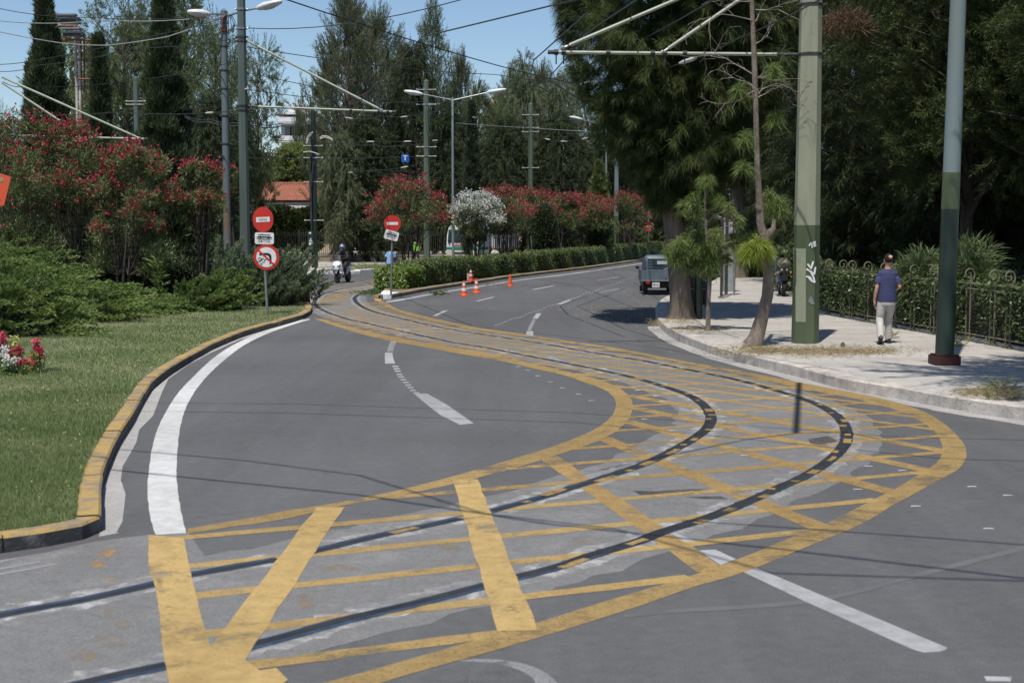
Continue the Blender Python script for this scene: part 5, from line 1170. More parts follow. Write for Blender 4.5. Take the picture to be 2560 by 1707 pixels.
bladeplant('garden_shrub', 'light green leafy shrub at the left edge above the big juniper', 'shrub', bx(25, 39, .1), 420, .13, .05, F_BROAD, 63, 1.2, .6, None, 0, .1, 2.2)
# flower bed
rngf = random.Random(4)
fl = [(4, 935, 0, .62, 'crimson snapdragon at the very left edge of the flower bed'), (10, 922, 3, .78, 'tallest rose-pink snapdragon at the left edge'), (13, 938, 1, .55, 'white snapdragon, leftmost of the white ones'), (17, 940, 1, .38, 'short white snapdragon nearest the kerb'), (24, 936, 0, .5, 'dark crimson snapdragon between the white blooms'), (31, 932, 4, .62, 'yellow snapdragon spike behind the crimson ones'), (38, 938, 1, .3, 'lowest white snapdragon of the bed'), (41, 926, 4, .72, 'pale yellow snapdragon, tallest of the yellow'), (50, 936, 0, .56, 'big dark crimson snapdragon in the middle'), (60, 938, 3, .32, 'low wide rose-pink bloom in front'), (84, 930, 5, .3, 'ochre withered plant at the right end of the bed'), (92, 932, 3, .72, 'rose-pink snapdragon on a tall leafy stem at the right end'), (99, 934, 0, .5, 'small crimson snapdragon, rightmost in the bed')]
FLM = [FL_RED, FL_WHITE, FL_RED, FL_PINK, FL_YEL, FL_ORG]
for i, (x, y, c, h, lb) in enumerate(fl):
    h *= .66
    rng = np.random.default_rng(100+i); b = G(x, y, .11); t = thing('snapdragon', lb, 'flower', b, 0, 'flower bed blooms')
    trunkpart(t, [(0, 0, 0, .008), (.01, 0, h, .005)], BARK, 'stem', 5)
    n = 46; P = np.stack([rng.normal(0, .03, n), rng.normal(0, .03, n), rng.uniform(0, h*.85, n)], 1); leafmesh('leaves', P, unit(rng.normal(0, 1, (n, 3))+np.array([0, 0, .5])), 3, .07, .02, .4, 0, F_JUN if c != 5 else FL_ORG, rng, t, .1, .02)
    n = 30; P = np.stack([rng.normal(0, .022 if x != 60 else .06, n), rng.normal(0, .022, n), h+rng.uniform(-.10, .06, n)*(1 if x != 60 else .4)], 1); leafmesh('petals', P, unit(rng.normal(0, 1, (n, 3))), 4, .045, .035, .5, 0, FLM[c], rng, t, 0, .012)
# grass ------------------------------------------------------------
rng = np.random.default_rng(7)
lp = [(p.x, p.y) for p in lawn_poly]; n = 2300000
yy = 9.3*(46/9.3)**rng.uniform(0, 1, n); ll = (-80-1280)/FPX*yy; rl = (800-1280)/FPX*yy; xx = rng.uniform(0, 1, n)*(rl-ll)+ll
keep = rng.uniform(0, 1, n) < .11*np.clip(20/yy, .35, 1.5); xx, yy = xx[keep], yy[keep]
m = inpoly(xx, yy, lp); xx, yy = xx[m], yy[m]; n = len(xx)
den = .5+.5*np.sin(xx*1.3+np.sin(yy*.9)*2)*np.sin(yy*1.1+xx*.4); k2 = rng.uniform(0, 1, n) < .6+.4*den; xx, yy, den = xx[k2], yy[k2], den[k2]; n = len(xx)
P = np.stack([xx, yy, np.full(n, .11)], 1); sc = np.clip(yy/16, .8, 2.6)
d = unit(np.stack([rng.normal(0, .45, n), rng.normal(0, .45, n), np.ones(n)], 1)); l = (rng.uniform(.03, .07, n)*(.8+.5*den))[:, None]; sd = unit(np.cross(d, rng.normal(0, 1, (n, 3))))*(.004*sc)[:, None]
V = np.stack([P-sd, P+sd, P+d*l], 1).reshape(-1, 3); o = npmesh('grass', V, np.arange(n*3).reshape(-1, 3), F_GRASS, rng.uniform(0, 1, n)*.8+.25*(1-den)); tag(o, kind='stuff')
NG = n
n = 700; yy = rng.uniform(10.8, 26, n); xx = rng.uniform(-7.5, -3.2, n); m = inpoly(xx, yy, lp); xx, yy = xx[m], yy[m]; n = len(xx)
P = np.stack([xx, yy, np.full(n, .15)], 1); tag(leafmesh('lawn_daisies', P, np.tile([[0, 0, 1.]], (n, 1)), 3, .016, .014, .9, 0, FL_YEL, rng, None, 0, .008), kind='stuff')
# dry straw and needles on the right pavement
def litter(name, spots, fol, n, L, W, z, seed, h=.02):
    rng = np.random.default_rng(seed); PP = []
    for px, py, rx, ry in spots:
        m = int(n*rx*ry/3000)+20; a = rng.normal(0, .45, (m, 2)); q = [G(px+u*rx, py+v*ry, z) for u, v in a]; PP.append(np.array([[p.x, p.y, p.z+rng.uniform(0, h)] for p in q]))
    P = np.concatenate(PP); Dd = unit(np.stack([rng.normal(0, 1, len(P)), rng.normal(0, 1, len(P)), np.full(len(P), .15)], 1)); tag(leafmesh(name, P, Dd, 3, L, W, .3, 0, fol, rng, None, .1, .03), kind='stuff')
litter('straw_litter', [(1900, 876, 90, 12), (2060, 882, 160, 14), (1730, 826, 100, 8), (1950, 880, 200, 9), (2180, 880, 120, 10), (1700, 805, 70, 7), (1640, 808, 30, 6), (1880, 700, 60, 6), (2440, 985, 60, 12), (2530, 990, 50, 14)], F_STRAW, 1400, .07, .008, .168, 3)
litter('fallen_needles', [(1560, 790, 120, 20), (1640, 765, 60, 20), (1480, 775, 120, 12), (1560, 740, 100, 8)], F_STRAW, 300, .06, .01, .004, 5)
litter('fallen_leaves', [(925, 734, 40, 5), (1095, 735, 26, 4), (950, 728, 30, 4)], F_BROAD, 2600, .09, .04, .01, 6, .05)
litter('fallen_needles', [(1450, 676, 300, 3), (1200, 712, 200, 3)], F_DEAD, 700, .07, .012, .118, 8)
litter('grass_tufts', [(905, 667, 90, 9), (950, 668, 60, 6)], F_GRASS, 3000, .14, .02, .15, 9, .08)
for i, (x, y, L_, lb) in enumerate([(2508, 985, .38, 'spindly dry weed at the right end of the pavement'), (2478, 1000, .14, 'small green weed tuft in the kerb joint near the right edge'), (2230, 845, .25, 'weed at the foot of the fence left of the dark post'), (2400, 865, .3, 'weed at the fence foot right of the dark post')]):
    bladeplant('weed', lb, 'weed', G(x, y, .167), 14 if i else 18, L_, .012, F_WEED, 70+i, .9, .6, 'weeds', 0, .05, .05, False, 4)
# ---- right side: casuarina, small pines, forest
PROF['vase'] = lambda t: float(np.interp(t, [0, .1, .2, .32, .45, .6, .85, 1], [.05, .22, .42, .62, .76, .88, .9, .4]))
b = G(1704, 796, .167)
t = make_tree('casuarina_tree', 'huge drooping casuarina with the thick ridged trunk at the pavement corner', 'tree', b, 12.5, 3.35, 2.5, 77, 'vase', F_CASU, BARKD, 'near', 210, .8, 1.3, .02, None, -.3)
for c in list(t.children):
    if c.name.startswith('trunk'): bpy.data.objects.remove(c)
mb = MB(); mb.loft([(0, 0, -.02, .42, .38), (0, 0, .12, .31, .30), (-.02, 0, .5, .265), (-.1, 0, 1.3, .24), (-.24, 0, 2.4, .225), (-.32, 0, 4, .2), (-.3, 0, 7, .14), (-.25, 0, 11, .05)], 22)
rngb = random.Random(3)
mb.v = [(x+rngb.uniform(-.018, .018), y+rngb.uniform(-.018, .018), z) for x, y, z in mb.v]; mb.build('trunk', BARK, t, True)
rng = np.random.default_rng(5)                    # long hanging skirts of foliage on the road side
sk_ = []
for px, py, r in ((1440, 60, .5), (1425, 150, .45), (1450, 230, .5), (1490, 330, .5), (1530, 400, .5), (1560, 440, .45), (1600, 480, .45), (1620, 380, .6), (1560, 300, .6), (1500, 200, .6), (1650, 500, .5), (1760, 380, .5), (1640, 300, .6), (1700, 430, .5), (1480, 100, .6), (1790, 300, .6), (1730, 330, .6), (1840, 330, .5), (1670, 200, .7), (1600, 160, .7), (1590, 60, .7), (1760, 180, .7), (1720, 60, .7), (1850, 130, .7), (1530, 20, .7), (1900, 40, .7), (1930, 160, .6), (1560, 500, .3), (1610, 540, .3)):
    p = np.array(D(px, py, b.y-1.2+rng.uniform(-.6, 2.4))-b)
    for _ in range(15):
        u = unit(rng.normal(0, 1, 3)); d0 = unit(unit(np.array([p[0], p[1], 0]))*.6+u*.8+np.array([0, 0, .1])); l = r*rng.uniform(1.0, 1.8); sv = np.linspace(.0, 1, 18)[:, None]
        q = p+u*r*.4; sk_.append((q+d0*l*sv-np.array([0, 0, 1])*l*sv**2*.3, unit(d0-np.array([0, 0, .5])*sv), np.full(18, rng.uniform(0, .8))+sv[:, 0]*.35))
P = np.concatenate([a for a, _, _ in sk_]); dd = np.concatenate([a for _, a, _ in sk_]); T = np.concatenate([a for _, _, a in sk_]); m = vasemask(P); P, dd, T = P[m], dd[m], T[m]
leafmesh('hanging_foliage', P, dd, 12, .25, .0105, .6, .12, F_CASU, rng, t, .3, .03, T)
def tufts(nm, base, Y, lst, fol, rng, t, k=170, L=.27, W=.007):
    for (px, py, r) in lst:
        p = np.array(D(px, py, Y+rng.uniform(-.35, .35))-base); n = 14
        P = p[None]+rng.normal(0, .02, (n, 3))+np.array([0, 0, 1])*rng.uniform(-.12, .1, (n, 1)); a = rng.uniform(0, 6.28, n); Dd = unit(np.stack([np.cos(a)*.8, np.sin(a)*.8, np.full(n, .35)], 1)); yield P, Dd, r
def tuftmesh(nm, base, Y, lst, fol, seed, t, k=20, W=.007):
    rng = np.random.default_rng(seed); PP = []; DD = []; LL = []
    for P, Dd, r in tufts(nm, base, Y, lst, fol, rng, t): PP.append(P); DD.append(Dd); LL.append(r)
    P = np.concatenate(PP); Dd = np.concatenate(DD); leafmesh(nm, P, Dd, k, float(np.mean(LL)), W, .55, .0, fol, rng, t, .45, .015)
b = G(1770, 827, .167); Yb = b.y; t = thing('young_pine', 'young long-needled pine with two bright whorls on a thin stem', 'pine', b)
mb = MB(); mb.loft([(*(D(x, y, Yb)-b), r) for x, y, r in ((1770, 827, .055), (1771, 760, .045), (1775, 690, .045), (1768, 620, .035), (1763, 540, .025), (1762, 460, .012))], 8)
mb.build('trunk', BARKG, t, True); mb = MB(); tl = [(1762, 462, .16), (1758, 448, .1), (1773, 455, .1), (1730, 500, .24), (1762, 492, .24), (1800, 505, .24), (1822, 522, .24), (1745, 528, .26), (1782, 538, .26), (1845, 556, .2), (1708, 522, .2), (1765, 565, .2)]
tl2 = [(1700, 612, .25), (1722, 598, .25), (1747, 592, .27), (1772, 612, .27), (1740, 642, .27), (1688, 648, .24), (1752, 668, .24), (1778, 652, .24), (1803, 622, .25), (1828, 602, .25), (1848, 622, .25), (1866, 648, .22), (1712, 668, .22), (1730, 620, .25), (1790, 590, .25), (1815, 650, .22), (1842, 600, .24), (1690, 620, .2)]
for x, y, r in tl+tl2: mb.loft([(*(D(1765, y+35, Yb)-b), .014), (*(D((x+1765)/2, y+14, Yb)-b), .01), (*(D(x, y, Yb)-b), .006)], 4)
mb.build('limbs', BARKG, t, True); tuftmesh('upper_needles', b, Yb, tl, F_YOUNG, 1, t, 22, .010); tuftmesh('lower_needles', b, Yb, tl2+[(1705, 640, .2), (1760, 630, .25), (1782, 672, .2), (1858, 610, .2), (1675, 632, .2), (1735, 665, .22)], F_YOUNG, 2, t, 26, .010)
b = G(1884, 864, .167); Yb = b.y; t = thing('leaning_pine', 'curved grey-barked pine left of the graffiti pole, one yellow-green tuft on its stem', 'pine', b)
mb = MB(); mb.loft([(*(D(x, y, Yb)-b), r) for x, y, r in ((1880, 866, .19), (1890, 845, .15), (1906, 790, .118), (1918, 740, .105), (1922, 690, .10), (1916, 640, .095), (1909, 590, .09), (1900, 555, .075), (1898, 500, .06), (1893, 420, .055), (1890, 300, .05), (1886, 160, .045), (1880, 20, .035), (1878, -80, .02))], 14)
rngb = random.Random(8); mb.v = [(x+rngb.uniform(-.007, .007), y+rngb.uniform(-.007, .007), z) for x, y, z in mb.v]
mb.build('trunk', BARKG, t, True)
mb = MB(); mb.loft([(*(D(x, y, Yb)-b), r) for x, y, r in ((1911, 600, .07), (1922, 584, .08), (1934, 572, .055), (1936, 548, .035))], 10); mb.loft([(*(D(x, y, Yb-.05)-b), r) for x, y, r in ((1898, 525, .05), (1892, 515, .04), (1895, 503, .03))], 8); mb.build('stub', BARKG, t, True)
tuftmesh('bright_tuft', b, Yb-.1, [(1890, 622, .30), (1880, 626, .30), (1902, 624, .30), (1870, 630, .24), (1912, 630, .24), (1890, 634, .3)], F_BRIGHT, 3, t, 34, .010)
tuftmesh('needles', b, Yb, [(1885, 600, .2), (1900, 596, .2), (1872, 606, .2), (1920, 520, .3), (1945, 530, .26), (1950, 515, .24), (1925, 495, .26), (1860, 350, .3), (1940, 300, .3), (1850, 230, .3), (1930, 180, .3), (1860, 420, .26)], F_YOUNG, 4, t, 24, .010)
rngb = random.Random(12); mb = MB()
def twig(p, d, ln, r, dep):
    pts = [(*p, r)]; q = p.copy(); dd_ = d.copy()
    for k in range(5):
        dd_ = (dd_+Vector((rngb.gauss(0, .22), rngb.gauss(0, .22), rngb.gauss(0, .2)+(-.06)))).normalized(); q = q+dd_*ln/5; pts.append((*q, max(.003, r*(1-(k+1)/5.5))))
        if dep and rngb.random() < .6: twig(q.copy(), (dd_+Vector((rngb.gauss(0, .7), rngb.gauss(0, .7), rngb.gauss(0, .6)))).normalized(), ln*rngb.uniform(.3, .6), r*.55, dep-1)
    mb.loft(pts, 4)
for i in range(18):
    y0 = rngb.choice((rngb.uniform(-60, 120), rngb.uniform(180, 260), rngb.uniform(-60, 260))); sd = rngb.choice((-1, 1)); p = D(1889, y0, Yb)-b
    twig(p, Vector((sd*rngb.uniform(.4, 1), rngb.uniform(-.5, .5), rngb.uniform(-.2, .9))).normalized(), rngb.uniform(.35, 1.25), .012, 2)
mb.build('dead_twigs', TWIG, t, True)
# forest behind the fence
for i, (X, Y, H, R, hb, kind, lb) in enumerate([
    (11.6, 42, 13, 3.6, .8, 'casu', 'dark casuarina directly behind the fence corner, right of the graffiti pole'),
    (11.3, 34, 12, 3.0, 3.4, 'pine', 'pine behind the walking man, its lit boughs level with the pole bracket'),
    (13.5, 38, 14, 3.8, 1.2, 'casu', 'dark casuarina between the walking man and the far right post'),
    (13.0, 31, 13, 3.3, 2.6, 'pine', 'pine behind the far right post, trunk hidden by spiky shrubs'),
    (15.8, 35, 14, 3.9, 1.4, 'casu', 'dark casuarina at the right edge behind the spiky shrubs'),
    (12.4, 26.5, 12, 2.6, 3.6, 'pine', 'nearest pine at the right edge, only its hanging boughs visible'),
    (17.5, 48, 15, 4.4, .4, 'casu', 'dark tree deep in the grove behind the walking man'),
    (22.5, 52, 15, 4.6, .4, 'casu', 'dark tree deep in the grove behind the far right post'),
    (13.2, 54, 15, 4.2, .6, 'casu', 'dark tree in the grove straight above the parked motorcycle'),
    (14.5, 68, 16, 4.6, .6, 'casu', 'dark tree above the parked cars'),
    (11.2, 78, 16, 4.4, 3.4, 'casu', 'tree over the parked cars left of the graffiti pole'),
    (22, 70, 16, 5.2, .3, 'casu', 'dark tree closing the grove in the background'),
    (29, 62, 16, 5.2, .3, 'casu', 'dark tree at the back of the grove towards the right edge'),
    (20.5, 40, 15, 4.4, .4, 'casu', 'dark tree in the second row at the right edge')]):
    kk = 'g'+kind
    if kk not in far:
        far[kk] = make_tree('pine_tree' if kind == 'pine' else 'casuarina_tree', lb, 'tree', (X, Y, 0), 14, 4, 1.2 if kind == 'casu' else 4.0, 90+i, 'round' if kind == 'pine' else 'oval', F_CASU if kind == 'pine' else F_CASD, BARKD, 'grove' if kind == 'casu' else 'gpine', 115, 1.2, 1.5, .26, 'trees of the dark grove'); t = far[kk]
        t.scale = (R/4, R/4, H/14)
    else: t = copy_tree(far[kk], None, (X, Y, 0), i*1.7, (R/4, R/4, H/14), lb)
    if kind == 'pine': t.location.z = (hb-4.0*H/14)*.0
for i, (X, Y, H, R, lb) in enumerate([(8.5, 16.0, 12.0, 2.5, 'tall pine outside the right edge, shading the pavement by the dark post'), (13.5, 23.5, 15, 4.4, 'tall pine outside the top right corner, shading the fence'), (16.5, 29.0, 16, 4.6, 'tall grove pine whose crown stays above the frame at the right')]):
    if i == 0: t = make_tree('pine_tree', lb, 'tree', (X, Y, 0), 11, 2.6, 6.9, 131, 'round', F_PINE, BARKD, 'pine', 44, 1.1, 1.4, .25, 'trees of the dark grove', -1.5)
    elif i == 1: far['ov'] = t = make_tree('pine_tree', lb, 'tree', (X, Y, 0), 15, 4.4, 7.2, 130, 'umb', F_PINE, BARKD, 'pine', 80, 1.2, 1.5, .3, 'trees of the dark grove')
    else: t = copy_tree(far['ov'], None, (X, Y, 0), 2.1*i, (R/4.6, R/4.6, H/14), lb)
# grove undergrowth (broadleaf)
def shrub(label, c, R, H, seed, fol=F_BROAD, n=5200, L=.12, W=.06, group='undergrowth shrubs', k=4, name='shrub'):
    rng = np.random.default_rng(seed); t = thing(name, label, 'shrub', c, 0, group); u = unit(rng.normal(0, 1, (n, 3))); u[:, 2] = np.abs(u[:, 2])
    lump = 1+.18*np.sin(u[:, 0]*7+seed)*np.cos(u[:, 1]*6)+.12*np.sin(u[:, 2]*13)
    P = u*(rng.uniform(.5, 1, n)**.5*lump)[:, None]*np.array([R, R, H])+np.array([0, 0, .05]); leafmesh('foliage', P, unit(u+rng.normal(0, .4, (n, 3))), k, L, W, .7, 0, fol, rng, t, .15, .05); trunkpart(t, [(0, 0, 0, .05), (0, 0, H*.6, .02)], BARKD, 'stem', 6); return t
for lb, c, R, H, sd in DARKB: shrub(lb, c, R, H, sd, F_CYP, 4200, .14, .05)
shrub('leafy bush right of the graffiti pole, in front of the white car', (11.0, 47, 0), 1.8, 2.1, 1)
shrub('glossy bush high behind the graffiti pole', (12.8, 50, 0), 2.6, 4.6, 2, n=8000)
shrub('glossy bush over the parked motorcycle', (9.8, 62, 0), 1.9, 3.4, 3)
shrub('glossy bush at the right edge beside the last fence scroll', (10.9, 25.5, 0), .9, 3.0, 4, n=3600)
shrub('low dark bush in the grove behind the man', (12.6, 40, 0), 2.4, 1.9, 5, F_CYP)
shrub('low dark bush in the grove left of the spiky shrubs', (12.6, 34.5, 0), 2.0, 1.4, 6, F_CYP)
shrub('low dark bush at the right edge under the pines', (13.0, 29.5, 0), 2.2, 1.6, 7, F_CYP)
shrub('broad dark bush closing the grove floor', (17, 44, 0), 4.0, 2.2, 8, F_CYP, 8000)
shrub('broad dark bush closing the grove floor at the right', (18.5, 34, 0), 4.2, 2.2, 9, F_CYP, 8000)
shrub('brown dead bough hanging right of the pole bracket', D(2118, 84, 33), .5, .42, 10, F_DEAD, 420, .3, .014, None, name='dead_bough')
for c in S.objects['dead_bough'].children:
    if c.name.startswith('stem'): bpy.data.objects.remove(c); break
for i, (px, py, Yy, s, lb) in enumerate([(2300, 650, 29.0, .95, 'pale spiky shrub left of the dark post, spilling over the fence'), (2425, 625, 27.0, 1.05, 'tallest pale spiky shrub, right of the dark post'), (2210, 700, 31.5, .8, 'small spiky shrub behind the walking man')]):
    rng = np.random.default_rng(200+i); c = D(px, py, Yy); t = thing('spiky_shrub', lb, 'shrub', (c.x, Yy, .05), 0, 'spiky shrubs'); n = 230; h = c.z
    u = unit(rng.normal(0, 1, (n, 3))); P = u*rng.uniform(.1, 1, (n, 1))*np.array([.5, .5, .6])*s+np.array([0, 0, h-.45*s]); leafmesh('foliage', P, unit(u*.7+np.array([0, 0, .45])), 14, .36*s, .018, .45, 0, F_SPIKE, rng, t, .25, .05); trunkpart(t, [(0, 0, 0, .05), (0, 0, h-.2, .03)], BARK, 'stem', 6)
# fence with scrolls
fpts = [f0-fdir*5, f0, f1, G(2040, 745, .17), G(2046, 705, .17)]
t = thing('scroll_fence', 'olive iron fence with spiral scrolls along the right side of the pavement', 'fence', f0); o0 = f0.copy()
run = resamp(fpts, 300); LEN = sum((run[i+1]-run[i]).length for i in range(300)); 
def fat(s): 
    x = s/LEN*300; i = min(299, int(x)); return run[i].lerp(run[i+1], x-i), (run[i+1]-run[i]).normalized()
s = .3; ip = 0
while s < LEN-.2:
    p, d = fat(s); p = p-o0; mb = MB()
    for off_ in (-.085, .085): q = p+d*off_; mb.box((q.x, q.y, .56), (.028, .028, 1.12), math.atan2(d.y, d.x))
    mb.box((p.x, p.y, 1.13), (.03, .24, .03), math.atan2(d.y, d.x)+math.pi/2); mb.box((p.x, p.y, .0), (.06, .3, .06), math.atan2(d.y, d.x)+math.pi/2)
    mb.build('post', IRONG, t)
    mb = MB(); sp = []
    for k in range(22):
        a = -1.6+k*.42; rad = .145*(1-k/27); c = p+Vector((.93, .3, 0))*(math.cos(a)*rad)+Vector((0, 0, 1.27+math.sin(a)*rad)); sp.append((*c, .015))
    mb.loft(sp, 5); mb.build('scroll', IRONG, t, True)
    s += 1.02 if ip % 3 else .62; ip += 1
for z, r in ((1.10, .018), (1.0, .012), (.14, .016)):
    mb = MB(); mb.loft([(*(run[i]-o0+Vector((0, 0, z))), r) for i in range(0, 301, 6)], 5); mb.build('rail', IRONG, t)
mb = MB(); s = 0
while s < LEN: p, d = fat(s); p = p-o0; mb.tube((p.x, p.y, .12), (p.x, p.y, 1.0), .005, None, 3); s += .055
for z in np.arange(.2, 1.0, .07): mb.loft([(*(run[i]-o0+Vector((0, 0, float(z)))), .004) for i in range(0, 301, 10)], 3)
mb.build('wire_mesh', IRON, t)
mb = MB(); ribbon(mb, fpts, .16, .24); kb = kerb('fence_kerb', resamp([p.copy() for p in offset_path(fpts, -.02)], 60), .16, .23, KERBSTONE, -1, None, .8)
rng = np.random.default_rng(3); N = 26000; sx = rng.uniform(0, LEN, N); ii = (sx/LEN*299).astype(int); rp_ = np.array([[p.x, p.y] for p in run]); tg = unit(rp_[ii+1]-rp_[ii]); nl = np.stack([tg[:, 1], -tg[:, 0]], 1)
den = .5+.5*np.sin(sx*1.9+np.sin(sx*.7)*2)+.35*np.sin(sx*5); zz_ = rng.uniform(.15, 1.14, N); keep = (den+rng.uniform(-.5, .5, N)+(zz_-.5)*.6) > .38; ii = ii[keep]; nl = nl[keep]; zz_ = zz_[keep]; n = len(ii)
depth = rng.uniform(-.07, .45, n); xy = rp_[ii]+nl*depth[:, None]-np.array([o0.x, o0.y]); P = np.stack([xy[:, 0], xy[:, 1], zz_], 1)
t = thing('ivy_hedge', 'ivy and shrubs growing through the scroll fence', 'hedge', f0); leafmesh('leaves', P, unit(np.concatenate([-nl, np.full((n, 1), .3)], 1)+rng.normal(0, .5, (n, 3))), 4, .075, .042, .6, .1, F_IVY, rng, t, .1, .05)
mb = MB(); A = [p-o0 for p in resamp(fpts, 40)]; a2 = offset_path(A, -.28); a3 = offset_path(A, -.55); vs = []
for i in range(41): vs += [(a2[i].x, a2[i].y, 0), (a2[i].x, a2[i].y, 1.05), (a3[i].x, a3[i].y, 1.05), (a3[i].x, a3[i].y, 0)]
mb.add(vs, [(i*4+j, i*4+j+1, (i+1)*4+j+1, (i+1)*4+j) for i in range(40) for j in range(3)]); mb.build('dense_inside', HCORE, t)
# ================================================================== BUILDINGS, WALLS
def bX(px, Y): return D(px, 560, Y).x
# red tiled house
Yh = 100; x0, x1 = bX(640, Yh), bX(862, Yh); ze = hz(503, Yh); zr = hz(461, Yh+3.2)
t = thing('red_roofed_house', 'low white house with a red tiled roof behind the black fence', 'house', (x0, Yh, 0)); Wd = x1-x0
mb = MB(); mb.box((Wd/2, 3.2, ze/2), (Wd-.6, 6, ze-.04)); mb.build('wall', STUCCO, t)
mb = MB(); mb.box((Wd/2, -.35, hz(518, Yh)), (Wd-.55, 1.2, .2)); mb.build('cornice', WP, t); mb = MB(); mb.box((Wd/2, .17, hz(520, Yh)/2-.2), (Wd-.7, .05, hz(520, Yh)-.4)); mb.build('wall_panel', BEIGEW, t)
mb = MB(); mb.box((Wd*.78, .14, ze-.5), (.16, .1, .9)); mb.build('pilaster', WP, t)
nx = 520; ny = 15; xs = np.linspace(-.3, Wd+.3, nx); rows = []; 
for j in range(ny+1):
    for st in (0, 1):
        u = (j+ (.98 if st else 0))/(ny+1); rows.append((-.35+u*3.55, ze-.02+u*(zr-ze)+(0.05 if not st else 0)))
V = np.array([[x, yy_, zz_+.055*abs(math.sin(x*math.pi/.23))] for (yy_, zz_) in rows for x in xs]); nr = len(rows)
F = np.array([[i*nx+k, i*nx+k+1, (i+1)*nx+k+1, (i+1)*nx+k] for i in range(nr-1) for k in range(nx-1)]); npmesh('roof', V, F, TILES, None, t)
mb = MB(); mb.loft([(-.3, 3.2, zr+.03, .13), (Wd+.3, 3.2, zr+.03, .13)], 8); mb.build('ridge', TILES, t); mb = MB(); mb.prism([(0, 0), (6.4, 0), (3.2, zr-ze)], 0, Wd, Matrix(((0, 0, 1), (1, 0, 0), (0, 1, 0)))); 
o = mb.build('gable', STUCCO, t); o.location.z = ze-.12
for i, (px, py, Y_, wpx, lb) in enumerate([(1142, 457, 122, 36, 'glimpse of a red roof behind the double street lamp'), (1278, 466, 124, 60, 'glimpse of a red roof left of the third green pole')]):
    w_ = wpx/ppm(Y_); t = thing('house', lb, 'house', bx(px, Y_)); z1 = hz(py-7, Y_); mb = MB(); mb.box((0, 2.5, (z1-1)/2), (w_*1.3, 5, z1-1)); mb.build('wall', BEIGEW, t); mb = MB(); mb.prism([(-.4, z1-1.1), (5.4, z1-1.1), (2.5, z1+.3)], -w_*.8, w_*.8, Matrix(((0, 0, 1), (1, 0, 0), (0, 1, 0)))); mb.build('roof', TILES, t)
# white cladding
Yc = 76; x0, x1 = bX(462, Yc), bX(606, Yc); zt = hz(497, Yc); t = thing('site_building', 'white horizontally clad building behind the small oleander with bare stems', 'building', (x0, Yc, 0)); Wd = x1-x0
mb = MB(); mb.box((Wd/2, 2, zt/2), (Wd, 4, zt)); mb.build('wall', STUCCOG, t); mb = MB(); k = 0
for z in np.arange(.3, zt, .47): mb.box((Wd/2, -.03, float(z)+.22), (Wd+.04, .06, .44))
mb.build('cladding', CLAD, t); mb = MB(); mb.box((Wd*.62, -.1, zt/2), (.14, .1, zt)); mb.build('downpipe', GALV, t)
# flats far away
Yf = 230; x0, x1 = bX(706, Yf), bX(800, Yf); zt = hz(292, Yf); t = thing('apartment_building', 'white flats with balconies seen through the gap left of the tallest tree', 'building', (x0, Yf, 0)); Wd = x1-x0
mb = MB(); mb.box((Wd/2, 6, zt/2), (Wd, 12, zt)); mb.build('wall', STUCCOG, t)
for k in range(7):
    z = zt-1.2-3.05*k; mb = MB(); mb.box((Wd/2, -1.0, z), (Wd+.4, 2.2, .3)); mb.box((Wd/2, -2.05, z+.5), (Wd+.4, .1, .9)); mb.build('balcony', STUCCO, t)
    for x in np.linspace(1.4, Wd-1.4, 5): mb = MB(); mb.box((float(x), -.03, z-1.35), (1.5, .1, 1.9)); mb.build('window', GLASSD, t)
mb = MB(); mb.box((Wd*.4, 3, zt+.5), (Wd*1.1, 8, .35)); mb.box((Wd*.4, 4, zt+1.4), (Wd*.5, 5, 1.6)); mb.build('roof_terrace', STUCCO, t)
Yf = 240; t = thing('apartment_building', 'top of a beige block just above the third green pole', 'building', (bX(1225, Yf), Yf, 0)); zt = hz(243, Yf); Wd = 8.2
mb = MB(); mb.box((Wd/2, 5, zt/2), (Wd, 10, zt)); mb.build('wall', BEIGEW, t)
for k in range(3): mb = MB(); mb.box((Wd/2, -.6, zt-1-2.6*k), (Wd+.3, 1.2, .28)); mb.build('balcony', STUCCO, t)
for k in range(3):
    for x in (1.5, 4, 6.5): mb = MB(); mb.box((x, -.03, zt-2.2-2.6*k), (1.3, .1, 1.5)); mb.build('window', GLASSD, t)
# low wall and iron fence
Yw = 90; x0, x1 = bX(655, Yw), bX(1125, Yw); zw = hz(638, Yw)
t = thing('low_wall', 'low stone wall under the black iron fence behind the scooter', 'wall', (x0, Yw, .14)); mb = MB(); Wd = x1-x0; rngb = random.Random(2); x = 0
while x < Wd: w_ = rngb.uniform(.5, .9); mb.box((x+w_/2, .2, (zw-.2)/2), (w_-.02, .4, zw-.2+rngb.uniform(-.01, .01))); x += w_
mb.build('stones', STONEW, t); mb = MB(); mb.box((Wd/2, .2, zw-.15), (Wd, .46, .09)); mb.build('coping', STONEW, t)
t = thing('iron_fence', 'black iron railing on the low stone wall behind the scooter', 'fence', (x0, Yw+.2, zw-.02)); zf = hz(578, Yw)-zw
mb = MB(); 
for x in np.arange(.1, Wd, .13): mb.box((float(x), 0, zf/2), (.022, .022, zf)); mb.tube((float(x), 0, zf), (float(x), 0, zf+.12), .014, .001, 4)
mb.build('bars', IRON, t); mb = MB()
for z in (.12, zf-.25, zf-.12): mb.box((Wd/2, 0, z), (Wd, .05, .04))
mb.build('rails', IRON, t)
for x in np.arange(0, Wd, 2.4): mb = MB(); mb.box((float(x), 0, zf/2+.05), (.07, .07, zf+.12)); mb.build('post', IRON, t)
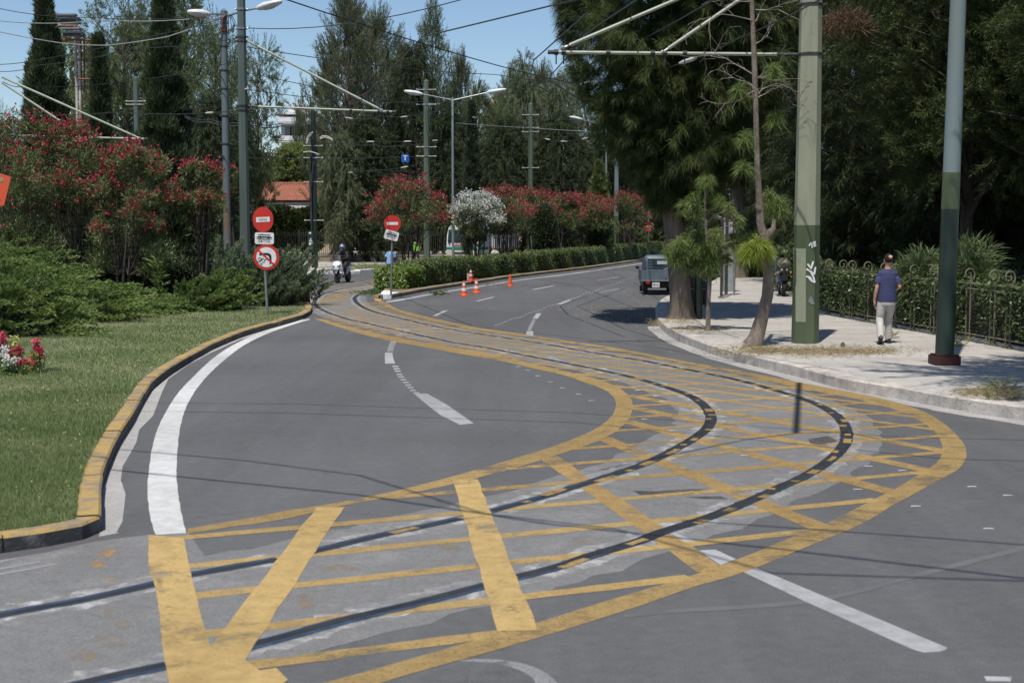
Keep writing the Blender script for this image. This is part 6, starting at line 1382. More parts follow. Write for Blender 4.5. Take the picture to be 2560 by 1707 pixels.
rng = np.random.default_rng(8); N = 15000; xx_ = rng.uniform(0, bX(800, 92)-x0, N); zz_ = rng.uniform(1.0, hz(524, 92), N)*(1+.04*np.sin(xx_*2.3)); yy_ = rng.uniform(0, 1.2, N)+.25*np.sin(xx_*3+zz_*2)
t = thing('boundary_hedge', 'tall green hedge behind the black fence, below the red tiled roof', 'hedge', (x0, 91.6, 0)); leafmesh('leaves', np.stack([xx_, yy_, zz_], 1), unit(rng.normal(0, .5, (N, 3))+np.array([0, -.7, .6])), 4, .2, .11, .6, 0, F_BROAD, rng, t, .1, .1)
trunkpart(t, [(3, 1, 0, .1), (3, 1, 3, .05)], BARKD, 'stem')
# benches
for (px, Y_, lb) in ((1412, 103, 'stone bench behind the red oleander with the pale stem'), (1565, 112, 'stone bench under the last red oleander')):
    b = bx(px, Y_, .14); t = thing('stone_bench', lb, 'bench', b, .1, 'stone benches'); mb = MB(); mb.box((0, 0, .5), (1.9, .55, .1)); mb.build('seat', CONCB, t, bevel=.01)
    for s in (-.7, .7): mb = MB(); mb.box((s, 0, .23), (.32, .45, .45)); mb.build('support', CONCB, t)
# ================================================================== CONES, BOX
def cone(px, py, h, mat, bands, label, z=0.0):
    b = G(px, py, z); t = thing('traffic_cone', label, 'traffic cone', b, .3, 'traffic cones'); k = h/.5
    mb = MB(); mb.box((0, 0, .014*k), (.30*k, .30*k, .028*k)); mb.build('base', mat, t, bevel=.006)
    def r(z): return (.112-.088*z/.5)*k
    mb = MB(); mb.loft([(0, 0, .028*k, .128*k), (0, 0, .06*k, r(.06))]+[(0, 0, z*k, r(z)) for z in (.12, .25, .4, .5)], 20); mb.build('body', mat, t, True)
    for a, c in bands: mb = MB(); mb.loft([(0, 0, a*k, r(a)+.002), (0, 0, c*k, r(c)+.002)], 20, False); mb.build('reflective_band', WP, t, True)
cone(1160, 740, .53, ORANGE, [(.17, .26), (.34, .43)], 'orange cone with white bands nearest the camera, leftmost in the lane')
cone(1191, 733, .53, ORANGE, [(.16, .25), (.33, .42)], 'orange banded cone in the lane, right of the nearest one')
cone(1177, 703, .50, CONERED, [(.22, .29), (.37, .45)], 'red banded cone up on the median kerb', .13)
cone(1275, 716, .50, ORANGE, [], 'plain orange cone without bands, standing alone to the right')
b = G(1171, 702, .13); t = thing('white_box', 'small white box behind the red cone on the median', 'box', b); mb = MB(); mb.box((0, .12, .14), (.12, .12, .27)); mb.build('case', WPG, t, bevel=.01); mb = MB(); mb.box((0, .12, .285), (.13, .13, .02)); mb.build('lid', WP, t)
# ================================================================== VEHICLES
YZ = Matrix(((0, 0, 1), (1, 0, 0), (0, 1, 0)))     # poly (y,z) extruded along x
def wheel(parent, c, r, w_, nm='wheel', spokes=5, axis='x'):
    mb = MB(); mb.loft([(c[0]-w_/2, c[1], c[2], r*.88), (c[0]-w_/2*.8, c[1], c[2], r), (c[0]+w_/2*.8, c[1], c[2], r), (c[0]+w_/2, c[1], c[2], r*.88)], 26); o = mb.build(nm, TYRE, parent, True)
    mb = MB()
    for s in (-1, 1):
        x = c[0]+s*w_*.5; mb.tube((x-s*.01, c[1], c[2]), (x+s*.006, c[1], c[2]), r*.2, None, 12)
        for k in range(spokes): a = k*2*math.pi/spokes; mb.box((x, c[1]+math.cos(a)*r*.34, c[2]+math.sin(a)*r*.34), (.02, .05*r/.3, r*.62), mat=Matrix.Rotation(-a+math.pi/2, 3, 'X'))
    mb.build('rim', RIM, o); return o
def body_loft(secs, name, mat, t, n=18, e=.42):       # sections (y, halfwidth, zlow, ztop) superellipse rings
    vs = []
    for (y, hw, zl, zt_) in secs:
        for k in range(n):
            a = 2*math.pi*k/n; cx, cz = math.cos(a), math.sin(a)
            vs.append((math.copysign(abs(cx)**e, cx)*hw, y, (zl+zt_)/2+math.copysign(abs(cz)**e, cz)*(zt_-zl)/2))
    mb = MB(); m = len(secs); fs = [(i*n+k, i*n+(k+1) % n, (i+1)*n+(k+1) % n, (i+1)*n+k) for i in range(m-1) for k in range(n)]+[tuple(range(n-1, -1, -1)), tuple((m-1)*n+k for k in range(n))]
    mb.add(vs, fs); return mb.build(name, mat, t, True)
def hatchback(label, loc, rz, paintm, group='parked cars', W=1.62, Lc=3.8, H=1.45):
    """rear at y=0 facing -Y"""
    t = thing('parked_car', label, 'car', loc, rz, group); hw = W/2
    body_loft([(0, hw*.86, .38, .82), (.08, hw*.95, .28, .93), (.5, hw, .22, .98), (1.6, hw, .2, .96), (2.6, hw, .2, .95), (3.2, hw*.98, .22, .86), (3.65, hw*.9, .28, .72), (3.8, hw*.78, .36, .6)], 'body', paintm, t, 22, .35)
    body_loft([(.12, hw*.80, .8, 1.0), (.32, hw*.8, .8, 1.3), (.62, hw*.79, .8, H-.02), (1.5, hw*.8, .8, H), (2.15, hw*.79, .8, H-.06), (2.75, hw*.82, .8, 1.05), (2.95, hw*.84, .8, .92)], 'cabin', paintm, t, 22, .45)
    mb = MB(); mb.box((0, .21, 1.14), (W*.66, .02, .34), mat=Matrix.Rotation(-.58, 3, 'X')); mb.build('rear_window', GLASSD, t, bevel=.01)
    mb = MB(); mb.box((0, 2.5, 1.18), (W*.68, .02, .5), mat=Matrix.Rotation(1.0, 3, 'X')); mb.build('windscreen', GLASSD, t)
    for s in (-1, 1):
        mb = MB(); mb.prism([(.6, 1.0), (2.5, 1.0), (2.05, 1.34), (.85, 1.36)], s*hw*.80-.012, s*hw*.80+.012, YZ); mb.build('side_window', GLASSD, t)
        mb = MB(); mb.box((s*hw*.83, .06, .84), (.16, .12, .3)); mb.build('tail_light', REDL, t, bevel=.02)
        mb = MB(); mb.box((s*hw*.68, 3.7, .62), (.28, .1, .16)); mb.build('headlight', LENS, t, bevel=.02)
        mb = MB(); mb.loft([(s*(hw+.02), 2.25, .98, .05), (s*(hw+.12), 2.27, 1.0, .07), (s*(hw+.16), 2.27, 1.0, .04)], 8); mb.build('wing_mirror', paintm, t, True)
        for y in (.72, 3.05): wheel(t, (s*(hw-.1), y, .29), .29, .19)
    mb = MB(); mb.box((0, -.01, .66), (.5, .02, .12)); mb.build('number_plate', PLATE, t); mb = MB(); mb.box((0, -.02, .42), (W*.86, .12, .2)); mb.build('bumper', paintm, t, bevel=.03)
    mb = MB(); mb.tube((0, -.015, .84), (0, .0, .84), .045, None, 12); mb.build('badge', RIM, t); return t
def PX(px, Y, z=0): v = bx(px, Y, z); return v
hatchback('silver hatchback seen from behind between the ridged trunk and the bright needle tuft', PX(1868, 62, 0), -.05, SILV)
hatchback('blue car behind the bright needle tuft, one red tail light showing', PX(1917, 66, 0), -.1, CBLUE)
hatchback('steel blue car with a reflecting rear window above the parked motorcycle', PX(1955, 78, 0), -.1, CDBLUE)
hatchback('white car with round red lights just right of the graffiti pole', PX(2052, 70, 0), .1, SCW)
hatchback('grey-blue car half hidden behind the blue-green juniper', PX(712, 62, 0), 1.35, CDBLUE)
# motorcycle seen from behind
def motorcycle(label, loc, rz):
    t = thing('parked_motorcycle', label, 'motorcycle', loc, rz); wheel(t, (0, .32, .32), .32, .13, 'rear_wheel', 5); wheel(t, (0, 1.72, .32), .32, .11, 'front_wheel', 5)
    mb = MB(); mb.loft([(0, .1, .86, .1, .05), (0, .5, .8, .14, .07), (0, 1.0, .78, .17, .09), (0, 1.3, .9, .16, .12), (0, 1.5, .86, .1, .1)], 12); mb.build('seat_and_tank', PLAST, t, True)
    mb = MB(); mb.loft([(0, .9, .35, .16, .14), (0, 1.1, .5, .2, .2), (0, 1.3, .62, .14, .12)], 10); mb.build('engine', GALV, t, True)
    mb = MB(); mb.loft([(0, -.02, 1.0, .10, .09), (0, .02, 1.02, .19, .15), (0, .3, 1.05, .21, .17), (0, .42, 1.02, .15, .12)], 14); mb.build('top_box', BEIGE, t, True)
    mb = MB(); mb.box((0, .0, .72), (.1, .05, .3)); mb.box((0, -.04, .6), (.2, .02, .16)); mb.build('number_plate_hanger', PLAST, t)
    for s in (-1, 1):
        mb = MB(); mb.sph((s*.08, -.03, .84), .045, n=10, m=6); mb.build('tail_light', GALV, t, True)
        mb = MB(); mb.sph((s*.2, 0, .76), .03, n=8, m=5); mb.build('indicator', AMBER, t, True)
        mb = MB(); mb.loft([(s*.1, 1.45, 1.05, .018), (s*.32, 1.35, 1.08, .018), (s*.42, 1.25, 1.06, .022)], 8); mb.build('handlebar', PLAST, t, True)
        mb = MB(); mb.tube((s*.25, 1.35, 1.08), (s*.34, 1.33, 1.3), .008, None, 5); mb.loft([(s*.34, 1.32, 1.3, .06, .04), (s*.34, 1.36, 1.3, .05, .035)], 10); mb.build('mirror', PLAST, t)
        mb = MB(); mb.loft([(s*.17, .2, .42, .055), (s*.18, .6, .38, .05), (s*.16, 1.0, .35, .03)], 10); mb.build('exhaust', PLAST if s < 0 else GALV, t, True)
        mb = MB(); mb.tube((s*.1, .85, .3), (s*.3, .85, .3), .02, None, 6); mb.build('footrest', PLAST, t)
        mb = MB(); mb.tube((s*.09, 1.72, .32), (s*.09, 1.48, .95), .026, None, 8); mb.build('fork', GALV, t)
    mb = MB(); mb.loft([(0, 1.55, 1.0, .17, .12), (0, 1.62, 1.1, .15, .12), (0, 1.6, 1.3, .09, .03)], 10); mb.build('fairing', PLAST, t, True)
    mb = MB(); mb.tube((-.1, 1.0, .3), (-.36, .9, .01), .015, None, 6); mb.build('side_stand', GALV, t); return t
motorcycle('black motorcycle with a beige top box parked on the pavement, seen from behind', G(1960, 742, .167), -.12)
# three-wheeled looking small pickup
t = thing('pickup_truck', 'small old grey-blue pickup half hidden by the thick ridged trunk', 'pickup', G(1655, 738, 0), -.03); k_ = 1
mb = MB(); mb.box((0, .9, .5), (1.36, 1.8, .06)); mb.build('bed_floor', PICK, t)
mb = MB(); mb.box((0, .02, .70), (1.42, .035, .34)); 
for x in np.linspace(-.6, .6, 5): mb.box((float(x), .0, .70), (.02, .02, .32))
mb.build('tailgate', PICK, t)
for s in (-1, 1): mb = MB(); mb.box((s*.70, .92, .70), (.035, 1.8, .34)); mb.build('bed_side', PICK, t)
mb = MB(); mb.box((0, .0, .51), (1.5, .09, .045)); mb.build('rear_beam', GALV, t)
body_loft([(1.86, .42, .5, 1.22), (1.95, .46, .45, 1.32), (2.5, .48, .4, 1.36), (3.0, .5, .38, 1.30), (3.2, .52, .38, .9), (3.8, .5, .36, .8), (3.95, .4, .4, .6)], 'cab', PICK, t, 26, .3)
mb = MB()
for z in (.62, .72, .82, .92, 1.02, 1.12, 1.22): mb.box((0, 1.85, z), (.76, .03, .02))
mb.build('cab_ribs', PICK, t)
mb = MB(); mb.box((.1, 1.835, 1.09), (.62, .02, .2)); mb.build('rear_window', GLASSD, t, bevel=.008)
mb = MB(); mb.box((.14, 1.82, 1.09), (.36, .01, .12)); mb.build('painted_window_light', LENS, t)  # pale plate paints the daylight seen through the cab
for s in (-1, 1):
    wheel(t, (s*.55, .55, .26), .26, .15); wheel(t, (s*.5, 3.2, .26), .26, .15)
    mb = MB(); mb.loft([(s*.66, 2.1, .9, .02), (s*.76, 2.08, .92, .07), (s*.80, 2.08, .92, .05)], 10); mb.build('wing_mirror', PLAST, t, True)
    mb = MB(); mb.box((s*.5, -.03, .44), (.14, .05, .08)); mb.build('tail_light', REDL, t)
mb = MB(); mb.box((-.22, -.05, .36), (.26, .015, .18)); o = mb.build('number_plate', PLATE, t); text('ΙΧ 41', .085, SIGNK, o, (-.22, -.062, .36), ext=.002)
mb = MB(); mb.box((0, .9, .33), (1.0, 1.2, .2)); mb.build('chassis', BLACK, t); mb = MB(); mb.loft([(.2, .3, .78, .14, .09), (.35, .5, .86, .25, .12), (.55, .7, .8, .16, .1)], 10); mb.loft([(.05, .1, .87, .03), (.2, .25, .9, .05), (.4, .4, .92, .04)], 6); mb.loft([(.12, -.02, .6, .02), (.11, -.0, .75, .035), (.12, .06, .88, .04)], 6); mb.build('folded_tarpaulin', M('blue_grey_tarpaulin', (.13, .15, .22), None, .9), t, True)
# tipper truck
t = thing('tipper_truck', 'white municipal tipper truck with a green stripe behind the white oleander', 'truck', PX(1155, 84, 0), -.42)
body_loft([(0, 1.0, .62, 1.35), (.03, 1.08, .56, 1.6), (.12, 1.1, .56, 2.1), (.3, 1.1, .56, 2.5), (1.6, 1.1, .62, 2.56), (1.72, 1.05, .7, 2.5)], 'cab', TRUCKW, t, 30, .22)
mb = MB(); mb.box((0, .045, 1.88), (1.96, .03, .78), mat=Matrix.Rotation(-.17, 3, 'X')); mb.build('windscreen', GLASSD, t, bevel=.012)
mb = MB(); mb.box((0, -.045, 1.1), (2.14, .03, .17)); mb.build('green_stripe', TGREEN, t)
for s in (-1, 1): mb = MB(); mb.box((s*1.105, .75, 1.1), (.02, 1.4, .17)); mb.build('green_stripe', TGREEN, t); mb = MB(); mb.prism([(.35, 1.55), (1.25, 1.55), (1.2, 2.3), (.5, 2.3)], s*1.10-.012, s*1.10+.012, YZ); mb.build('side_window', GLASSD, t)
mb = MB(); mb.box((0, -.06, .79), (2.18, .14, .38)); mb.build('bumper', TCREAM, t, bevel=.03); mb = MB(); mb.box((0, -.14, .82), (1.1, .02, .1)); mb.build('grille', BLACK, t)
mb = MB()
for x in np.arange(-.55, .5, .11): mb.box((float(x), -.05, 1.29), (.05, .02, .15), mat=Matrix.Rotation(.35, 3, 'Y'))
mb.build('red_stripes', SIGNR, t); mb = MB(); mb.tube((0, -.07, 1.27), (0, -.05, 1.27), .09, None, 16); mb.build('round_badge', GALV, t)
text('ΔΗΜΟΣ', .17, SIGNK, t, (-.05, -.06, 1.6), ext=.004, sx=1.2); text('ΚΑΘΑΡΙΟΤΗΤΑ', .085, SIGNK, t, (-.05, -.062, 1.46), ext=.004, sx=1.2)
mb = MB(); strokes3(mb, [[(-.3, 0), (0, .3), (.3, 0), (0, -.3), (-.3, 0)], [(-.5, .1), (-.2, -.4), (.3, -.3), (.5, .2)], [(-.4, -.7), (-.1, -.5), (.2, -.8), (.5, -.5)], [(-.1, .5), (.1, .8), (.4, .6)]], (-.86, 1.5), .16, -.055, .012); mb.build('painted_mark', SIGNK, t)
mb = MB(); mb.tube((1.12, .1, 1.9), (1.36, -.06, 1.95), .015, None, 5); mb.box((1.4, -.08, 1.86), (.16, .08, .36)); mb.build('wing_mirror', PLAST, t)
for s in (-1, 1): wheel(t, (s*.95, 1.05, .42), .42, .26); wheel(t, (s*.92, 4.6, .42), .42, .4); mb = MB(); mb.box((s*.86, -.04, .98), (.28, .04, .12)); mb.build('headlight', LENS, t)
mb = MB(); mb.box((0, 3.6, .78), (.9, 4.6, .18)); mb.build('chassis', BLACK, t)
mb = MB(); mb.box((0, 4.2, 1.04), (2.2, 3.9, .16)); mb.build('bed_frame', TYELL, t)
mb = MB(); mb.box((0, 2.26, 1.55), (2.16, .06, .86)); mb.box((0, 6.1, 1.5), (2.16, .06, .76)); mb.build('bed_headboard', TIPW, t)
for s in (-1, 1):
    mb = MB(); mb.box((s*1.08, 4.2, 1.5), (.04, 3.8, .74)); mb.build('bed_side', TIPD, t)
    mb = MB(); mb.box((s*1.10, 4.2, 1.86), (.1, 3.9, .09))
    for y in np.linspace(2.35, 6.0, 13): mb.box((s*1.115, float(y), 1.48), (.07, .07, .74))
    mb.build('bed_ribs', TIPW, t)
mb = MB(); mb.sph((1.3, 2.0, .75), .3, (1, 1, .8), 10, 6); mb.build('white_sack', WPG, t, True)
# ================================================================== PEOPLE
def ell(mb, c, rx, ry, rz_, n=18, m=12): mb.loft([(c[0], c[1], c[2]-rz_*math.cos(math.pi*i/m), max(.002, rx*math.sin(math.pi*i/m)), max(.002, ry*math.sin(math.pi*i/m))) for i in range(m+1)], n, True, (0, 1, 0))
def handm(mb, w_, d, side, k=1.0, curl=.5):           # palm + five curled fingers
    w_ = Vector(w_); d = Vector(d).normalized(); s = Vector(side).normalized(); p = d.cross(s).normalized()
    mb.loft([(*w_, .024*k, .02*k), (*(w_+d*.04*k), .036*k, .018*k), (*(w_+d*.085*k), .038*k, .016*k)], 10, True, tuple(p))
    for i, ln in enumerate((.068, .078, .073, .058)):
        o = w_+d*.08*k+s*(i-1.5)*.021*k; a = o+d*ln*.45*k+p*.008*curl*k; b_ = a+(d*(1-curl*.6)+p*curl).normalized()*ln*.35*k; c = b_+(d*(.4-curl*.5)+p*curl*1.2).normalized()*ln*.28*k
        mb.loft([(*o, .0095*k), (*a, .0088*k), (*b_, .008*k), (*c, .0065*k)], 8)
    o = w_+d*.025*k-s*.03*k; a = o+(d*.6-s*.8).normalized()*.035*k; b_ = a+(d*.9-s*.1+p*.4).normalized()*.03*k; mb.loft([(*o, .012*k), (*a, .0105*k), (*b_, .008*k)], 8)
def person(label, loc, rz, J, skin, shirt, trous, hair=None, cap=None, sleeve='short', sc=1.0, vox=.009, bald=False, vest=None, helmet=None):
    t = thing('person', label, 'person', loc, rz); t.scale = (sc,)*3
    V_ = {k: Vector(v) for k, v in J.items() if k != 'curl'}; hd = V_['head']; nk = V_['neck']; ch = V_['chest']; wa = V_['waist']; hp = V_['hip']; fw = Vector(J.get('face', (0, 1, 0))).normalized(); rt = fw.cross(Vector((0, 0, 1))).normalized()
    mb = MB(); ell(mb, hd, .074, .092, .115)
    jaw = hd+fw*.028-Vector((0, 0, .07)); ell(mb, jaw, .052, .06, .055, 14, 9)
    mb.loft([(*(hd-Vector((0, 0, .05))-fw*.015), .056), (*nk, .056), (*(nk-Vector((0, 0, .07))), .068)], 14)
    nb = hd+fw*.092; mb.loft([(*(nb+Vector((0, 0, .02))-fw*.01), .01), (*(nb+fw*.014-Vector((0, 0, .022))), .014), (*(nb-Vector((0, 0, .035))-fw*.012), .011)], 8)
    for s in (-1, 1): e = hd+rt*s*.072-Vector((0, 0, .015)); mb.loft([(*(e-Vector((0, 0, .028))), .008, .011), (*(e+rt*s*.006), .009, .018), (*(e+Vector((0, 0, .026))+rt*s*.004), .007, .013)], 8)
    mb.loft([(*(nk-Vector((0, 0, .05))), .07, .07), (*(ch+Vector((0, 0, .09))), .115, .078), (*ch, .14, .10), (*wa, .13, .10), (*hp, .145, .11), (*(hp-Vector((0, 0, .08))), .12, .1)], 20, True, (0, 1, 0))
    for s, q in ((-1, 'L'), (1, 'R')):
        sh, el, wr = V_['sh'+q], V_['el'+q], V_['wr'+q]; mb.loft([(*(ch+Vector((0, 0, .05))), .055), (*(sh-Vector((0, 0, .025))), .040), (*sh.lerp(el, .45), .040), (*el, .036), (*el.lerp(wr, .3), .038), (*wr, .025)], 12)
        hdv = V_.get('hd'+q, wr-el); handm(mb, wr, hdv, V_.get('hs'+q, Vector((0, 1, 0))), 1, J.get('curl', .55))
        hi, kn, an = hp+rt*s*.08, V_['kn'+q], V_['an'+q]; mb.loft([(*hi, .075), (*hi.lerp(kn, .5), .066), (*kn, .05), (*kn.lerp(an, .35), .052), (*an, .034)], 12); mb.loft([(*an, .032), (*(an-Vector((0, 0, .05))), .03)], 8)
    remeshed(mb, 'body', skin, t, vox, 3)
    # clothes
    mb = MB(); lo = hp-Vector((0, 0, .01)) if shirt is not None else hp
    mb.loft([(*(nk-Vector((0, 0, .035))), .072, .07), (*(nk-Vector((0, 0, .075))), .115, .085), (*(ch+Vector((0, 0, .10))), .155, .11), (*ch, .168, .125), (*wa, .165, .128), (*hp, .172, .132), (*(hp-Vector((0, 0, .06))), .172, .13)], 24, True, (0, 1, 0))
    for s, q in ((-1, 'L'), (1, 'R')):
        sh, el, wr = V_['sh'+q], V_['el'+q], V_['wr'+q]
        if sleeve == 'short': mb.loft([(*(ch+Vector((0, 0, .08))+rt*s*.05), .08), (*(sh-Vector((0, 0, .02))), .062), (*sh.lerp(el, .4), .060), (*sh.lerp(el, .72), .064)], 14)
        else: mb.loft([(*(ch+Vector((0, 0, .08))+rt*s*.05), .085), (*sh, .08), (*sh.lerp(el, .5), .068), (*el, .06), (*el.lerp(wr, .5), .052), (*el.lerp(wr, .92), .042)], 14)
    o = remeshed(mb, 'shirt' if sleeve == 'short' else 'jacket', shirt, t, vox, 3)
    mb = MB(); mb.loft([(*(hp+Vector((0, 0, .03))), .150, .115), (*(hp-Vector((0, 0, .05))), .165, .125), (*(hp-Vector((0, 0, .12))), .16, .12)], 20, True, (0, 1, 0))
    for s, q in ((-1, 'L'), (1, 'R')):
        hi, kn, an = hp+rt*s*.08-Vector((0, 0, .04)), V_['kn'+q], V_['an'+q]; mb.loft([(*hi, .092), (*hi.lerp(kn, .35), .09), (*hi.lerp(kn, .8), .073), (*kn, .071), (*kn.lerp(an, .5), .066), (*kn.lerp(an, .9), .062), (*(an-Vector((0, 0, .02))), .06)], 16)
    remeshed(mb, 'trousers', trous, t, vox, 2)
    for s, q in ((-1, 'L'), (1, 'R')):
        an = V_['an'+q]; fd = Vector(J.get('ft'+q, (0, 1, -.1))).normalized(); h = an-Vector((0, 0, .035)); mb = MB()
        mb.loft([(*(h-fd*.075), .03, .035), (*(h-fd*.04), .038, .048), (*(h+fd*.05-Vector((0, 0, .008))), .042, .042), (*(h+fd*.13-Vector((0, 0, .02))), .047, .03), (*(h+fd*.18-Vector((0, 0, .026))), .034, .02)], 14); o = mb.build('shoe', SHOE, t, True)
    if hair or bald:
        mb = MB(); n = 24; m_ = 10; vs = []
        for i in range(m_+1):
            ph = math.pi*.74*i/m_
            for k in range(n):
                a = 2*math.pi*k/n; dirv = rt*math.cos(a)+fw*math.sin(a); r_ = 1.04
                lim = 1.0
                f = max(0, math.sin(a)); ph2 = ph*(1-.55*f)
                p = hd-fw*(.010 if bald else .004)+dirv*((1-.34*max(0, ph2-math.pi/2)/(math.pi*.24))*math.sin(ph2)*math.hypot(.074*math.cos(a), .094*math.sin(a))*r_)+Vector((0, 0, math.cos(ph2)*.115*1.05)); vs.append(p)
        mb.add(vs, [(i*n+k, i*n+(k+1) % n, (i+1)*n+(k+1) % n, (i+1)*n+k) for i in range(m_) for k in range(n)]); o = mb.build('hair', HAIR, t, True)
        if bald: mb = MB(); e = hd-fw*.088+rt*.02+Vector((0, 0, .068)); mb.loft([(*(e-(Vector((0, 0, .8))-fw*.6)*.03), .04, .045), (*e, .038, .042), (*(e+(Vector((0, 0, .8))-fw*.6)*.012), .024, .026), (*(e+(Vector((0, 0, .8))-fw*.6)*.017), .004, .004)], 14); mb.build('bald_spot', skin, t, True)
    if cap:
        mb = MB(); m_ = 8; c = hd+Vector((0, 0, .03)); mb.loft([(c.x, c.y, c.z+.095*math.sin(math.pi/2*i/m_), max(.003, .087*math.cos(math.pi/2*i/m_)), max(.003, .102*math.cos(math.pi/2*i/m_))) for i in range(m_+1)], 20, True, (0, 1, 0)); mb.loft([(*(c+fw*.07+Vector((0, 0, .005))), .075, .012), (*(c+fw*.15-Vector((0, 0, .01))), .06, .007), (*(c+fw*.175-Vector((0, 0, .018))), .02, .005)], 12, True, (0, 0, 1)); mb.build('cap', cap, t, True)
    if not helmet and not bald:
        for s in (-1, 1):
            mb = MB(); e = hd+fw*.084+rt*s*.03+Vector((0, 0, .006)); mb.sph(e, .010, n=8, m=6); mb.build('eye', HAIR, t, True)
        mb = MB(); e = hd+fw*.088-Vector((0, 0, .062)); mb.loft([(*(e-rt*.022), .004), (*(e+fw*.003), .006), (*(e+rt*.022), .004)], 6); mb.build('mouth', M('lips', (.3, .1, .08), None), t, True)
    if vest:
        mb = MB(); mb.loft([(*(ch+Vector((0, 0, .13))), .16, .118), (*ch, .186, .139), (*wa, .174, .137), (*(hp+Vector((0, 0, .02))), .18, .14)], 24, False, (0, 1, 0)); o = mb.build('vest', vest, t, True)
    if helmet:
        mb = MB(); ell(mb, hd+Vector((0, 0, .01)), .125, .145, .145, 22, 14); mb.loft([(*(hd+fw*.06-Vector((0, 0, .075))), .085, .07), (*(hd+fw*.08-Vector((0, 0, .1))), .075, .05)], 14); hl = mb.build('helmet', helmet, t, True)
        mb = MB(); ell(mb, hd+fw*.035+Vector((0, 0, .005)), .108, .122, .058, 20, 10); mb.build('visor', GLASSD, hl, True)
        mb = MB(); e = hd+fw*.13-Vector((0, 0, .085)); mb.box(tuple(e), (.07, .05, .06)); mb.build('chin_guard', GALV, hl, bevel=.015)
    return t
pf = G(2214, 859, .167)
person('balding man in a navy t-shirt and pale trousers walking away on the pavement', pf, 0,
       dict(head=(.015, .0, 1.56), neck=(.012, 0, 1.43), chest=(.005, 0, 1.22), waist=(0, 0, 1.0), hip=(.005, 0, .84), face=(.05, 1, 0),
            shL=(-.145, .0, 1.32), elL=(-.195, -.04, 1.05), wrL=(-.222, .02, .80), hdL=(.08, .1, -1), hsL=(0, 1, 0), shR=(.155, 0, 1.32), elR=(.225, -.04, 1.06), wrR=(.20, .19, 1.0), hdR=(-.2, 1, .1), hsR=(0, 0, 1),
            knL=(-.115, .03, .46), anL=(-.165, -.26, .15), ftL=(.12, .8, -.55), knR=(.075, .10, .46), anR=(.085, .12, .085), ftR=(.0, 1, -.08)), SKIN, NAVY, KHAKI, bald=True)
person('worker in a light blue shirt and dark cap behind the end of the hedge', PX(976, 60.5, 0), .1,
       dict(head=(.08, .04, 1.55), neck=(.05, .02, 1.42), chest=(.01, 0, 1.22), waist=(-.02, 0, 1.0), hip=(-.03, 0, .85), face=(.9, .45, -.1),
            shL=(-.17, .02, 1.32), elL=(-.25, .0, 1.06), wrL=(-.22, .12, .86), shR=(.17, .0, 1.32), elR=(.22, .02, 1.05), wrR=(.2, .12, .85), hsL=(0, 1, 0), hsR=(0, 1, 0),
            knL=(-.1, .04, .45), anL=(-.11, 0, .09), knR=(.06, .04, .45), anR=(.07, 0, .09)), SKIND, LBLUE, LEATH, cap=CAPM, sc=.93, vox=.014)
person('worker in a high-visibility vest in the shade under the first median oleander', PX(1041, 80, .14), 2.9,
       dict(head=(0, .02, 1.6), neck=(0, 0, 1.46), chest=(0, 0, 1.25), waist=(0, 0, 1.03), hip=(0, 0, .87), face=(.1, 1, 0), shL=(-.17, 0, 1.36), elL=(-.26, -.02, 1.1), wrL=(-.24, .1, .88), shR=(.17, 0, 1.36), elR=(.26, -.02, 1.1), wrR=(.24, .1, .88),
            knL=(-.12, .04, .46), anL=(-.15, 0, .09), knR=(.12, .02, .46), anR=(.15, 0, .09)), SKIND, M('maroon_shirt', (.1, .03, .04), None, .9), LEATH, cap=None, hair=True, vox=.016, vest=HIVIS)
# scooter with rider (comes towards the camera)
SC = G(856, 706, 0); rz = math.pi-.22
t = thing('scooter', 'white and black scooter ridden towards the camera near the white kerb', 'scooter', SC, rz)
wheel(t, (0, .62, .26), .26, .12, 'front_wheel', 5); wheel(t, (0, -.72, .26), .26, .14, 'rear_wheel', 5)
mb = MB(); mb.loft([(0, .80, .50, .05, .03), (0, .74, .62, .15, .08), (0, .66, .78, .2, .1), (0, .58, .92, .17, .08), (0, .52, 1.0, .1, .05)], 14, True, (0, 1, 0)); mb.build('front_cowl', SCW, t, True)
for s in (-1, 1):
    mb = MB(); mb.loft([(s*.17, .62, .82, .04, .06), (s*.215, .58, .6, .03, .07), (s*.20, .54, .38, .025, .06), (s*.14, .52, .26, .02, .04)], 10, True, (0, 1, 0)); mb.build('leg_shield', SCW, t, True)
    mb = MB(); mb.loft([(s*.05, .80, .72, .02, .02), (s*.12, .78, .76, .045, .03), (s*.17, .72, .80, .02, .02)], 10); mb.build('headlight', LENS, t, True)
    mb = MB(); mb.sph((s*.2, .62, .76), .032, n=8, m=6); mb.build('indicator', AMBER, t, True)
    mb = MB(); mb.tube((s*.1, .5, 1.02), (s*.34, .42, 1.06), .02, None, 8); mb.build('handlebar', PLAST, t)
    mb = MB(); mb.tube((s*.24, .46, 1.05), (s*.33, .5, 1.2), .008, None, 5); mb.loft([(s*.35, .5, 1.22, .06, .035), (s*.35, .47, 1.22, .055, .03)], 10, True, (0, 0, 1)); mb.build('mirror', PLAST, t)
    mb = MB(); mb.tube((s*.07, .62, .26), (s*.08, .58, .66), .024, None, 8); mb.build('fork', GALV, t)
mb = MB(); mb.loft([(0, .66, .94, .16, .012), (0, .60, 1.08, .14, .012), (0, .55, 1.2, .08, .01)], 12, True, (0, 1, 0)); mb.build('windscreen', PLAST, t, True)
mb = MB(); mb.loft([(0, .62, .56, .11, .02), (0, .80, .54, .1, .02), (0, .9, .4, .07, .015)], 10); mb.build('mudguard', PLAST, t, True)
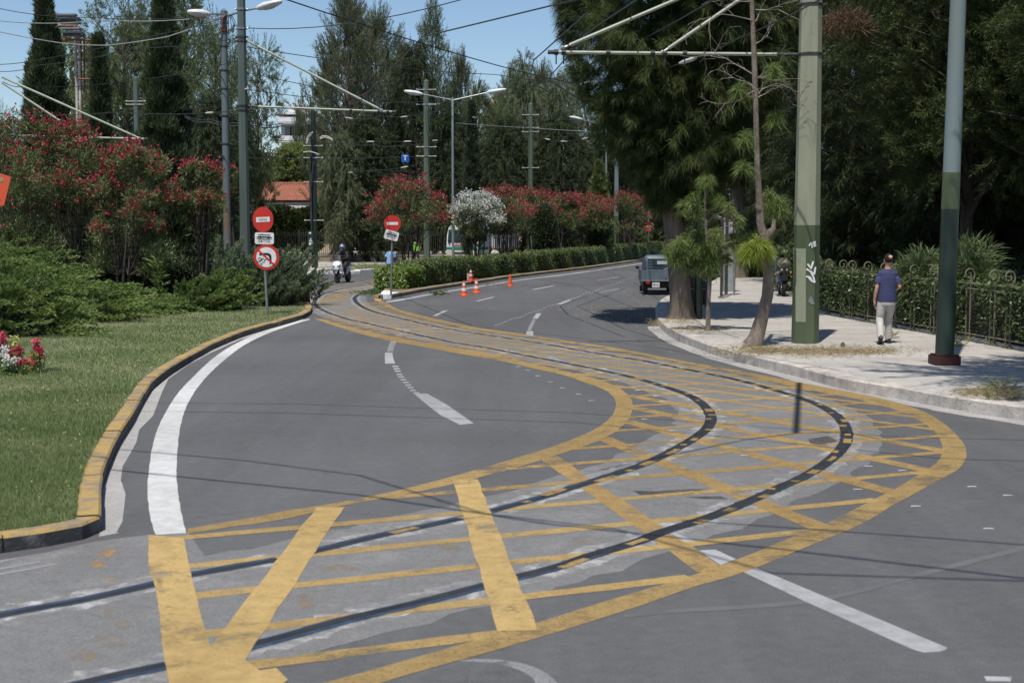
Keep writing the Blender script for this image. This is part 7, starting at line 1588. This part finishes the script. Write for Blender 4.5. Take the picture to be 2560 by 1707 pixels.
mb = MB(); mb.loft([(0, .5, .34, .16, .08), (0, .1, .3, .17, .1), (0, -.2, .42, .17, .16), (0, -.6, .62, .17, .15), (0, -1.0, .74, .09, .07)], 14); mb.build('body', SCW, t, True)
mb = MB(); mb.loft([(0, .12, .74, .1, .05), (0, -.3, .77, .15, .06), (0, -.7, .82, .14, .06), (0, -.95, .84, .08, .04)], 12); mb.build('seat', PLAST, t, True)
mb = MB(); mb.tube((.2, -.35, .3), (.22, -.95, .36), .05, None, 10); mb.build('exhaust', GALV, t, True); mb = MB(); mb.box((0, .86, .64), (.16, .02, .05)); mb.build('badge_plate', LENS, t)
person('scooter rider in a black jacket and blue and silver helmet', SC, rz,
       dict(head=(0, -.02, 1.50), neck=(0, -.06, 1.35), chest=(0, -.12, 1.15), waist=(0, -.2, .96), hip=(0, -.25, .84), face=(0, 1, -.05), shL=(-.18, -.08, 1.26), elL=(-.30, .14, 1.08), wrL=(-.30, .36, 1.06), shR=(.18, -.08, 1.26), elR=(.30, .14, 1.08), wrR=(.30, .36, 1.06),
            hdL=(0, 1, 0), hdR=(0, 1, 0), hsL=(-1, 0, 0), hsR=(1, 0, 0), curl=1.0, knL=(-.2, .22, .72), anL=(-.19, .18, .34), knR=(.2, .22, .72), anR=(.19, .18, .34)), SKIND, LEATH, LEATH, sleeve='long', vox=.014, helmet=M('helmet_blue_silver', (.03, .06, .2), (.3, .34, .4), .25, scale=9, spec=.7))
# ================================================================== BUS STOP FURNITURE
b = PX(1738, 38.3, .167); t = thing('advertising_panel', 'dark double-sided poster case with a red circle, between trunk and thin pine', 'poster case', b, 0)
Wp, z0p, z1p = .84, .42, 1.62
mb = MB(); mb.box((0, 0, (z0p+z1p)/2), (Wp, .16, z1p-z0p)); mb.build('case', PLAST, t, bevel=.02); mb = MB(); mb.box((0, -.085, (z0p+z1p)/2+.03), (Wp-.07, .012, z1p-z0p-.14)); po = mb.build('poster', ADBLK, t)
mb = MB(); mb.box((0, -.09, z0p+.035), (Wp-.1, .015, .035)); mb.build('sill', GALV, t); mb = MB(); mb.box((0, 0, .21), (Wp*.8, .1, .42)); mb.build('foot', BLACK, t)
def ring(mb, c, r, y, th, a0=0, a1=6.2832):
    p = [(c[0]+math.cos(a)*r, y, c[1]+math.sin(a)*r, th) for a in np.linspace(a0, a1, 40)]; mb.loft(p, 5)
mb = MB(); ring(mb, (0, 1.26), .30, -.094, .006); ring(mb, (0, 1.26), .20, -.094, .004); ring(mb, (.05, .92), .42, -.094, .005, 3.4, 6.0); mb.build('red_circle', ADRED, po)
for s_, sz, x, z, al in (('Απεριόριστα και', .085, -.34, 1.54, 'LEFT'), ('Πολλά Gb', .06, -.31, 1.46, 'LEFT'), ('προγράμματα', .058, -.33, .905, 'LEFT'), ('Vodafone Giga Unlimited', .054, -.37, .845, 'LEFT'), ('fy?', .06, -.33, .70, 'LEFT'), ('ready?', .06, .36, .70, 'RIGHT')):
    text(s_, sz, SIGNW, po, (x, -.0935, z), ext=.0015, align=al)
# shelter posts and litter bin
for i, (px, Y_, w_, z1, m_, lb) in enumerate([(1805, 42, .07, 2.5, BLACK, 'front black upright of the bus shelter'), (1817, 43.5, .09, 2.5, BLACK, 'second black upright of the bus shelter')]):
    b = PX(px, Y_, .167); t = thing('shelter_post', lb, 'post', b, 0, 'bus shelter uprights'); mb = MB(); mb.box((0, 0, z1/2), (w_, .12, z1)); mb.build('shaft', m_, t, bevel=.01); mb = MB(); mb.box((0, 0, .03), (w_+.1, .22, .06)); mb.build('foot', GALV, t)
b = PX(1830, 46.5, .167); t = thing('bus_shelter', 'bus shelter seen end-on, its glass roof showing through the young pine', 'bus shelter', b, 0)
mb = MB(); mb.box((-.12, 0, 1.2), (.36, .05, 2.4)); mb.build('glass_panel', M('milky_glass', (.3, .33, .33), None, .3), t); mb = MB()
for x in (-.3, .08): mb.box((x, 0, 1.25), (.06, .1, 2.5))
mb.build('frame', GALV, t)
for k in range(5): mb = MB(); mb.loft([(-1.6+.0*k, -.6+k*.22, 2.75, .03), (-.9, -.6+k*.22, 2.68, .03), (.1, -.6+k*.22, 2.3, .03)], 6); mb.build('roof_rib', GALV, t)
b = PX(1776, 37.2, .167); t = thing('litter_bin', 'black litter bin with a small white notice right of the poster case', 'litter bin', b)
mb = MB(); mb.box((.05, 0, 1.12), (.24, .24, .62)); mb.build('bin', PLAST, t, bevel=.02); mb = MB(); mb.tube((-.08, 0, 0), (-.08, 0, 1.2), .05, None, 10); mb.build('post', BLACK, t); mb = MB(); mb.box((.03, -.125, 1.18), (.1, .01, .1)); o = mb.build('notice', SIGNW, t); text('Ω', .08, SIGNK, o, (.03, -.133, 1.18), ext=.002)
b = PX(1822, 44, .167); t = thing('timetable_board', 'orange-framed timetable board hanging over the young pine', 'notice board', b)
za, zb_ = hz(586, 44)-.167, hz(556, 44)-.167; mb = MB(); mb.box((.0, 0, (za+zb_)/2), (.34, .06, zb_-za+.12)); mb.build('frame', M('orange_frame', (.22, .09, .03), None, .5), t, bevel=.02); mb = MB(); mb.box((-.02, -.035, (za+zb_)/2), (.26, .01, zb_-za)); o = mb.build('timetable', PAPER, t)
mb = MB()
for k in range(7): mb.box((-.02, -.042, zb_-.05-k*.05), (.2-.02*(k % 3), .004, .012))
mb.build('printed_lines', SIGNK, o); mb = MB(); mb.tube((.2, .02, 0), (.2, .02, zb_+.3), .035, None, 10); mb.build('post', GALV, t); mb = MB(); mb.box((0, 0, zb_+.28), (.36, .06, .22)); mb.build('header', BLACK, t)
mb = MB(); b = PX(1838, 60, .167); t = thing('pine_tree', 'thick ridged trunk standing left of the silver hatchback', 'tree', b); mb.loft([(0, 0, 0, .62, .5), (0, 0, .35, .46, .42), (0, 0, 1.2, .38), (.05, 0, 3, .33), (.0, 0, 7, .2)], 18); mb.build('trunk', BARK, t, True)
rng = np.random.default_rng(6); u, q = ball(rng, 2600); leafmesh('crown', q*np.array([2.2, 2.2, 2.2])+np.array([0, 0, 6.5]), unit(u+np.array([0, 0, .2])), 8, .5, .05, .4, .3, F_CASD, rng, t, .3, .1)
b = G(2107, 867, .167); t = thing('pine_cone', 'single dark pine cone on the pavement right of the graffiti pole', 'pine cone', b); mb = MB(); mb.loft([(0, 0, .0, .02), (0, 0, .02, .045), (0, 0, .05, .04), (.01, 0, .085, .015)], 10); mb.build('scales', BARKD, t)

for o in S.objects:                                 # paint and rails are only a few millimetres thick
    if o.type == 'MESH' and o.name.split('.')[0] in ('road_marking', 'tram_bed', 'tram_rail', 'tar_patch', 'old_paint', 'gutter'): o.scale.z = .35
